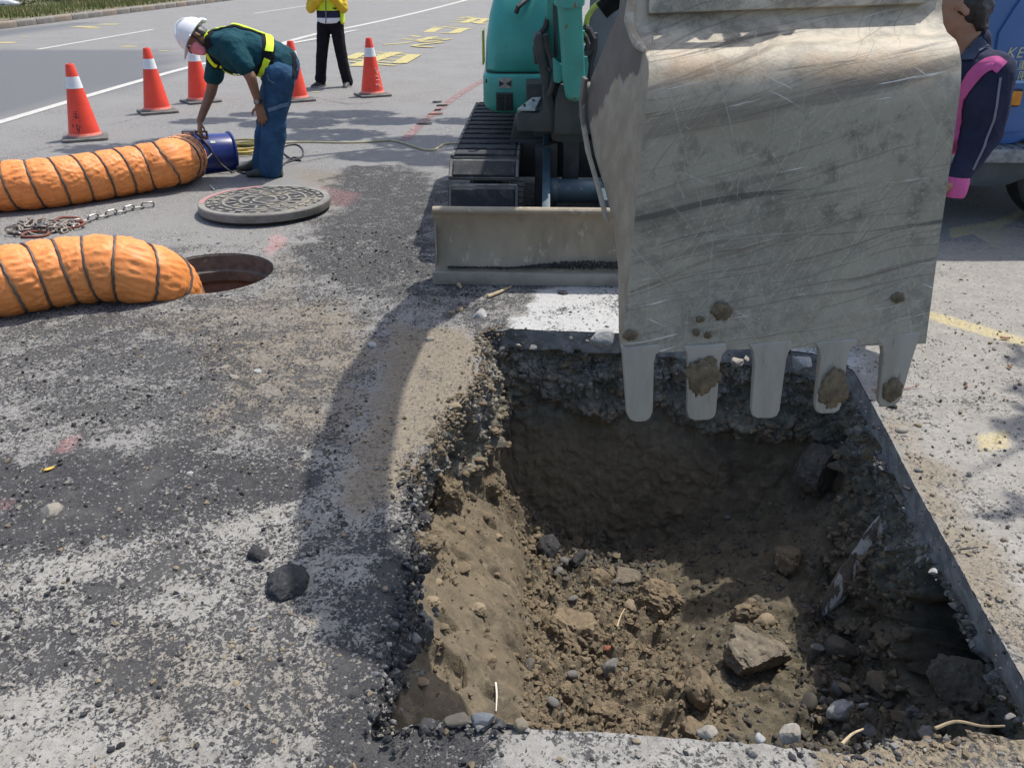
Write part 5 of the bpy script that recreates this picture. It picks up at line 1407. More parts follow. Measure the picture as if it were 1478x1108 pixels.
lb = on_barrel(307, 205, .002); m = MB(); nn = (lb - fa); nn = (nn - fd * nn.dot(fd)).normalized(); m.box(lb, (.04, .025, .002), Matrix((fd, nn.cross(fd), nn)).transposed()); m.build('maker_plate', simple('pale_maker_plate', (.55, .58, .52), (.2, .3, .3), 90), fb)
m = MB(); m.tube([U(284, 193, FY - .10), on_barrel(293, 203, .008), on_barrel(303, 213, .008), on_barrel(308, 223, .008), on_barrel(318, 236, .008), U(326, 243, FY - .17), U(337, 251, FY - .15), Vector((U(345, 249, FY).x, FY - .10, .010))], .008, 10); m.build('power_cord', M_RUBBER, fb)
m = MB(); m.tube([on_barrel(306, 222, .007), on_barrel(299, 229, .01), U(297, 244, FY - .15), U(294, 254, FY - .19), U(297, 262, FY - .24), Vector(G(305, 270, .012)), Vector(G(309, 274, .010))], .006, 8); m.build('pale_cord', simple('pale_grey_cord', (.42, .42, .40), None), fb)

M_DUCT = None
def duct_material():
    t = NT('orange_duct_fabric')
    n = t.noise(16, 4, .6, None, .8); n2 = t.noise(46, 4, .6, None, .5)
    c = t.mix(t.ramp(n, .35, .68), (.74, .275, .080), (.64, .215, .058))
    c = t.mix(t.ramp(n2, .60, .72), c, (.78, .33, .11))
    t.set(t.b.inputs['Subsurface Weight'], .25); t.b.inputs['Subsurface Radius'].default_value = (.06, .03, .01)
    return t.out(c, .52, 0, t.bump(t.math('ADD', n2, t.math('MULTIPLY', n, .8)), .18, .010), .35)
M_DUCT = duct_material()
M_WIRE = simple('dark_spiral_wire', (.060, .050, .045), (.10, .085, .075), 20, .4, .6, .6)
def smooth_path(pts, n):
    P = [Vector(p) for p in pts]; out = []
    P = [P[0] * 2 - P[1]] + P + [P[-1] * 2 - P[-2]]
    for i in range(1, len(P) - 2):
        a, b, c, d = P[i - 1:i + 3]
        for k in range(40):
            t = k / 40
            out.append(.5 * ((2 * b) + (c - a) * t + (2 * a - 5 * b + 4 * c - d) * t * t + (3 * b - a - 3 * c + d) * t ** 3))
    out.append(P[-2]); L = [0]
    for i in range(1, len(out)): L.append(L[-1] + (out[i] - out[i - 1]).length)
    s = np.linspace(0, L[-1], n); A = np.array([tuple(p) for p in out])
    return np.stack([np.interp(s, L, A[:, k]) for k in range(3)], 1), L[-1]
def duct(root, pts, rad, pitch, seed, taper=None, dirn=1, phase=0.0):
    n = 620; K = 120
    P, L = smooth_path(pts, n); T = np.gradient(P, axis=0); T /= np.linalg.norm(T, axis=1)[:, None]
    x = np.cross(T[0], (0, 0, 1.0)); x /= np.linalg.norm(x); X = []
    for i in range(n):
        x = x - T[i] * x.dot(T[i]); x /= np.linalg.norm(x); X.append(x)
    X = np.array(X); Yv = np.cross(T, X); s = np.linspace(0, L, n)[:, None]; a = np.linspace(0, 2 * np.pi, K, endpoint=False)[None]
    rr = np.full((n, 1), rad) if taper is None else np.interp(s, taper[0], taper[1])
    ph = ((s / pitch - dirn * a / (2 * np.pi) + phase) % 1.0)
    e = np.abs(ph - .5) * 2                                   # 1 at the wire, 0 between two turns
    bulge = (1 - e ** 3) * .003 - np.exp(-((1 - e) / .07) ** 2) * .004
    u, v = s * np.ones_like(a), np.cos(a) * .18 + 0 * s; w_ = np.sin(a) * .18 + 0 * s
    wr = fbm(u * 1.0 + seed, v, w_, 15, 3, seed) * .005 + (1 - np.abs(fbm(u * .55 + v * 2 + seed, v * 1.6, w_ * 1.6, 24, 3, seed + 3)) * 2) * .004 * (1 - e ** 4)
    # creases that run from one turn of the wire to the next
    wr += np.abs(np.sin(a * 13 + s * 22 + 2.5 * fbm(u, v, w_, 6, 2, seed + 8))) * .0035 * (1 - e ** 2)
    cr_ = 1 - np.abs(fbm(u * .8 - v * 1.3 + seed, v * 2.2 + u * .5, w_ * 2.2, 14, 2, seed + 21)) * 3.2
    wr += np.clip(cr_, 0, 1) ** 3 * .0065 * (1 - e ** 4)
    r = rr + bulge + wr
    V3 = P[:, None] + X[:, None] * (np.cos(a) * r)[..., None] + Yv[:, None] * (np.sin(a) * r)[..., None]
    V3[..., 2] = np.where(V3[..., 2] < .006, np.where(P[:, None, 2] > .08, .006 + (V3[..., 2] - .006) * .05, V3[..., 2]), V3[..., 2])
    V3 = V3.reshape(-1, 3) - np.array(root.location)
    i = np.arange(n * K).reshape(n, K); j = np.roll(i, -1, 1)
    f = np.stack([i[:-1], j[:-1], j[1:], i[1:]], -1).reshape(-1, 4)
    link_mesh('duct_fabric', np_mesh('duct_fabric', V3, f, True), M_DUCT, root)
    turns = L / pitch; N = int(turns * 40); wp = []
    for k in range(N):
        tt = k / 40.0; sa = (tt + .0) * pitch - phase * pitch
        if sa < 0 or sa > L: continue
        an = dirn * 2 * math.pi * (tt - int(tt)); ii = min(int(sa / L * (n - 1)), n - 1)
        r0 = float(np.ravel(rr)[ii]) + .004
        p = P[ii] + (X[ii] * math.cos(an) + Yv[ii] * math.sin(an)) * r0
        if P[ii][2] > .08: p[2] = max(p[2], .007)
        wp.append(Vector(p))
    m = MB(); m.tube(wp, .0068, 6); m.build('spiral_wire', M_WIRE, root)
d1 = empty('ventilation_duct', (U(60, 265, FY).x, FY - .1, 0), 'orange spiral duct lying on the road from the blue blower', 'ventilation duct', 'orange ventilation ducts')
DZ = .168
hp = [fa + fd * .05, fa - fd * .06, G(252, 233, .20), G(205, 243, .18), G(130, 256, DZ), G(60, 265, DZ), G(-20, 270, DZ), G(-120, 272, DZ), G(-230, 287, DZ), G(-330, 320, DZ)]
duct(d1, hp, .165, .152, 3, ([0, .05, .12, .4, .9], [.166, .170, .172, .172, .165]), 1, .3)
d2 = empty('ventilation_duct', (G(120, 420).x, G(120, 420).y, 0), 'orange spiral duct bending down into the open manhole', 'ventilation duct', 'orange ventilation ducts')
r2 = .188
c2 = [MH + Vector((-.10, -.10, -1.0)), MH + Vector((-.105, -.105, -.55)), MH + Vector((-.16, -.13, -.26)), G(240, 412, .02), G(205, 397, .115), G(165, 388, .160), G(120, 389, .168), G(60, 397, .168), G(0, 407, .168), G(-90, 414, .168), G(-230, 396, .168), hp[-1].copy()]
duct(d2, c2, r2, .128, 9, ([0, .5, .8, 1.1, 9], [.138, .140, .152, .163, .165]), 1, .1)

# ================================================================== manhole and its lid
M_IRON = simple('rusty_cast_iron', (.125, .108, .092), (.075, .066, .058), 12, .4, .65, .8, 0, .5, 70, .004, (.22, .19, .16), 26, .6, .7)
M_SHAFT = simple('stained_shaft_concrete', (.15, .122, .10), (.085, .072, .062), 4, .4, .65, .9, 0, .5, 30, .008, (.22, .19, .16), 14, .6, .72)
mh = empty('manhole', (MH.x, MH.y, 0), 'open round manhole with a stepped iron frame beside the orange duct', 'manhole')
m = MB(); m.lathe([(MH_R + .035, -.012), (MH_R + .002, -.004), (MH_R - .004, -.010), (MH_R - .008, -.095), (MH_R - .030, -.105), (MH_R - .033, -.16), (MH_R - .010, -.19), (MH_R + .04, -.20)], (MH.x, MH.y, 0), 72, cap=False); m.build('frame_ring', M_IRON, mh)
m = MB(); m.lathe([(MH_R - .012, -.17), (MH_R + .005, -.5), (MH_R + .01, -1.6), (0.001, -1.62)], (MH.x, MH.y, 0), 64, cap=False); m.build('shaft', M_SHAFT, mh)
m = MB(); a_ = MH + Vector((-.02, MH_R - .04, -.24)); m.tube([a_ + Vector((-.10, .03, 0)), a_ + Vector((-.10, -.06, -.01)), a_ + Vector((.10, -.06, -.01)), a_ + Vector((.10, .03, 0))], .010, 8); m.build('step_iron', M_IRON, mh)
M_LID = simple('worn_lid_iron', (.22, .21, .19), (.155, .147, .133), 7, .4, .65, .7, .1, .5, 60, .004, (.24, .215, .17), 10, .54, .66)
M_LIDIN = simple('black_filled_lid_pattern', (.030, .030, .031), (.10, .095, .085), 7, .42, .60, .9, 0, .6, 70, .005, (.22, .195, .145), 5, .52, .66)
LC = G(382.5, 289, .07); LR = .455
lid = empty('manhole_cover', (LC.x, LC.y, 0), 'big round iron manhole lid lying on the road before the worker', 'manhole lid')
ltz = .078
def lidtilt(p): return (p[0], p[1], p[2] + (p[0] - LC.x) * .006 - (p[1] - LC.y) * .02)
m = MB(); m.lathe([(.02, .014), (LR - .02, .014), (LR - .004, .020), (LR, .03), (LR, ltz - .008), (LR - .006, ltz), (LR - .045, ltz), (LR - .047, ltz - .008), (.001, ltz - .008)], (LC.x, LC.y, 0), 96, cap=False); m.xform(lidtilt).build('lid_disc', [M_LID], lid)
m = MB(); m.lathe([(LR - .047, ltz - .0075), (.001, ltz - .0075)], (LC.x, LC.y, 0), 64, cap=False); m.xform(lidtilt).build('pattern_fill', M_LIDIN, lid)
rl = random.Random(5)
for rr, n_, w_, l_ in ((.385, 26, .028, .060), (.335, 24, .026, .055)):
    for k in range(n_):
        a = 2 * math.pi * k / n_ + rl.uniform(-.03, .03)
        m = MB(); p = Vector((LC.x + rr * math.cos(a), LC.y + rr * math.sin(a), ltz - .003)); m.box(p, (w_ * rl.uniform(.6, 1.1), l_ * rl.uniform(.5, 1.15), .007), (0, 0, a + rl.uniform(-.2, .2))); m.xform(lidtilt).build('raised_stud', M_LID, lid, .002, 1)
for rr, tk in ((.285, .012), (.17, .010), (.08, .010)):
    m = MB(); m.lathe([(rr - tk, ltz - .008), (rr - tk + .003, ltz), (rr + tk - .003, ltz), (rr + tk, ltz - .008)], (LC.x, LC.y, 0), 64, cap=False); m.xform(lidtilt).build('raised_ring', M_LID, lid)
for k in range(16):
    a = 2 * math.pi * k / 16; rr = .228; m = MB(); m.box((LC.x + rr * math.cos(a), LC.y + rr * math.sin(a), ltz - .003), (.06, .02, .010), (0, 0, a + .5 * math.sin(k * 2.1))); m.xform(lidtilt).build('raised_scroll', M_LID, lid, .002, 1)
for k in range(8):
    a = 2 * math.pi * k / 8 + .2; rr = .125; m = MB(); m.box((LC.x + rr * math.cos(a), LC.y + rr * math.sin(a), ltz - .003), (.05, .018, .010), (0, 0, a + .9)); m.xform(lidtilt).build('raised_scroll', M_LID, lid, .002, 1)
M_PINKPAINT = simple('faded_pink_paint', (.45, .19, .20), (.30, .18, .17), 40, .4, .6, .85)
m = MB(); rows = []
for a in np.linspace(R(108), R(196), 30):
    rows.append([Vector((LC.x + r_ * math.cos(a), LC.y + r_ * math.sin(a), ltz + z_)) for r_, z_ in ((LR - .041, .0006), (LR - .010, .0006), (LR - .010, .0018), (LR - .041, .0018))])
m.loft(rows); m.xform(lidtilt).build('pink_paint_mark', M_PINKPAINT, lid)

# ================================================================== chain
M_CHAIN = simple('galvanised_chain', (.30, .30, .29), (.20, .20, .19), 30, .4, .6, .4, .6); M_CHAINRUST = simple('dull_rusty_chain', (.17, .125, .095), (.26, .24, .21), 30, .4, .6, .6, .3); M_RUSTRED = simple('red_rust_hook', (.20, .055, .035), (.12, .06, .04), 30, rough=.7)
chp = G(110, 326)
ch = empty('chain', (chp.x, chp.y, 0), 'steel link chain lying between the two orange ducts, half of it heaped', 'chain')
def link_me(name, L, W, r):
    m = MB(); pts = []
    for k in range(18):
        t = 2 * math.pi * k / 18; pts.append((math.copysign(max(0, L / 2 - W / 2), math.cos(t)) + W / 2 * math.cos(t), W / 2 * math.sin(t), 0))
    m.tube(pts, r, 7, closed=True); o = m.build(name, M_CHAIN); me = o.data; bpy.data.objects.remove(o); return me
LME = link_me('link', .085, .042, .0062); LME2 = LME.copy(); LME2.materials[0] = M_CHAINRUST; LME3 = link_me('hook_ring', .16, .11, .009); LME3.materials[0] = M_RUSTRED
def put_link(me, p, yaw, roll, pitch=0.0, name='link'):
    o = bpy.data.objects.new(name, me); COL.objects.link(o); o.parent = ch; o.location = Vector(p) - ch.location; o.rotation_euler = Euler((roll, pitch, yaw), 'XYZ'); return o
line, LL = smooth_path([G(221, 299), G(200, 302), G(172, 309), G(140, 317), G(112, 325), G(85, 327)], 400)
nl = int(LL / .066)
for k in range(nl):
    i_ = int((k + .5) / nl * 399); p = Vector(line[i_]); d_ = line[min(i_ + 6, 399)] - line[max(i_ - 6, 0)]
    put_link(LME, (p.x, p.y, .012 if k % 2 else .020), math.atan2(d_[1], d_[0]), R(8) if k % 2 else R(74))
rl = random.Random(3)
for k in range(78):
    t = rl.random(); c = G(18 + 92 * t, 336 - 8 * t + rl.gauss(0, 3.2)); hgt = .012 + .045 * rl.random() * math.sin(math.pi * min(1, t * 1.1 + .1))
    put_link(LME2 if rl.random() < .75 else LME, (c.x, c.y, hgt), rl.uniform(0, 6.3), rl.uniform(-1.2, 1.2), rl.uniform(-.4, .4))
put_link(LME3, Vector(G(100, 326)) + Vector((0, 0, .03)), .3, .25, .1, 'hook_ring'); put_link(LME3, Vector(G(106, 329)) + Vector((0, 0, .02)), -.2, .1, -.1, 'hook_ring'); o_ = put_link(LME3, Vector(G(52, 341)) + Vector((0, 0, .014)), .05, .05, 0, 'end_ring'); 

# ================================================================== cables
M_CABLE = simple('yellow_cable', (.52, .40, .10), (.42, .33, .10), 12, rough=.6); M_CABLE2 = simple('dusty_yellow_cable', (.42, .37, .20), (.34, .30, .18), 12, rough=.7)
cc = G(356, 217); coil = empty('cable_coil', (cc.x, cc.y, 0), 'coil of yellow cable lying on the road behind the worker\'s legs', 'cable')
rl = random.Random(9); m = MB(); pts = []
for k in range(9 * 26):
    t = 2 * math.pi * k / 26; lap = k // 26; rx = .22 + .05 * math.sin(lap * 2.3); ry = .20 + .06 * math.cos(lap * 1.7)
    pts.append((cc.x + .02 * math.sin(lap * 3.1) + rx * math.cos(t), cc.y + .05 * math.cos(lap * 2.2) + ry * math.sin(t), .012 + .011 * (lap % 4) + .008 * math.sin(t * 2 + lap)))
m.tube(pts, .0095, 8); m.build('cable_loops', M_CABLE, coil)
p_, _ = smooth_path([Vector(G(a, b, .010)) for a, b in ((376, 209), (400, 207), (440, 205), (490, 206), (530, 205), (565, 203), (590, 209), (612, 216), (625, 216.5), (633, 213), (640, 208.5), (655, 207), (676, 206.5), (700, 207))], 160)
m = MB(); m.tube([Vector(p) for p in p_], .008, 8); cb = m.build('extension_cable', M_CABLE2, None, origin=G(540, 205)); tag(cb, 'thin yellow cable running across the road towards the excavator track', 'cable')
p_, _ = smooth_path([Vector(G(a, b, .008)) for a, b in ((342, 247), (360, 251), (390, 246), (410, 236), (425, 231), (436, 226), (437, 216), (428, 209), (412, 211), (408, 219), (420, 229), (434, 232), (424, 227), (412, 235), (405, 242))], 160)
m = MB(); m.tube([Vector(p) for p in p_], .007, 8); cb = m.build('black_cable', M_RUBBER, None, origin=G(420, 225)); tag(cb, 'loose loop of thin black cable by the worker\'s heels', 'cable')
# ================================================================== road markings
def worn(name, c1, keep=.45, c2=None):
    """old paint: what is left of it is opaque, the rest lets the road show"""
    t = NT(name)
    n = t.math('ADD', t.math('MULTIPLY', t.noise(9, 6, .7), .6), t.math('MULTIPLY', t.noise(55, 5, .7), .4))
    col = t.mix(t.ramp(t.noise(20, 4, .6), .35, .65), c1, c2 or tuple(c * .8 for c in c1))
    t.set(t.b.inputs['Alpha'], t.ramp(n, 1 - keep - .10, 1 - keep + .0))
    return t.out(col, .85, 0, None, .2)
M_WLINE = worn('worn_white_line', (.46, .45, .42), .64); M_WDASH = worn('white_lane_dash', (.44, .44, .40), .80); M_YLINE = worn('worn_yellow_lettering', (.42, .365, .165), .56); M_PINKLINE = worn('faded_pink_survey_paint', (.30, .19, .185), .46)
M_CRACK = simple('dark_road_crack', (.035, .035, .036), (.07, .07, .07), 20, rough=.95)
def strip(m, pxs, width, z=.005, tw=None, dense=True):
    pts = [G(*p) for p in pxs]
    if dense:
        P, L = smooth_path(pts, max(2, min(80, int(len(pts) * 10)))) if len(pts) > 2 else (np.array([tuple(pts[0]), tuple(pts[1])]), 0)
        pts = [Vector(p) for p in P]
    vs = []
    for i, p in enumerate(pts):
        a, b = pts[max(i - 1, 0)], pts[min(i + 1, len(pts) - 1)]; t = (b - a).normalized(); nx = Vector((-t.y, t.x, 0))
        w = width if tw is None else width + (tw - width) * i / (len(pts) - 1)
        vs += [(p.x + nx.x * w / 2, p.y + nx.y * w / 2, z), (p.x - nx.x * w / 2, p.y - nx.y * w / 2, z)]
    m.add(vs, [(2 * i, 2 * i + 1, 2 * i + 3, 2 * i + 2) for i in range(len(pts) - 1)])
m = MB(); strip(m, [(-300, 240), (-100, 203), (0, 177), (98, 147.5), (185, 122), (271, 98), (365, 75), (454, 50), (520, 37), (600, 19), (671, 1), (740, -18), (800, -34)], .13, .005, .34)
tag(m.build('edge_line', M_WLINE, None), kind='structure')
m = MB(); strip(m, [(380, 70), (454, 57), (500, 47), (515, 44)], .20, .009, .12); tag(m.build('edge_line', M_WLINE, None), kind='structure')
m = MB(); strip(m, [(54, 72), (221, 43)], .12); tag(m.build('lane_dash', M_WDASH, None), kind='structure')
m = MB(); strip(m, [(366, 20), (443, 8.5)], .12); tag(m.build('lane_dash', M_WDASH, None), kind='structure')
for a, b, w in ((8, 62, .5), (186, 67.5, .35), (236, 74, .2), (122, 39, .7), (133, 41, .5), (157, 35.5, .6), (35, 54, .2), (490, 5, .3), (455, 133, .12), (112, 178, .07)):
    g = G(a, b); m = MB(); d = w / 2
    m.add([(g.x - d, g.y - d * .5, .005), (g.x + d * .8, g.y - d * .6, .005), (g.x + d, g.y + d * .5, .005), (g.x - d * .7, g.y + d * .6, .005)], [(0, 1, 2, 3)]); tag(m.build('yellow_survey_dab', M_YLINE, None), kind='structure')
zt = lambda pts: [(490 + a / 6.718, b / 6.718) for a, b in pts]
CHARS = [[([(330, 508), (770, 540)], .09), ([(190, 524), (250, 528), (720, 560)], .09), ([(145, 552), (400, 575), (655, 590)], .09), ([(95, 575), (350, 600), (600, 622)], .09), ([(105, 605), (300, 622), (545, 642)], .10), ([(560, 512), (350, 578), (165, 648)], .26), ([(730, 535), (660, 575), (580, 620)], .24), ([(230, 520), (160, 548), (100, 578)], .22)],
         [([(688, 350), (788, 361)], .15), ([(612, 382), (722, 390)], .13), ([(422, 438), (560, 428), (702, 412)], .12), ([(900, 364), (840, 382), (760, 402)], .20), ([(900, 362), (955, 372)], .13), ([(760, 386), (1080, 384)], .10), ([(1080, 384), (960, 400), (765, 410)], .10), ([(770, 412), (1010, 414)], .09), ([(1010, 416), (860, 432), (715, 448)], .12), ([(705, 450), (800, 462), (915, 466)], .13)],
         [([(960, 272), (910, 292), (865, 315)], .26), ([(905, 266), (1140, 257)], .10), ([(985, 262), (1140, 276), (1295, 286)], .12), ([(1215, 276), (1160, 300), (1110, 324)], .26), ([(980, 322), (1060, 326), (1130, 326)], .13)],
         [([(1065, 216), (1180, 213), (1300, 208)], .12), ([(1160, 180), (1260, 168), (1310, 168)], .16), ([(1120, 198), (1280, 190), (1440, 182)], .14), ([(1330, 180), (1260, 205), (1200, 226)], .24), ([(1220, 170), (1340, 186), (1440, 200)], .18), ([(1305, 214), (1385, 236)], .22), ([(1440, 188), (1390, 205), (1330, 232)], .22)]]
for chs in CHARS:
    m = MB()
    for k, (pl, w) in enumerate(chs): strip(m, zt(pl), w * 1.1, .005 + .0012 * k)
    tag(m.build('yellow_road_lettering', M_YLINE, None), kind='structure')
m = MB(); strip(m, [(584, 203), (603, 184), (624, 166), (650, 146), (674, 130), (698, 116)], .11); tag(m.build('pink_survey_line', M_PINKLINE, None), kind='structure')
def crack(pxs):
    P, L = smooth_path([G(*p) for p in pxs], 60); m = MB(); vs = []
    for i, p in enumerate(P):
        j = .02 * float(vnoise(i * .5, 0, 3, 4)); w = .006 + .004 * float(vnoise(i * .7, 5, 1, 2))
        vs += [(p[0] + j, p[1] + j + w, .0045), (p[0] + j, p[1] + j - w, .0045)]
    m.add(vs, [(2 * i, 2 * i + 1, 2 * i + 3, 2 * i + 2) for i in range(59)]); tag(m.build('road_crack', M_CRACK, None), kind='structure')
crack([(-60, 240), (20, 226), (60, 216), (105, 207)]); crack([(150, 182), (195, 172), (232, 163)]); crack([(430, 136), (500, 150), (540, 148)])

# ================================================================== kerb, verge and what grows there
M_KERB = simple('weathered_kerb_stone', (.20, .185, .16), (.14, .13, .115), 5, .4, .65, .9, 0, .4, 40, .006); M_KERB2 = simple('orange_stained_kerb_stone', (.22, .175, .135), (.18, .15, .12), 6, .4, .6, .9, 0, .4, 40, .006)
KA, KB = G(-260, 74), G(330, 1); kd = (KB - KA); kL = kd.length; kd.normalize(); kn = Vector((-kd.y, kd.x, 0))
kerb = empty('kerb', (KA.x, KA.y, 0)); kerb['kind'] = 'structure'
nK = int(kL / .92); kmes = []
for v in range(2):
    m = MB(); m.prism([(-.10, 0), (-.10, .13), (-.08, .16), (.14, .16), (.14, 0)], lambda x, z: (0.01, x, z), lambda x, z: (.90, x, z)); o = m.build('kerb_stone', [M_KERB, M_KERB2][v], None, .012); kmes.append(o.data); bpy.data.objects.remove(o)
for k in range(nK + 40):
    o = bpy.data.objects.new('kerb_stone', kmes[1 if (k * 7) % 3 == 0 else 0]); COL.objects.link(o); o.parent = kerb; o.location = kd * (k * .92); o.rotation_euler = (0, 0, math.atan2(kd.y, kd.x) + rng.uniform(-.015, .015))
M_VERGE = simple('dry_verge_soil', (.15, .125, .075), (.10, .10, .05), 2, .4, .6, .95, 0, .6, 20, .02)
m = MB(); far = kL + 40
vs = []; fs = []
for i in range(41):
    for j, w in enumerate((.15, .8, 2.0, 4.0, 8.0, 16.0)):
        p = KA + kd * (far * i / 40 - 12) + kn * w; vs.append((p.x, p.y, .14 + .03 * math.sin(i * 1.7 + j) + (.05 if j else 0)))
for i in range(40):
    for j in range(5): fs.append((i * 6 + j, i * 6 + j + 1, i * 6 + j + 7, i * 6 + j + 6))
m.add(vs, fs); tag(m.build('verge', M_VERGE, None), kind='structure')
def leaf_mat(name, a, b):
    t = NT(name); n = t.noise(1.7, 3, .6); t.set(t.b.inputs['Subsurface Weight'], 0.0)
    return t.out(t.mix(t.ramp(n, .35, .65), a, b), .6, 0, None, .3)
M_GRASS = leaf_mat('verge_grass_blades', (.085, .13, .028), (.19, .165, .06)); M_LEAF = leaf_mat('shrub_leaves', (.030, .065, .020), (.060, .10, .030)); M_TREELEAF = leaf_mat('tree_leaves', (.035, .075, .018), (.06, .11, .03)); M_BARK = simple('grey_brown_bark', (.12, .095, .07), (.07, .055, .042), 9, .4, .6, .9, 0, .8, 30, .01)
rs = np.random.RandomState(4); NG = 26000
t_ = rs.uniform(-8, kL + 6, NG); w_ = .2 + rs.gamma(1.6, 1.3, NG); h_ = rs.uniform(.05, .17, NG) * (1 + .5 * (fbm(t_, w_, 0, .5, 2, 3) > .1)); az = rs.uniform(0, 6.28, NG)
ex = KA.x + kd.x * t_ + kn.x * w_; ey = KA.y + kd.y * t_ + kn.y * w_; bw = rs.uniform(.008, .018, NG); le = rs.uniform(-.5, .5, NG) * h_
v0 = np.stack([ex - np.cos(az) * bw, ey - np.sin(az) * bw, np.full(NG, .15)], 1); v1 = np.stack([ex + np.cos(az) * bw, ey + np.sin(az) * bw, np.full(NG, .15)], 1); v2 = np.stack([ex - np.sin(az) * le, ey + np.cos(az) * le, .16 + h_], 1)
gr = link_mesh('verge_grass', np_mesh('verge_grass', np.stack([v0, v1, v2], 1).reshape(-1, 3), np.arange(NG * 3).reshape(-1, 3), False), M_GRASS); tag(gr, 'sparse yellow-green grass growing behind the kerb', 'grass', kind='stuff')
def leaf_cloud(blobs, n, size, seed, flat=.7):
    """leaf-sized faces spread through several clumps"""
    rs = np.random.RandomState(seed); tot = sum(b[2] for b in blobs); V_ = []; 
    for c, r, wt in blobs:
        k = int(n * wt / tot); d = rs.normal(size=(k, 3)); d /= np.linalg.norm(d, axis=1)[:, None]; rad = rs.uniform(.25, 1, k) ** .6
        cl = fbm(d[:, 0] * 1.0 + c[0], d[:, 1] + c[1], d[:, 2] * 1.0 + rad, 2.6, 2, seed)
        ok = cl > -.12; d = d[ok]; rad = rad[ok]; k = len(d)
        P = np.array(c) + d * rad[:, None] * np.array(r); a = rs.normal(size=(k, 3)); a[:, 2] *= flat; a /= np.linalg.norm(a, axis=1)[:, None]
        b = np.cross(a, rs.normal(size=(k, 3))); b /= np.linalg.norm(b, axis=1)[:, None]; s = rs.uniform(.6, 1.3, k)[:, None] * size
        V_.append(np.stack([P - a * s, P + b * s * .45, P + a * s, P - b * s * .45], 1).reshape(-1, 3))
    V_ = np.concatenate(V_); return V_, np.arange(len(V_)).reshape(-1, 4)
SHR = ['dense dark shrub at the back of the verge above the white bag', 'dark green shrub behind the verge, second from the white bag', 'low olive shrub behind the verge, third from the white bag', 'broad dark shrub behind the verge, fourth from the white bag', 'dark shrub behind the verge, farthest along the kerb']
for k in range(5):
    p = KA + kd * (9.5 + k * 3.3) + kn * (4.4 + .3 * math.sin(k * 2)); r = empty('shrub', (p.x, p.y, .15), SHR[k], 'shrub', 'shrubs behind the verge')
    V_, F_ = leaf_cloud([((rng.uniform(-1, 1), rng.uniform(-.4, .4), .7), (1.3, .9, .75), 1), ((rng.uniform(-1.2, 1.2), 0, 1.0), (1.0, .8, .9), 1), ((rng.uniform(-1, 1), .2, .45), (1.4, .9, .5), 1)], 2600, .07, 30 + k)
    link_mesh('foliage', np_mesh('foliage', V_, F_, False), M_LEAF, r); m = MB()
    for a in range(5): m.tube([Vector((p.x, p.y, .1)), Vector((p.x + .5 * math.cos(a * 1.3), p.y + .4 * math.sin(a * 1.3), .9))], [.03, .012], 6)
    m.build('stem', M_BARK, r)
# white bag on the verge
M_BAG = simple('white_plastic_bag', (.55, .57, .60), (.42, .44, .47), 6, .4, .6, .5)
g = G(2, 10, .2); o = rough_ball((g.x, g.y, .30), (.55, .35, .20), 77, 3, .30, 1.8, None, 'plastic_bag', M_BAG); tag(o, 'crumpled white plastic bag on the grass verge', 'plastic bag')

# ---- the street tree whose branches shade the road beyond the pit
def tree(name, base, blobs, n, size, seed, label, limbs):
    r = empty(name, base, label, 'tree'); b = Vector(base)
    m = MB(); top = b + Vector(limbs[0]); m.tube([b, b + Vector((.03, .02, .5)), b.lerp(top, .55) + Vector((.06, -.04, 0)), top], [.20, .155, .125, .095], 12)
    for l in limbs[1:]:
        e_ = b + Vector(l); md_ = top.lerp(e_, .5) + Vector((0, 0, .3)); m.tube([top - Vector((0, 0, .25)), md_, e_], [.07, .045, .015], 8)
        for q_ in range(3):
            d_ = Vector((math.cos(q_ * 2.1 + l[0]), math.sin(q_ * 2.1 + l[1]), .4)) * .6; m.tube([md_.lerp(e_, .4 + .2 * q_), md_.lerp(e_, .5 + .2 * q_) + d_], [.02, .006], 5)
    m.build('trunk', M_BARK, r)
    V_, F_ = leaf_cloud(blobs, n, size, seed); link_mesh('crown', np_mesh('crown', V_, F_, False), M_TREELEAF, r)
TB = (3.3, 11.2, 0)
def shade_blob(px, py, h):
    # the branch that shades a given spot of the road: up the sun's direction from it
    g = G(px, py); return tuple(g + _sd * (h / _sd.z) - Vector(TB))
tree('street_tree', TB, [(shade_blob(a_, b_, 4.8), (rx_, ry_, .22), w_) for a_, b_, rx_, ry_, w_ in ((262, 205, .45, .25, .9), (330, 215, .35, .25, .7), (420, 178, .55, .35, 1.3), (300, 175, .4, .2, .6), (380, 165, .4, .2, .6), (500, 165, .6, .30, .9), (470, 195, .6, .35, .9), (560, 175, .5, .25, .7), (610, 205, .55, .35, .9), (660, 232, .5, .3, .7), (560, 225, .5, .25, .6), (200, 238, .5, .3, .5), (140, 215, .4, .25, .3), (690, 175, .5, .25, .6))] + [((-1.2, -1.2, 5.5), (1.0, .8, .5), .9), ((-.3, -.4, 5.9), (1.3, 1.1, .8), 1.3), ((.6, .7, 6.0), (1.3, 1.2, .9), 1.3)], 19000, .075, 41,
     'leafy street tree behind the excavator whose shade dapples the road', [(0.1, 0, 3.6), (-2.8, -2.0, 4.9), (-1.8, -1.4, 5.4), (-4.4, -2.4, 4.9), (.5, .8, 5.9), (-.6, -.6, 5.8)])
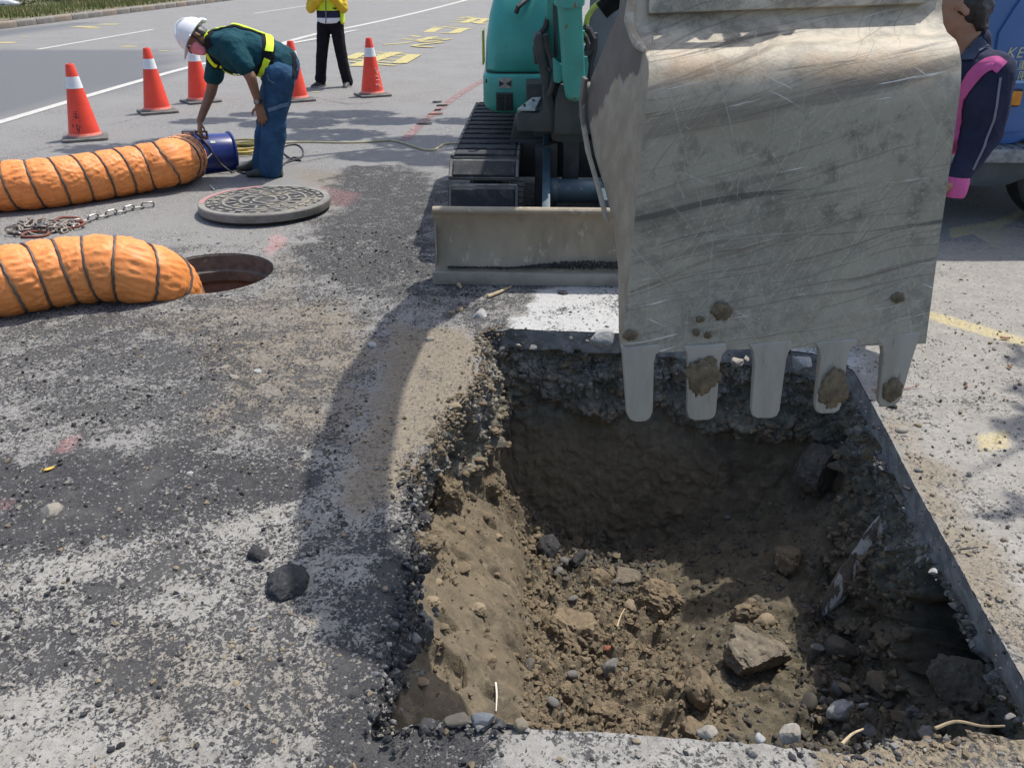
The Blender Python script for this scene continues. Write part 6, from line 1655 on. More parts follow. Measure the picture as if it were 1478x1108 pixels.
tree('street_tree', (5.2, 4.6, 0), [((-.7, -.2, 4.3), (.9, .8, .6), 1.4), ((.4, .3, 4.9), (1.0, 1.0, .7), 1.4), ((-1.78, -.52, 3.9), (.16, .12, .07), .06), ((-2.02, -1.1, 3.9), (.20, .14, .07), .08)], 3600, .07, 52,
     'small leafy street tree beside the blue truck, standing right of the pit', [(0, 0, 2.9), (-.7, -.2, 4.2), (.4, .3, 4.8), (-2.0, -1.1, 3.9), (-1.78, -.5, 3.9)])

# ================================================================== truck
M_TRUCK = simple('blue_truck_paint', (.055, .135, .33), (.045, .115, .29), 2.0, .4, .65, .30, 0, .05, 20, .002); M_TRUCKCREASE = simple('crease_highlight_blue', (.20, .36, .58), None, rough=.35)
M_STEP = simple('ribbed_steel_step', (.25, .26, .265), (.15, .155, .16), 25, .4, .6, .5, .3, .6, 60, .004); M_VAL = simple('grey_plastic_valance', (.065, .078, .088), (.045, .055, .062), 5, .4, .6, .5); M_AMBER = simple('amber_lens', (.62, .25, .015), (.50, .18, .01), 14, .4, .6, .15)
M_CREAM = simple('cream_lettering_paint', (.50, .48, .34), (.42, .40, .29), 30, .4, .6, .6)
TYF = 5.5; TXR = [2.40, 2.75, 4.55, 9.0]
tk = empty('truck', (5.0, 6.5, 0), 'blue truck with cream door lettering parked beyond the bucket', 'truck')
TQ = lambda a, b: U(a, b, TYF)
m = MB(); prof = [(2.36, .50), (2.34, .95), (2.42, 1.35), (2.78, 2.12), (2.95, 2.20), (4.48, 2.20), (4.55, 2.1), (4.55, .52), (4.12, .52), (4.06, .72), (3.92, .84), (3.70, .88), (3.48, .84), (3.34, .72), (3.28, .56), (3.20, .53)]
m.prism(prof, lambda x, z: (x, TYF + .01, z), lambda x, z: (x, TYF + 1.80, z)); cabt = m.build('cab', M_TRUCK, tk, .04, 3)
a = TQ(1425, 52); 
m = MB(); o = [(2.98, .60), (2.93, 1.20), (2.99, 1.34), (3.30, 1.95), (3.38, 2.0), (4.28, 2.0), (4.32, 1.94), (4.32, .95), (4.25, .90), (3.42, .90), (3.22, .62)]
m.prism(o, lambda x, z: (x, TYF - .012, z), lambda x, z: (x, TYF + .06, z)); door = m.build('door', M_TRUCK, tk, .012)
m = MB(); m.prism([(3.16, 1.38), (3.40, 1.88), (4.22, 1.88), (4.22, 1.38)], lambda x, z: (x, TYF - .016, z), lambda x, z: (x, TYF + .0, z)); m.build('side_window', M_GLASS, door)
m = MB(); m.box((4.1, TYF - .025, 1.12), (.16, .03, .05)); m.build('door_handle', M_RUBBER, door, .008)
m = MB(); c = TQ(1460, 118); m.box((3.65, TYF - .0155, c.z), (1.28, .008, .016)); m.build('crease_highlight', M_TRUCKCREASE, door)  # door crease; the light along it is put in as a paler strip
m = MB(); m.prism([(2.45, 1.40), (2.80, 2.08), (2.83, 2.06), (2.48, 1.38)], lambda x, z: (x - .02, TYF + .12, z), lambda x, z: (x - .02, TYF + 1.68, z)); m.build('windscreen', M_GLASS, cabt)
c = TQ(1451, 141); m = MB(); m.box((c.x, TYF - .03, c.z), (.155, .04, .085)); ml = m.build('marker_light', M_AMBER, tk, .012, 3)
m = MB(); m.box((c.x, TYF - .012, c.z), (.175, .02, .105)); m.build('lamp_rim', M_RUBBER, ml, .006)
zs = TQ(1440, 207).z; ze = TQ(1440, 226).z
m = MB(); m.box((2.86, TYF - .02, (zs + ze) / 2 - .01), (.98, .26, zs - ze)); 
for k in range(12): m.box((2.42 + k * .08, TYF - .03, zs - .008), (.02, .22, .012))
m.build('cab_step', M_STEP, tk, .006)
m = MB(); m.prism([(2.38, ze - .01), (3.36, ze - .01), (3.36, .37), (3.20, .30), (3.05, .28), (2.38, .38)], lambda x, z: (x, TYF - .06, z), lambda x, z: (x, TYF + .0, z)); m.build('valance', M_VAL, tk, .006)
m = MB(); m.box((2.30, TYF + .9, .52), (.14, 1.86, .30)); m.build('bumper', M_VAL, tk, .03)
for y in (TYF + .25, TYF + 1.55):
    m = MB(); m.cyl((2.33, y, .85), (2.38, y, .85), .10, n=24); m.build('headlamp', M_BAND, tk)
def wheel(x, y):
    m = MB(); pr = [(.20, -.11), (.34, -.11), (.385, -.085), (.395, -.04), (.395, .04), (.385, .085), (.34, .11), (.20, .11)]; m.lathe(pr, (x, y, .395), 40, 'Y', False); ty_ = m.build('wheel', M_RUBBER, tk)
    m = MB(); m.lathe([(.205, -.09), (.20, -.05), (.12, -.03), (.07, -.07), (.001, -.075)], (x, y, .395), 28, 'Y', False); m.build('rim', M_STEP, ty_)
for x in (3.70, 7.6):
    for y in (TYF + .16, TYF + 1.62): wheel(x, y)
m = MB(); m.box((6.8, TYF + .9, .72), (4.5, .8, .18)); m.box((6.9, TYF + .9, .95), (4.4, 1.95, .10)); m.build('chassis', M_FRAME, tk, .01)
m = MB(); m.box((6.9, TYF - .05, 1.22), (4.4, .05, .44)); m.box((6.9, TYF + 1.85, 1.22), (4.4, .05, .44)); m.box((9.08, TYF + .9, 1.22), (.05, 1.9, .44)); m.box((4.74, TYF + .9, 1.5), (.06, 1.9, 1.0)); m.build('cargo_bed', M_TRUCK, tk, .01)
m = MB(); m.tube([Vector((2.66, TYF - .02, 1.75)), Vector((2.52, TYF - .16, 1.80)), Vector((2.50, TYF - .20, 1.66))], .012, 8); m.box((2.50, TYF - .20, 1.58), (.05, .17, .30)); m.build('wing_mirror', M_RUBBER, tk, .01)
def text_mesh(s, size, loc, name, mat, parent, shear=0.0, rot=(R(90), 0, 0), ext=.002):
    cu = bpy.data.curves.new('t', 'FONT'); cu.body = s; cu.size = size; cu.extrude = ext; cu.shear = shear; cu.space_character = 1.1
    o = bpy.data.objects.new('t', cu); COL.objects.link(o); dg = bpy.context.evaluated_depsgraph_get(); dg.update()
    me = bpy.data.meshes.new_from_object(o.evaluated_get(dg)); bpy.data.objects.remove(o)
    me.transform(Matrix.Translation(Vector(loc) - Vector(parent.location if parent.parent is None else parent.parent.location)) @ Euler(rot).to_matrix().to_4x4()); me.materials.clear(); me.materials.append(mat); me.name = name
    o = bpy.data.objects.new(name, me); COL.objects.link(o); o.parent = parent; return o
for s, px, py, sz, sh_ in (('KEF', 1449, 83, .085, .18), ('\u7e3d\u91cd8', 1450, 99.5, .062, 0), ('\u9650', 1465, 115, .062, 0)):
    p = TQ(px, py); text_mesh(s, sz, (p.x, TYF - .0165, p.z), 'door_lettering', M_CREAM, door, sh_)

# ================================================================== stones, lumps and litter that can be told apart
def stone_mat(name, a, b, c=None): return simple(name, a, b, 14, .38, .66, .9, 0, .6, 90, .006, c, 45, .56, .68)
M_GREYST = stone_mat('grey_stone', (.17, .165, .155), (.11, .107, .10), (.24, .235, .22)); M_PALEST = stone_mat('pale_stone', (.235, .215, .18), (.165, .150, .125), (.30, .285, .25)); M_WHITEST = stone_mat('whitish_concrete_bit', (.31, .31, .30), (.20, .20, .195), (.40, .40, .385))
M_TANST = stone_mat('tan_stone', (.235, .185, .12), (.165, .13, .085)); M_CLOD = stone_mat('brown_soil_clod', (.155, .118, .072), (.105, .080, .050), (.20, .16, .105)); M_BLACKLUMP = stone_mat('black_asphalt_lump', (.030, .030, .032), (.018, .018, .020), (.075, .073, .07)); M_BRICKBIT = stone_mat('red_brick_bit', (.25, .085, .05), (.19, .065, .04)); M_DKST = stone_mat('dark_damp_stone', (.085, .075, .06), (.058, .052, .043), (.125, .115, .095)); M_CONGL = stone_mat('cement_crusted_rubble', (.155, .13, .095), (.098, .082, .060), (.22, .195, .155)); M_BLUEGREY = stone_mat('blue_grey_slab_bit', (.115, .125, .135), (.085, .092, .10))
CRUMB = []
def px_size(p, s): return s * (p - Vector((0, 0, CAMH))).length / FPX
def rock(px, py, s, asp, mat, seed, name, cat, label, pit=False, chip=5, amp=.16, rot=0.0, lift=.35, group=None, fr=1.8):
    lift = (.38 if s > 20 else .15) if pit else .18
    p = pit_hit(px, py) if pit else G(px, py)
    r = px_size(p, s); rr = (r, r * asp[1], r * asp[0])
    CRUMB.append((p.x, p.y, r)) if pit else None
    o = rough_ball((p.x, p.y, p.z + rr[2] * lift), rr, seed, 5 if s > 26 else (4 if s > 12 else 3), amp, fr, None, name, mat, None, (rng.uniform(-.2, .2), rng.uniform(-.2, .2), rot if rot else rng.uniform(0, 3)), chip)
    return tag(o, label, cat, group)
GR = [(72, 742, 17, (.60, .7), M_PALEST, 'stone', 'stone', 'smooth pale tan stone lying alone on the black asphalt', 2, .10), (416, 846, 33, (.62, .85), M_BLACKLUMP, 'asphalt_lump', 'asphalt lump', 'big round black asphalt lump in the boom shadow', 0, .22), (372, 801, 19, (.7, .7), M_BLACKLUMP, 'asphalt_lump', 'asphalt lump', 'smaller split black asphalt lump beside the big one', 3, .28),
      (691, 457, 14, (.7, .8), M_WHITEST, 'stone', 'stone', 'white angular stone at the far left corner of the pit', 7, .12), (868, 489, 22, (.75, .7), M_WHITEST, 'concrete_chunk', 'concrete chunk', 'whitish concrete chunk on the far pit edge left of the bucket', 7, .2), (620, 491, 9, (.7, .8), M_PALEST, 'stone', 'stone', 'pale stone on the tan gravel tongue left of the pit', 5, .15), (652, 452, 7, (.7, .8), M_TANST, 'stone', 'stone', 'yellow-brown stone near the white angular stone', 4, .15), (664, 449, 7, (.8, .8), M_TANST, 'stone', 'stone', 'brown stone just left of the white angular stone', 4, .15),
      (812, 424, 8, (.5, .8), M_BLACKLUMP, 'asphalt_lump', 'asphalt lump', 'small black asphalt lump on the white concrete before the blade', 4, .25), (537, 499, 9, (.5, .8), M_WHITEST, 'stone', 'stone', 'flat white stone right of the gravel patch in the boom shadow', 6, .15), (339, 545, 9, (.4, .6), M_PALEST, 'stone', 'stone', 'flat pale stone on the gravel left of the boom shadow', 6, .15), (372, 536, 8, (.4, .7), M_WHITEST, 'stone', 'stone', 'white chip on the gravel beside the boom shadow', 6, .15), (326, 531, 8, (.4, .7), M_PALEST, 'stone', 'stone', 'pale chip on the gravel below the manhole', 6, .15),
      (274, 684, 5, (.6, .9), M_WHITEST, 'stone', 'stone', 'small round white pebble on the black band of asphalt', 2, .1), (497, 758, 6, (.5, .8), M_BLACKLUMP, 'asphalt_lump', 'asphalt lump', 'small black lump near the left edge of the pit', 4, .2), (1301, 622, 10, (.6, .7), M_PALEST, 'stone', 'stone', 'cream pebble on the concrete right of the pit', 2, .1), (1287, 588, 7, (.7, .8), M_BLACKLUMP, 'asphalt_lump', 'asphalt lump', 'small black lump on the concrete under the last bucket tooth', 4, .2), (1325, 615, 6, (.6, .8), M_CLOD, 'soil_clod', 'soil clod', 'small brown soil clod right of the cream pebble', 4, .2),
      (1346, 825, 7, (.6, .8), M_WHITEST, 'stone', 'stone', 'white chip on the right rim of the pit', 5, .15), (695, 1042, 24, (.35, .55), M_BLUEGREY, 'slab_fragment', 'slab fragment', 'flat blue-grey slab fragment on the near rim of the pit', 8, .08), (662, 1038, 22, (.4, .6), M_DKST, 'slab_fragment', 'slab fragment', 'dark brown slab fragment beside the flat blue-grey one', 8, .12), (1140, 1060, 16, (.75, .8), M_PALEST, 'stone', 'stone', 'rounded cream cobble on the near rim of the pit', 5, .14), (1018, 1060, 17, (.55, .7), M_PALEST, 'concrete_chunk', 'concrete chunk', 'pale broken concrete chunk on the near rim left of the cobble', 8, .15), (1096, 1066, 9, (.6, .8), M_WHITEST, 'stone', 'stone', 'small white stone left of the cream cobble', 6, .1), (753, 1046, 12, (.7, .8), M_CONGL, 'concrete_chunk', 'concrete chunk', 'pinkish crumbling concrete bit right of the slab fragments', 6, .25),
      (1160, 527, 19, (.7, .7), M_WHITEST, 'concrete_chunk', 'concrete chunk', 'white concrete chunk seen between the third and fourth bucket teeth', 7, .2), (1062, 524, 12, (.6, .8), M_PALEST, 'concrete_chunk', 'concrete chunk', 'pale concrete bits seen between the second and third bucket teeth', 7, .25)]
for k, (px, py, s, asp, mt, nm, ct, lb, chp_, amp) in enumerate(GR): rock(px, py, s, asp, mt, 100 + k, nm, ct, lb, False, chp_, amp)
PR = [(905, 842, 40, (.45, .75), M_CONGL, 'concrete_chunk', 'concrete chunk', 'flat tan concrete slab piece in the middle of the pit floor', 9, .10), (826, 925, 42, (.8, .85), M_CLOD, 'soil_clod', 'soil clod', 'large rough soil clod in the middle of the pit', 2, .28), (948, 876, 36, (.75, .8), M_CLOD, 'soil_clod', 'soil clod', 'crumbly soil clod right of the flat tan slab piece', 1, .32), (1092, 955, 46, (.85, .85), M_CONGL, 'concrete_chunk', 'concrete chunk', 'big dirt-topped concrete boulder right of the pit centre', 8, .26), (1078, 885, 20, (.9, .8), M_CLOD, 'soil_clod', 'soil clod', 'loose soil clod heaped just behind the big boulder', 1, .3), (1104, 897, 13, (.8, .9), M_TANST, 'stone', 'stone', 'smooth brown cobble beside the big boulder', 2, .08),
      (1138, 815, 23, (.9, .85), M_CLOD, 'soil_clod', 'soil clod', 'tan soil clod left of the broken plank', 1, .28), (881, 936, 10, (.5, .8), M_BRICKBIT, 'brick_fragment', 'brick', 'red brick fragment on the pit floor', 6, .12), (882, 965, 15, (.9, .8), M_GREYST, 'stone', 'stone', 'grey faceted stone below the red brick fragment', 8, .08), (1398, 1012, 40, (.9, .9), M_CONGL, 'concrete_chunk', 'concrete chunk', 'big crusted rubble block in the near right corner of the pit', 3, .24), (1272, 992, 23, (1.0, .8), M_TANST, 'stone', 'stone', 'brown angular stone in the rubble left of the dark hole', 7, .10), (1216, 1032, 23, (.7, .6), M_WHITEST, 'concrete_chunk', 'concrete chunk', 'whitish angular concrete chunk in the near right rubble', 9, .12), (1256, 1058, 15, (1.0, .8), M_GREYST, 'stone', 'stone', 'upright grey stone at the near edge of the rubble', 8, .1), (1246, 1020, 10, (1, .6), M_WHITEST, 'stone', 'stone', 'white splinter stone right of the whitish chunk', 8, .1), (1366, 985, 15, (.5, .8), M_BLUEGREY, 'stone', 'stone', 'blue-grey stone at the lip of the dark hole', 4, .12), (1294, 952, 26, (.35, .6), M_DKST, 'stone', 'stone', 'flat dark stone left of the dark hole', 8, .1), (1240, 940, 12, (.8, .9), M_DKST, 'stone', 'stone', 'round dark cobble in the rubble under the plank', 2, .08), (1212, 938, 20, (.9, .8), M_DKST, 'stone', 'stone', 'dark egg-shaped stone in the rubble under the plank', 3, .1), (1284, 890, 13, (.8, .8), M_DKST, 'stone', 'stone', 'dark stone below the upper end of the plank', 5, .12), (1186, 690, 46, (.9, .7), M_DKST, 'boulder', 'boulder', 'dark earth-covered boulder bulging from the far right wall', 2, .14), (1240, 640, 14, (.8, .8), M_CLOD, 'soil_clod', 'soil clod', 'pale soil clod on the right wall under the slab edge', 2, .3), (1272, 672, 26, (.7, .7), M_CONGL, 'concrete_chunk', 'concrete chunk', 'crumbling pale rubble lump on the right wall', 3, .32),
      (604, 916, 24, (1.2, .6), M_PALEST, 'plaster_lump', 'plaster lump', 'white plaster lump stuck on the left bank of the pit', 4, .34), (612, 790, 32, (.7, .8), M_CLOD, 'soil_clod', 'soil clod', 'grey-brown clod under the undercut left rim', 2, .28), (641, 722, 34, (.9, .8), M_CLOD, 'soil_clod', 'soil clod', 'knobbly tan clod on top of the left bank', 1, .34), (655, 690, 22, (.9, .8), M_GREYST, 'concrete_chunk', 'concrete chunk', 'grey concrete bit on top of the left bank', 6, .2), (706, 700, 30, (.8, .8), M_CLOD, 'soil_clod', 'soil clod', 'cracked soil clod at the head of the left bank', 2, .22), (792, 800, 24, (.9, .7), M_BLACKLUMP, 'asphalt_lump', 'asphalt lump', 'black asphalt lump at the foot of the far wall', 6, .2), (834, 808, 17, (.8, .8), M_BLACKLUMP, 'asphalt_lump', 'asphalt lump', 'second black asphalt lump at the foot of the far wall', 6, .2), (940, 846, 9, (.7, .8), M_PALEST, 'stone', 'stone', 'cream pebble on top of the crumbly soil clod', 2, .06), (866, 838, 18, (.8, .8), M_CLOD, 'soil_clod', 'soil clod', 'pale soil clod left of the flat tan slab piece', 2, .25), (912, 878, 14, (.8, .9), M_TANST, 'stone', 'stone', 'brown cobble below the flat tan slab piece', 2, .08), (766, 962, 15, (.6, .6), M_DKST, 'stone', 'stone', 'dark triangular stone at the foot of the left bank', 8, .1), (870, 1030, 20, (.8, .8), M_CLOD, 'soil_clod', 'soil clod', 'crumbly tan clod near the front rim of the pit', 1, .34), (818, 1000, 14, (.8, .8), M_CLOD, 'soil_clod', 'soil clod', 'small tan clod in front of the large soil clod', 1, .3), (1008, 1000, 26, (.9, .7), M_CLOD, 'soil_clod', 'soil clod', 'tan sandy clod left of the big boulder', 1, .28), (1000, 1052, 20, (.7, .8), M_CLOD, 'soil_clod', 'soil clod', 'brown clod behind the pale chunk on the near rim', 1, .3), (1064, 678, 12, (1, .8), M_PALEST, 'stone', 'stone', 'pale stone stuck in the far wall below the second tooth', 5, .2), (1060, 692, 18, (.8, .8), M_CLOD, 'soil_clod', 'soil clod', 'tan clod below the pale stone in the far wall', 1, .3), (1345, 1062, 16, (.6, .8), M_PALEST, 'stone', 'stone', 'pale stone by the roots on the near right rim', 5, .15)]
for k, (px, py, s, asp, mt, nm, ct, lb, chp_, amp) in enumerate(PR):
    o = rock(px, py, s, asp, mt, 200 + k, nm, ct, lb, True, chp_, amp, fr=2.2 if amp > .2 else 1.8)
    if px == 1398: o.location.z += .07; o.location.x -= .03
# loose stones nobody could tell apart, each a thing
SM = []
for k in range(8):
    o = rough_ball((0, 0, 0), (1, .8, .65), 400 + k, 2, .18, 1.6, None, 'stone', [M_DKST, M_GREYST, M_TANST, M_DKST, M_CLOD, M_GREYST, M_DKST, M_TANST][k], None, None, 5 if k % 2 else 2); SM.append(o.data); bpy.data.objects.remove(o)
def scatter_things(n, px_poly, s0, s1, label, group, seed, cat='stone', pool=range(8)):
    r_ = random.Random(seed); xs_ = [p[0] for p in px_poly]; ys_ = [p[1] for p in px_poly]; k = 0; tries = 0
    while k < n and tries < n * 30:
        tries += 1; a, b = r_.uniform(min(xs_), max(xs_)), r_.uniform(min(ys_), max(ys_))
        ins = False; j = len(px_poly) - 1
        for i in range(len(px_poly)):
            (x1, y1), (x2, y2) = px_poly[i], px_poly[j]
            if (y1 > b) != (y2 > b) and a < (x2 - x1) * (b - y1) / (y2 - y1) + x1: ins = not ins
            j = i
        if not ins: continue
        p = pit_hit(a, b); s = px_size(p, s0 + (s1 - s0) * r_.random() ** 2.2)
        o = bpy.data.objects.new('stone', SM[r_.choice(list(pool))]); COL.objects.link(o); o.location = p + Vector((0, 0, s * .25)); o.scale = (s, s * r_.uniform(.7, 1.1), s * r_.uniform(.7, 1.1)); o.rotation_euler = (r_.uniform(-.5, .5), r_.uniform(-.5, .5), r_.uniform(0, 6.3))
        tag(o, label, cat, group); k += 1
scatter_things(95, [(1180, 880), (1300, 900), (1330, 990), (1340, 1050), (1190, 1070), (1160, 1000)], 4, 13, 'loose stone in the dark rubble at the near right end of the pit', 'loose stones in the right rubble', 1)
scatter_things(70, [(770, 770), (960, 790), (960, 900), (880, 1040), (770, 1040), (755, 860)], 3.5, 11, 'loose stone or crumb on the rubble-strewn middle of the pit floor', 'loose stones on the pit floor', 2, 'stone', (2, 4, 4, 1, 7))
scatter_things(45, [(1000, 640), (1200, 600), (1300, 700), (1280, 800), (1040, 850), (960, 780)], 3, 8, 'small stone bedded in the shaded far right slope of the pit', 'stones in the far right slope', 3, 'stone', (0, 1, 3, 5, 6))

# broken plank, roots, sticks, leaves
M_PLANK = simple('rotten_white_flecked_wood', (.15, .12, .09), (.085, .068, .052), 10, .4, .6, .9, 0, .7, 60, .006, (.50, .48, .44), 9, .50, .58, stretch=(3, 3, 1)); M_ROOT = simple('pale_root', (.26, .20, .12), (.17, .13, .08), 30, rough=.9); M_STICK_ = simple('pale_dry_wood', (.42, .33, .20), (.33, .25, .15), 30, rough=.85); M_STRAW = simple('white_straw', (.55, .53, .46), None, rough=.8); M_BROWNLEAF = simple('red_brown_dry_leaf', (.20, .075, .04), (.14, .05, .03), 30, rough=.8); M_YLEAF = simple('yellow_leaf', (.62, .38, .05), (.55, .32, .04), 40, rough=.7); M_REDWIRE = simple('faded_red_wire', (.30, .10, .08), None, rough=.7)
a, b = pit_hit(1192, 886), G(1284, 752, -.34); a = a + Vector((0, 0, .05)); dv = (b - a).normalized(); sd_ = dv.cross(Vector((.2, -.5, 1))).normalized(); up_ = sd_.cross(dv)
m = MB(); rows = []; rl = random.Random(4)
for i in range(9):
    f = i / 8; c = a.lerp(b, f); w = .046 * (1 - .35 * (1 - f) ** 2) ; rows.append([c + sd_ * w * x * (1 + rl.uniform(-.12, .12)) + up_ * y * (1 + rl.uniform(-.1, .1)) for x, y in ((-1, -.016), (1, -.016), (1.05, .008), (.4, .022), (-.3, .018), (-1, .010))])
rows.insert(0, [rows[0][j] - dv * (.05 + .03 * (j % 3)) * 1.0 + (a - rows[0][j]) * .35 for j in range(6)])
m.loft(rows); o = m.build('broken_plank', M_PLANK, None, .003, origin=a); tag(o, 'rotten broken plank sticking out of the right pit wall', 'plank')
def twig(name, pxs, r, mat, label, cat, pit=False, lift=.012, group=None):
    pts = [(pit_hit(*p) if pit else G(*p)) + Vector((0, 0, lift + .006 * math.sin(i * 2.3))) for i, p in enumerate(pxs)]
    P, L = smooth_path(pts, 24) if len(pts) > 2 else (np.array([tuple(p) for p in pts]), 0)
    m = MB(); m.tube([Vector(p) for p in P], [r * (1 - .5 * i / len(P)) for i in range(len(P))], 6); o = m.build(name, mat, None, origin=pts[0]); return tag(o, label, cat, group)
for k, pl in enumerate([[(1312, 826), (1335, 832), (1362, 829)], [(1306, 852), (1332, 856), (1352, 853), (1372, 862)], [(1322, 872), (1345, 866), (1370, 852)], [(1318, 880), (1340, 885), (1360, 872), (1378, 866)], [(1344, 848), (1352, 872), (1356, 894)], [(1276, 760), (1282, 772), (1285, 786)], [(1150, 620), (1160, 632), (1172, 640)], [(1090, 610), (1110, 600), (1135, 596)], [(1215, 590), (1226, 612), (1232, 626)]]):
    twig('root', pl, .004, M_ROOT, 'thin pale root hanging from the shaded right pit wall', 'root', True, .05, 'roots in the right wall')
twig('root', [(1345, 1064), (1375, 1056), (1415, 1058), (1445, 1062)], .0045, M_ROOT, 'thicker brown root arching over the near right rim', 'root', False, .03)
twig('stick', [(1212, 1086), (1226, 1074), (1243, 1062)], .004, M_STICK_, 'forked pale stick at the near rim beside the rubble', 'stick', False, .03); twig('straw', [(715.5, 990), (717, 1008), (716, 1029)], .004, M_STRAW, 'white straw lying on the left bank of the pit', 'straw', True, .015); twig('stick', [(890, 912), (895, 898), (901, 884)], .004, M_STICK_, 'thin pale stick on the pit floor above the red brick fragment', 'stick', True, .03)
twig('stick', [(704, 431), (722, 425), (738, 415)], .010, M_STICK_, 'splinter of pale wood lying before the dozer blade', 'stick'); twig('stick', [(662, 413), (665, 418)], .012, M_STICK_, 'short pale wood chip by the blade corner', 'stick'); twig('wire', [(1258, 566), (1285, 566), (1310, 562), (1327, 559)], .003, M_REDWIRE, 'thin faded red wire on the concrete right of the teeth', 'wire'); twig('stick', [(1384, 797), (1400, 797), (1412, 791)], .003, M_BLACKLUMP, 'thin dark twig on the pale concrete near the right rim', 'stick')
for k, (x, y, w_, lb) in enumerate([(613, 180, .085, 'dark flat shard on the pink line nearest the yellow cable'), (629, 166, .085, 'reddish flat shard on the pink line, second from the yellow cable'), (632, 160, .04, 'small dark shard on the pink line behind the reddish one'), (638, 153.5, .07, 'dark thin shard on the pink line, farthest from the cable'), (631, 148.5, .06, 'dark thin shard left of the pink line')]):
    g = G(x, y); m = MB(); m.prism([(-w_, -.02), (w_ * .9, -.012), (w_, .014), (-w_ * .7, .026)], lambda a_, b_: (g.x + a_, g.y + b_ * 1.6, .008 + .005 * max(0, a_ / w_)), lambda a_, b_: (g.x + a_, g.y + b_ * 1.6, .016 + .005 * max(0, a_ / w_))); tag(m.build('shard', [M_BLACKLUMP, M_BROWNLEAF][k == 1], None, origin=g), lb, 'shard')
def leaf(px, py, s, mat, label, cat='leaf', pit=False, seed=1):
    g = pit_hit(px, py) if pit else G(px, py); r_ = random.Random(seed); az = r_.uniform(0, 6.3); m = MB(); rows = []
    for i in range(7):
        f = i / 6; w = s * .42 * math.sin(math.pi * (.08 + .88 * f)) ** .8; z = .006 + s * .25 * (f - .5) ** 2 * 2
        rows.append([(f - .5) * s * 2, w, z])
    vs = []; 
    for x, w, z in rows:
        for q_ in (-1, 0, 1):
            vs.append((g.x + x * math.cos(az) - q_ * w * math.sin(az), g.y + x * math.sin(az) + q_ * w * math.cos(az), g.z + z + abs(q_) * s * .18))
    vs += [(v[0], v[1], v[2] - .0025) for v in vs]; n3 = 21; fs = []
    for i in range(6):
        for q_ in range(2):
            a_ = i * 3 + q_; fs += [(a_, a_ + 1, a_ + 4, a_ + 3), (n3 + a_ + 3, n3 + a_ + 4, n3 + a_ + 1, n3 + a_)]
    edge_ = [0, 3, 6, 9, 12, 15, 18, 19, 20, 17, 14, 11, 8, 5, 2, 1]
    fs += [(edge_[i], edge_[(i + 1) % 16], n3 + edge_[(i + 1) % 16], n3 + edge_[i]) for i in range(16)]
    m.add(vs, fs); m.tube([Vector((g.x + s * math.cos(az), g.y + s * math.sin(az), g.z + .02)), Vector((g.x + s * 1.5 * math.cos(az), g.y + s * 1.5 * math.sin(az), g.z + .012))], .0015, 5)
    return tag(m.build('leaf', mat, None, origin=g), label, cat)
leaf(72, 679, .018, M_YLEAF, 'small yellow leaf standing out on the black asphalt', seed=5); leaf(1450, 490, .022, M_BROWNLEAF, 'larger red-brown leaf on the worn yellow line', seed=2); leaf(1456, 531, .018, M_BROWNLEAF, 'smaller red-brown leaf below the worn yellow line', seed=3); leaf(1394, 560, .012, M_BROWNLEAF, 'tiny brown leaf on the pale concrete', seed=8)

# ================================================================== gravel and crumbs nobody could count
def ico():
    bm = bmesh.new(); bmesh.ops.create_icosphere(bm, subdivisions=1, radius=1.0); P = np.array([v.co[:] for v in bm.verts]); F_ = np.array([[v.index for v in f.verts] for f in bm.faces]); bm.free(); return P, F_
IP, IF = ico()
def pebbles(name, pos, size, seed, mat, label, squash=.7):
    rs = np.random.RandomState(seed); n = len(pos); vs = []
    base = [IP * (1 + .32 * rs.normal(size=(len(IP), 1)).clip(-1, 1)) for _ in range(9)]
    kk = rs.randint(0, 9, n); B = np.array(base)[kk]; a = rs.uniform(0, 6.28, n); ca, sa = np.cos(a)[:, None], np.sin(a)[:, None]
    S = size[:, None] * np.stack([rs.uniform(.8, 1.3, n), rs.uniform(.6, 1.0, n), rs.uniform(.5, .9, n) * squash / .7], 1)
    B = B * S[:, None, :]
    x = B[..., 0] * ca - B[..., 1] * sa; y = B[..., 0] * sa + B[..., 1] * ca
    V_ = np.stack([x, y, B[..., 2]], -1) + (pos + np.stack([np.zeros(n), np.zeros(n), S[:, 2] * .35], 1))[:, None]
    F_ = (IF[None] + (np.arange(n) * len(IP))[:, None, None]).reshape(-1, 3)
    return tag(link_mesh(name, np_mesh(name, V_.reshape(-1, 3), F_, False), mat), label, 'gravel', kind='stuff')
def ground_points(n, seed, fn, x0=-2.9, x1=2.6, y0=1.1, y1=5.4):
    rs = np.random.RandomState(seed); X = rs.uniform(x0, x1, n); Y = y0 + (y1 - y0) * rs.uniform(0, 1, n) ** 1.5
    w = fn(X, Y); ok = rs.uniform(0, 1, n) < w; X, Y = X[ok], Y[ok]
    sd = np.full(X.shape, 9.0); m_ = (X > -.7) & (X < 1.9) & (Y < 4.2); sd[m_] = poly_sd(X[m_], Y[m_], [RIMP[i] for i in range(0, len(RIMP), 4)])
    ok = (sd > .004) & (np.hypot(X - MH.x, Y - MH.y) > MH_R + .01); return X[ok], Y[ok]
_gz = {}
def gz(X, Y): return np.zeros(len(X)) + .002
def dens(kind):
    def f(X, Y):
        z = zones(X, Y)
        if kind == 'dark': return np.clip((z['dark'] - .25) * 1.3, 0, 1)
        if kind == 'pale': return np.clip(.12 + .25 * z['conc'] + .3 * z['tan'], 0, 1) * (z['dark'] + z['tan'] > .12)
        return np.clip(z['tan'] * 1.2, 0, 1)
    return f
X, Y = ground_points(26000, 1, dens('dark')); rs = np.random.RandomState(11)
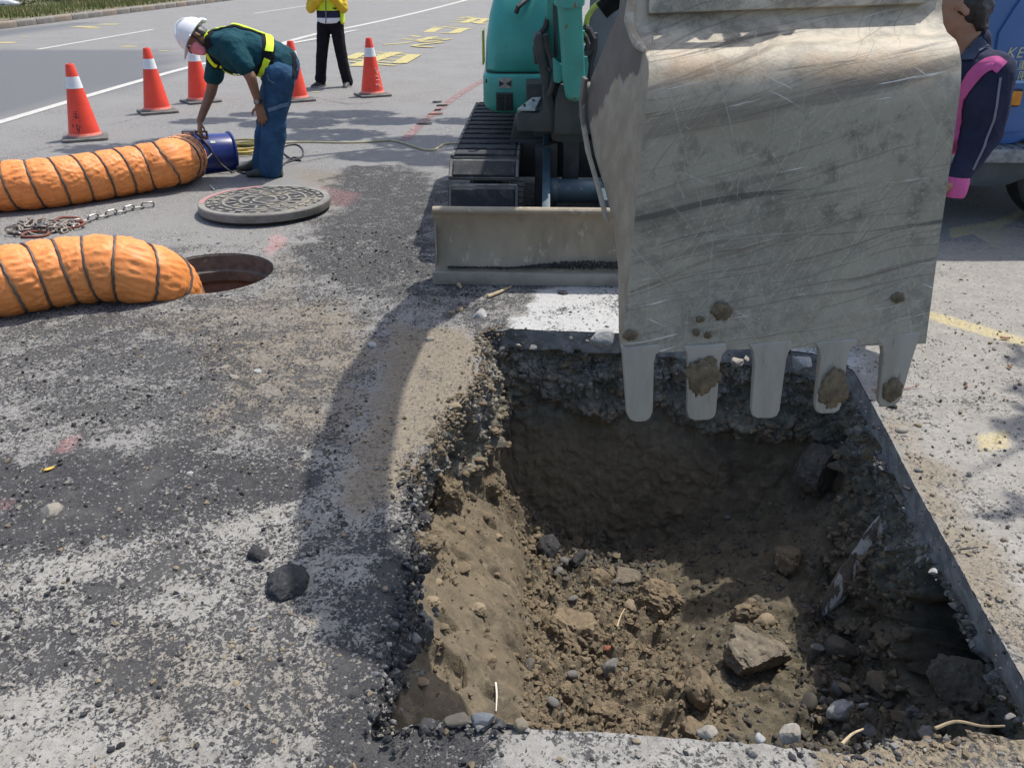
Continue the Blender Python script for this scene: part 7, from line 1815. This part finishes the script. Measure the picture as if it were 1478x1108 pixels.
pebbles('asphalt_crumbs', np.stack([X, Y, gz(X, Y)], 1), .0022 + .0075 * rs.uniform(0, 1, len(X)) ** 4.0, 1, M_BLACKLUMP, 'black asphalt crumbs strewn over the milled road')
X, Y = ground_points(26000, 2, dens('pale'))
pebbles('pale_gravel', np.stack([X, Y, gz(X, Y)], 1), .0020 + .0075 * rs.uniform(0, 1, len(X)) ** 4.5, 2, M_PALEST, 'pale gravel chips strewn round the pit')
X, Y = ground_points(16000, 3, dens('tan'))
pebbles('tan_gravel', np.stack([X, Y, gz(X, Y)], 1), .0022 + .0085 * rs.uniform(0, 1, len(X)) ** 4.0, 3, M_TANST, 'tan gravel of the spilt soil beside the pit')
n = 30000; X = rs.uniform(RB[0], RB[1], n); Y = rs.uniform(RB[2], RB[3], n)
sd = poly_sd(X, Y, [RIMP[i] for i in range(0, len(RIMP), 4)]); md = 1 - sstep(-.03, .03, poly_sd(X, Y, MOUND))
sl_ = 1 - sstep(-.04, .04, poly_sd(X, Y, SLOPE)); ok = (sd < -.01) & (rs.uniform(0, 1, n) < 1 - np.maximum(.90 * md, .74 * sl_)); X, Y = X[ok], Y[ok]
Z = np.array([pit_z(a_, b_) for a_, b_ in zip(X, Y)]); dp = _damp_shade(X, Y, Z)[0] > .4
sz = (.003 + .014 * rs.uniform(0, 1, len(X)) ** 3.6) * np.where(1 - sstep(-.03, .03, poly_sd(X, Y, MOUND)) > .5, rs.uniform(.25, 1.0, len(X)), 1)
cx_ = []
for (a_, b_, r_) in CRUMB:
    k_ = int(30 + 500 * r_); an_ = rs.uniform(0, 6.28, k_); ra_ = r_ * rs.uniform(.55, 1.6, k_); cx_.append(np.stack([a_ + ra_ * np.cos(an_), b_ + ra_ * np.sin(an_)], 1))
cx_ = np.concatenate(cx_); cz_ = np.array([pit_z(a_, b_) for a_, b_ in cx_]); 
pebbles('soil_crumbs', np.c_[cx_, cz_], .004 + .012 * rs.uniform(0, 1, len(cx_)) ** 3, 7, M_CLOD, 'brown crumbs heaped against the clods in the pit')
pebbles('soil_crumbs', np.stack([X, Y, Z], 1)[~dp], sz[~dp], 4, M_CLOD, 'brown soil crumbs on the pit floor')
pebbles('dark_gravel', np.stack([X, Y, Z], 1)[dp], sz[dp], 5, M_DKST, 'moist gravel with shade in its dark colour on the right of the pit floor')  # darkened along the soil mask, partly to stand for shade
n = 1500; X = rs.uniform(.0, 1.3, n) ** 1.0; Xb = -.30 + X; hb = .012 + .045 * np.clip(np.sin((Xb - .05) / .9 * math.pi), 0, 1) * (Xb > .0) * rs.uniform(0, 1, n)
P = np.array([yawed((x_, 4.374 + .012 * rs.uniform(0, 1) + h_ * .35, .080 + h_ * .9)) for x_, h_ in zip(Xb, hb)])
pebbles('blade_crumbs', P, .004 + .005 * rs.uniform(0, 1, n) ** 2, 6, M_BLACKLUMP, 'black asphalt crumbs heaped on the ledge of the dozer blade')

# gravel and crumbs sticking in the cut walls
rs = np.random.RandomState(21)
pk_ = rs.choice(PWOK, 17000); Wp = PW[pk_]; zt2 = Wp[:, 2] + .08 * fbm(Wp[:, 0], Wp[:, 1], 0, 4, 2, 8)
sz = .003 + .019 * rs.uniform(0, 1, len(pk_)) ** 4.2
up_ = zt2 > -.30; a_ = up_ & (rs.uniform(0, 1, len(pk_)) < .45); b_ = up_ & ~a_; c_ = ~up_ & (rs.uniform(0, 1, len(pk_)) < .8); d_ = ~up_ & ~c_
pebbles('wall_gravel', Wp[a_], sz[a_], 31, M_PALEST, 'pale gravel sticking out of the upper pit walls')
pebbles('wall_gravel', Wp[b_], sz[b_], 32, M_GREYST, 'grey gravel sticking out of the upper pit walls')
pebbles('wall_crumbs', Wp[c_], sz[c_] * 1.1, 33, M_CLOD, 'brown soil crumbs clinging to the lower pit walls')
pebbles('wall_gravel', Wp[d_], sz[d_], 34, M_TANST, 'tan stones bedded in the lower pit walls')

rk = random.Random(12)
def rim_pieces(n, test, mats, s0, s1, name, cat, label, group, seed):
    idx = [i for i in range(len(RX)) if test(RX[i], RY[i])]
    for k in range(n):
        i = rk.choice(idx); f = rk.uniform(-.035, .05); r = s0 + (s1 - s0) * rk.random() ** 1.8
        z = (-.006 if f < 0 else -.03 - f * .8)
        o = rough_ball((RX[i] + RNX[i] * f, RY[i] + RNY[i] * f, z - r * .12), (r, r * rk.uniform(.6, 1), r * rk.uniform(.4, .75)), seed + k, 3, .22, 1.9, None, name, mats[k % len(mats)], None, (rk.uniform(-.5, .5), rk.uniform(-.5, .5), rk.uniform(0, 6)), 6)
        tag(o, label, cat, group)
rim_pieces(16, lambda x, y: x < -.12 and y < 2.5, [M_BLACKLUMP, M_BLACKLUMP, M_GREYST], .012, .034, 'asphalt_piece', 'asphalt piece', 'broken black asphalt piece along the near left edge of the pit', 'asphalt pieces on the left edge', 600)
rim_pieces(14, lambda x, y: x < .02 and 2.5 < y < 3.7, [M_CLOD, M_TANST, M_PALEST, M_CLOD], .010, .034, 'crumbling_piece', 'soil piece', 'crumbling tan piece along the far left edge of the pit', 'pieces on the far left edge', 700)
rim_pieces(18, lambda x, y: y > 3.3 and x > .0, [M_BLACKLUMP, M_GREYST, M_PALEST], .010, .030, 'rubble_piece', 'rubble piece', 'broken rubble piece along the far slab edge of the pit', 'rubble on the far edge', 800)
rim_pieces(18, lambda x, y: y < 1.56 and x > -.25, [M_PALEST, M_GREYST, M_CLOD, M_BLACKLUMP], .008, .026, 'rubble_piece', 'rubble piece', 'broken rubble piece along the near rim of the pit', 'rubble on the near rim', 900)

# fine crumble along every broken edge
n = 3000; ii_ = rs.randint(0, len(RX), n); brk_ = (RIM[ii_, 3] < .5) | (rs.uniform(0, 1, n) < .06); ii_ = ii_[brk_]; f_ = rs.normal(0, .028, len(ii_))
X = RX[ii_] + RNX[ii_] * f_; Y = RY[ii_] + RNY[ii_] * f_; Z = np.where(f_ < 0, .0, -.012 - f_ * .9); sz = .0025 + .011 * rs.uniform(0, 1, len(ii_)) ** 3
far_ = (Y > 2.45) & (X < .1); k1 = far_ | ((Y < 1.6) & (X > .9)); k2 = ~k1 & (rs.uniform(0, 1, len(X)) < .7)
pebbles('edge_crumbs', np.stack([X, Y, Z], 1)[k1], sz[k1], 41, M_CLOD, 'tan crumbs along the broken pit edge'); pebbles('edge_crumbs', np.stack([X, Y, Z], 1)[k2], sz[k2], 42, M_BLACKLUMP, 'black crumbs along the broken pit edge'); k3 = ~k1 & ~k2
pebbles('edge_crumbs', np.stack([X, Y, Z], 1)[k3], sz[k3], 43, M_GREYST, 'grey crumbs along the broken pit edge')
# lumps bedded in the left bank
sb = [(660, 740), (700, 745), (632, 840), (668, 820), (715, 830), (690, 880), (640, 905), (705, 955), (610, 985), (660, 990), (585, 960), (720, 775), (680, 700), (665, 765), (622, 870)]
for k, (a_, b_) in enumerate(sb): rock(a_, b_, 6 + (k * 5) % 9, (.6, .8), [M_CLOD, M_CLOD, M_TANST][k % 3], 500 + k, 'soil_clod', 'soil clod', 'small soil clod half bedded in the smooth left bank', True, 2, .3, group='clods in the left bank')
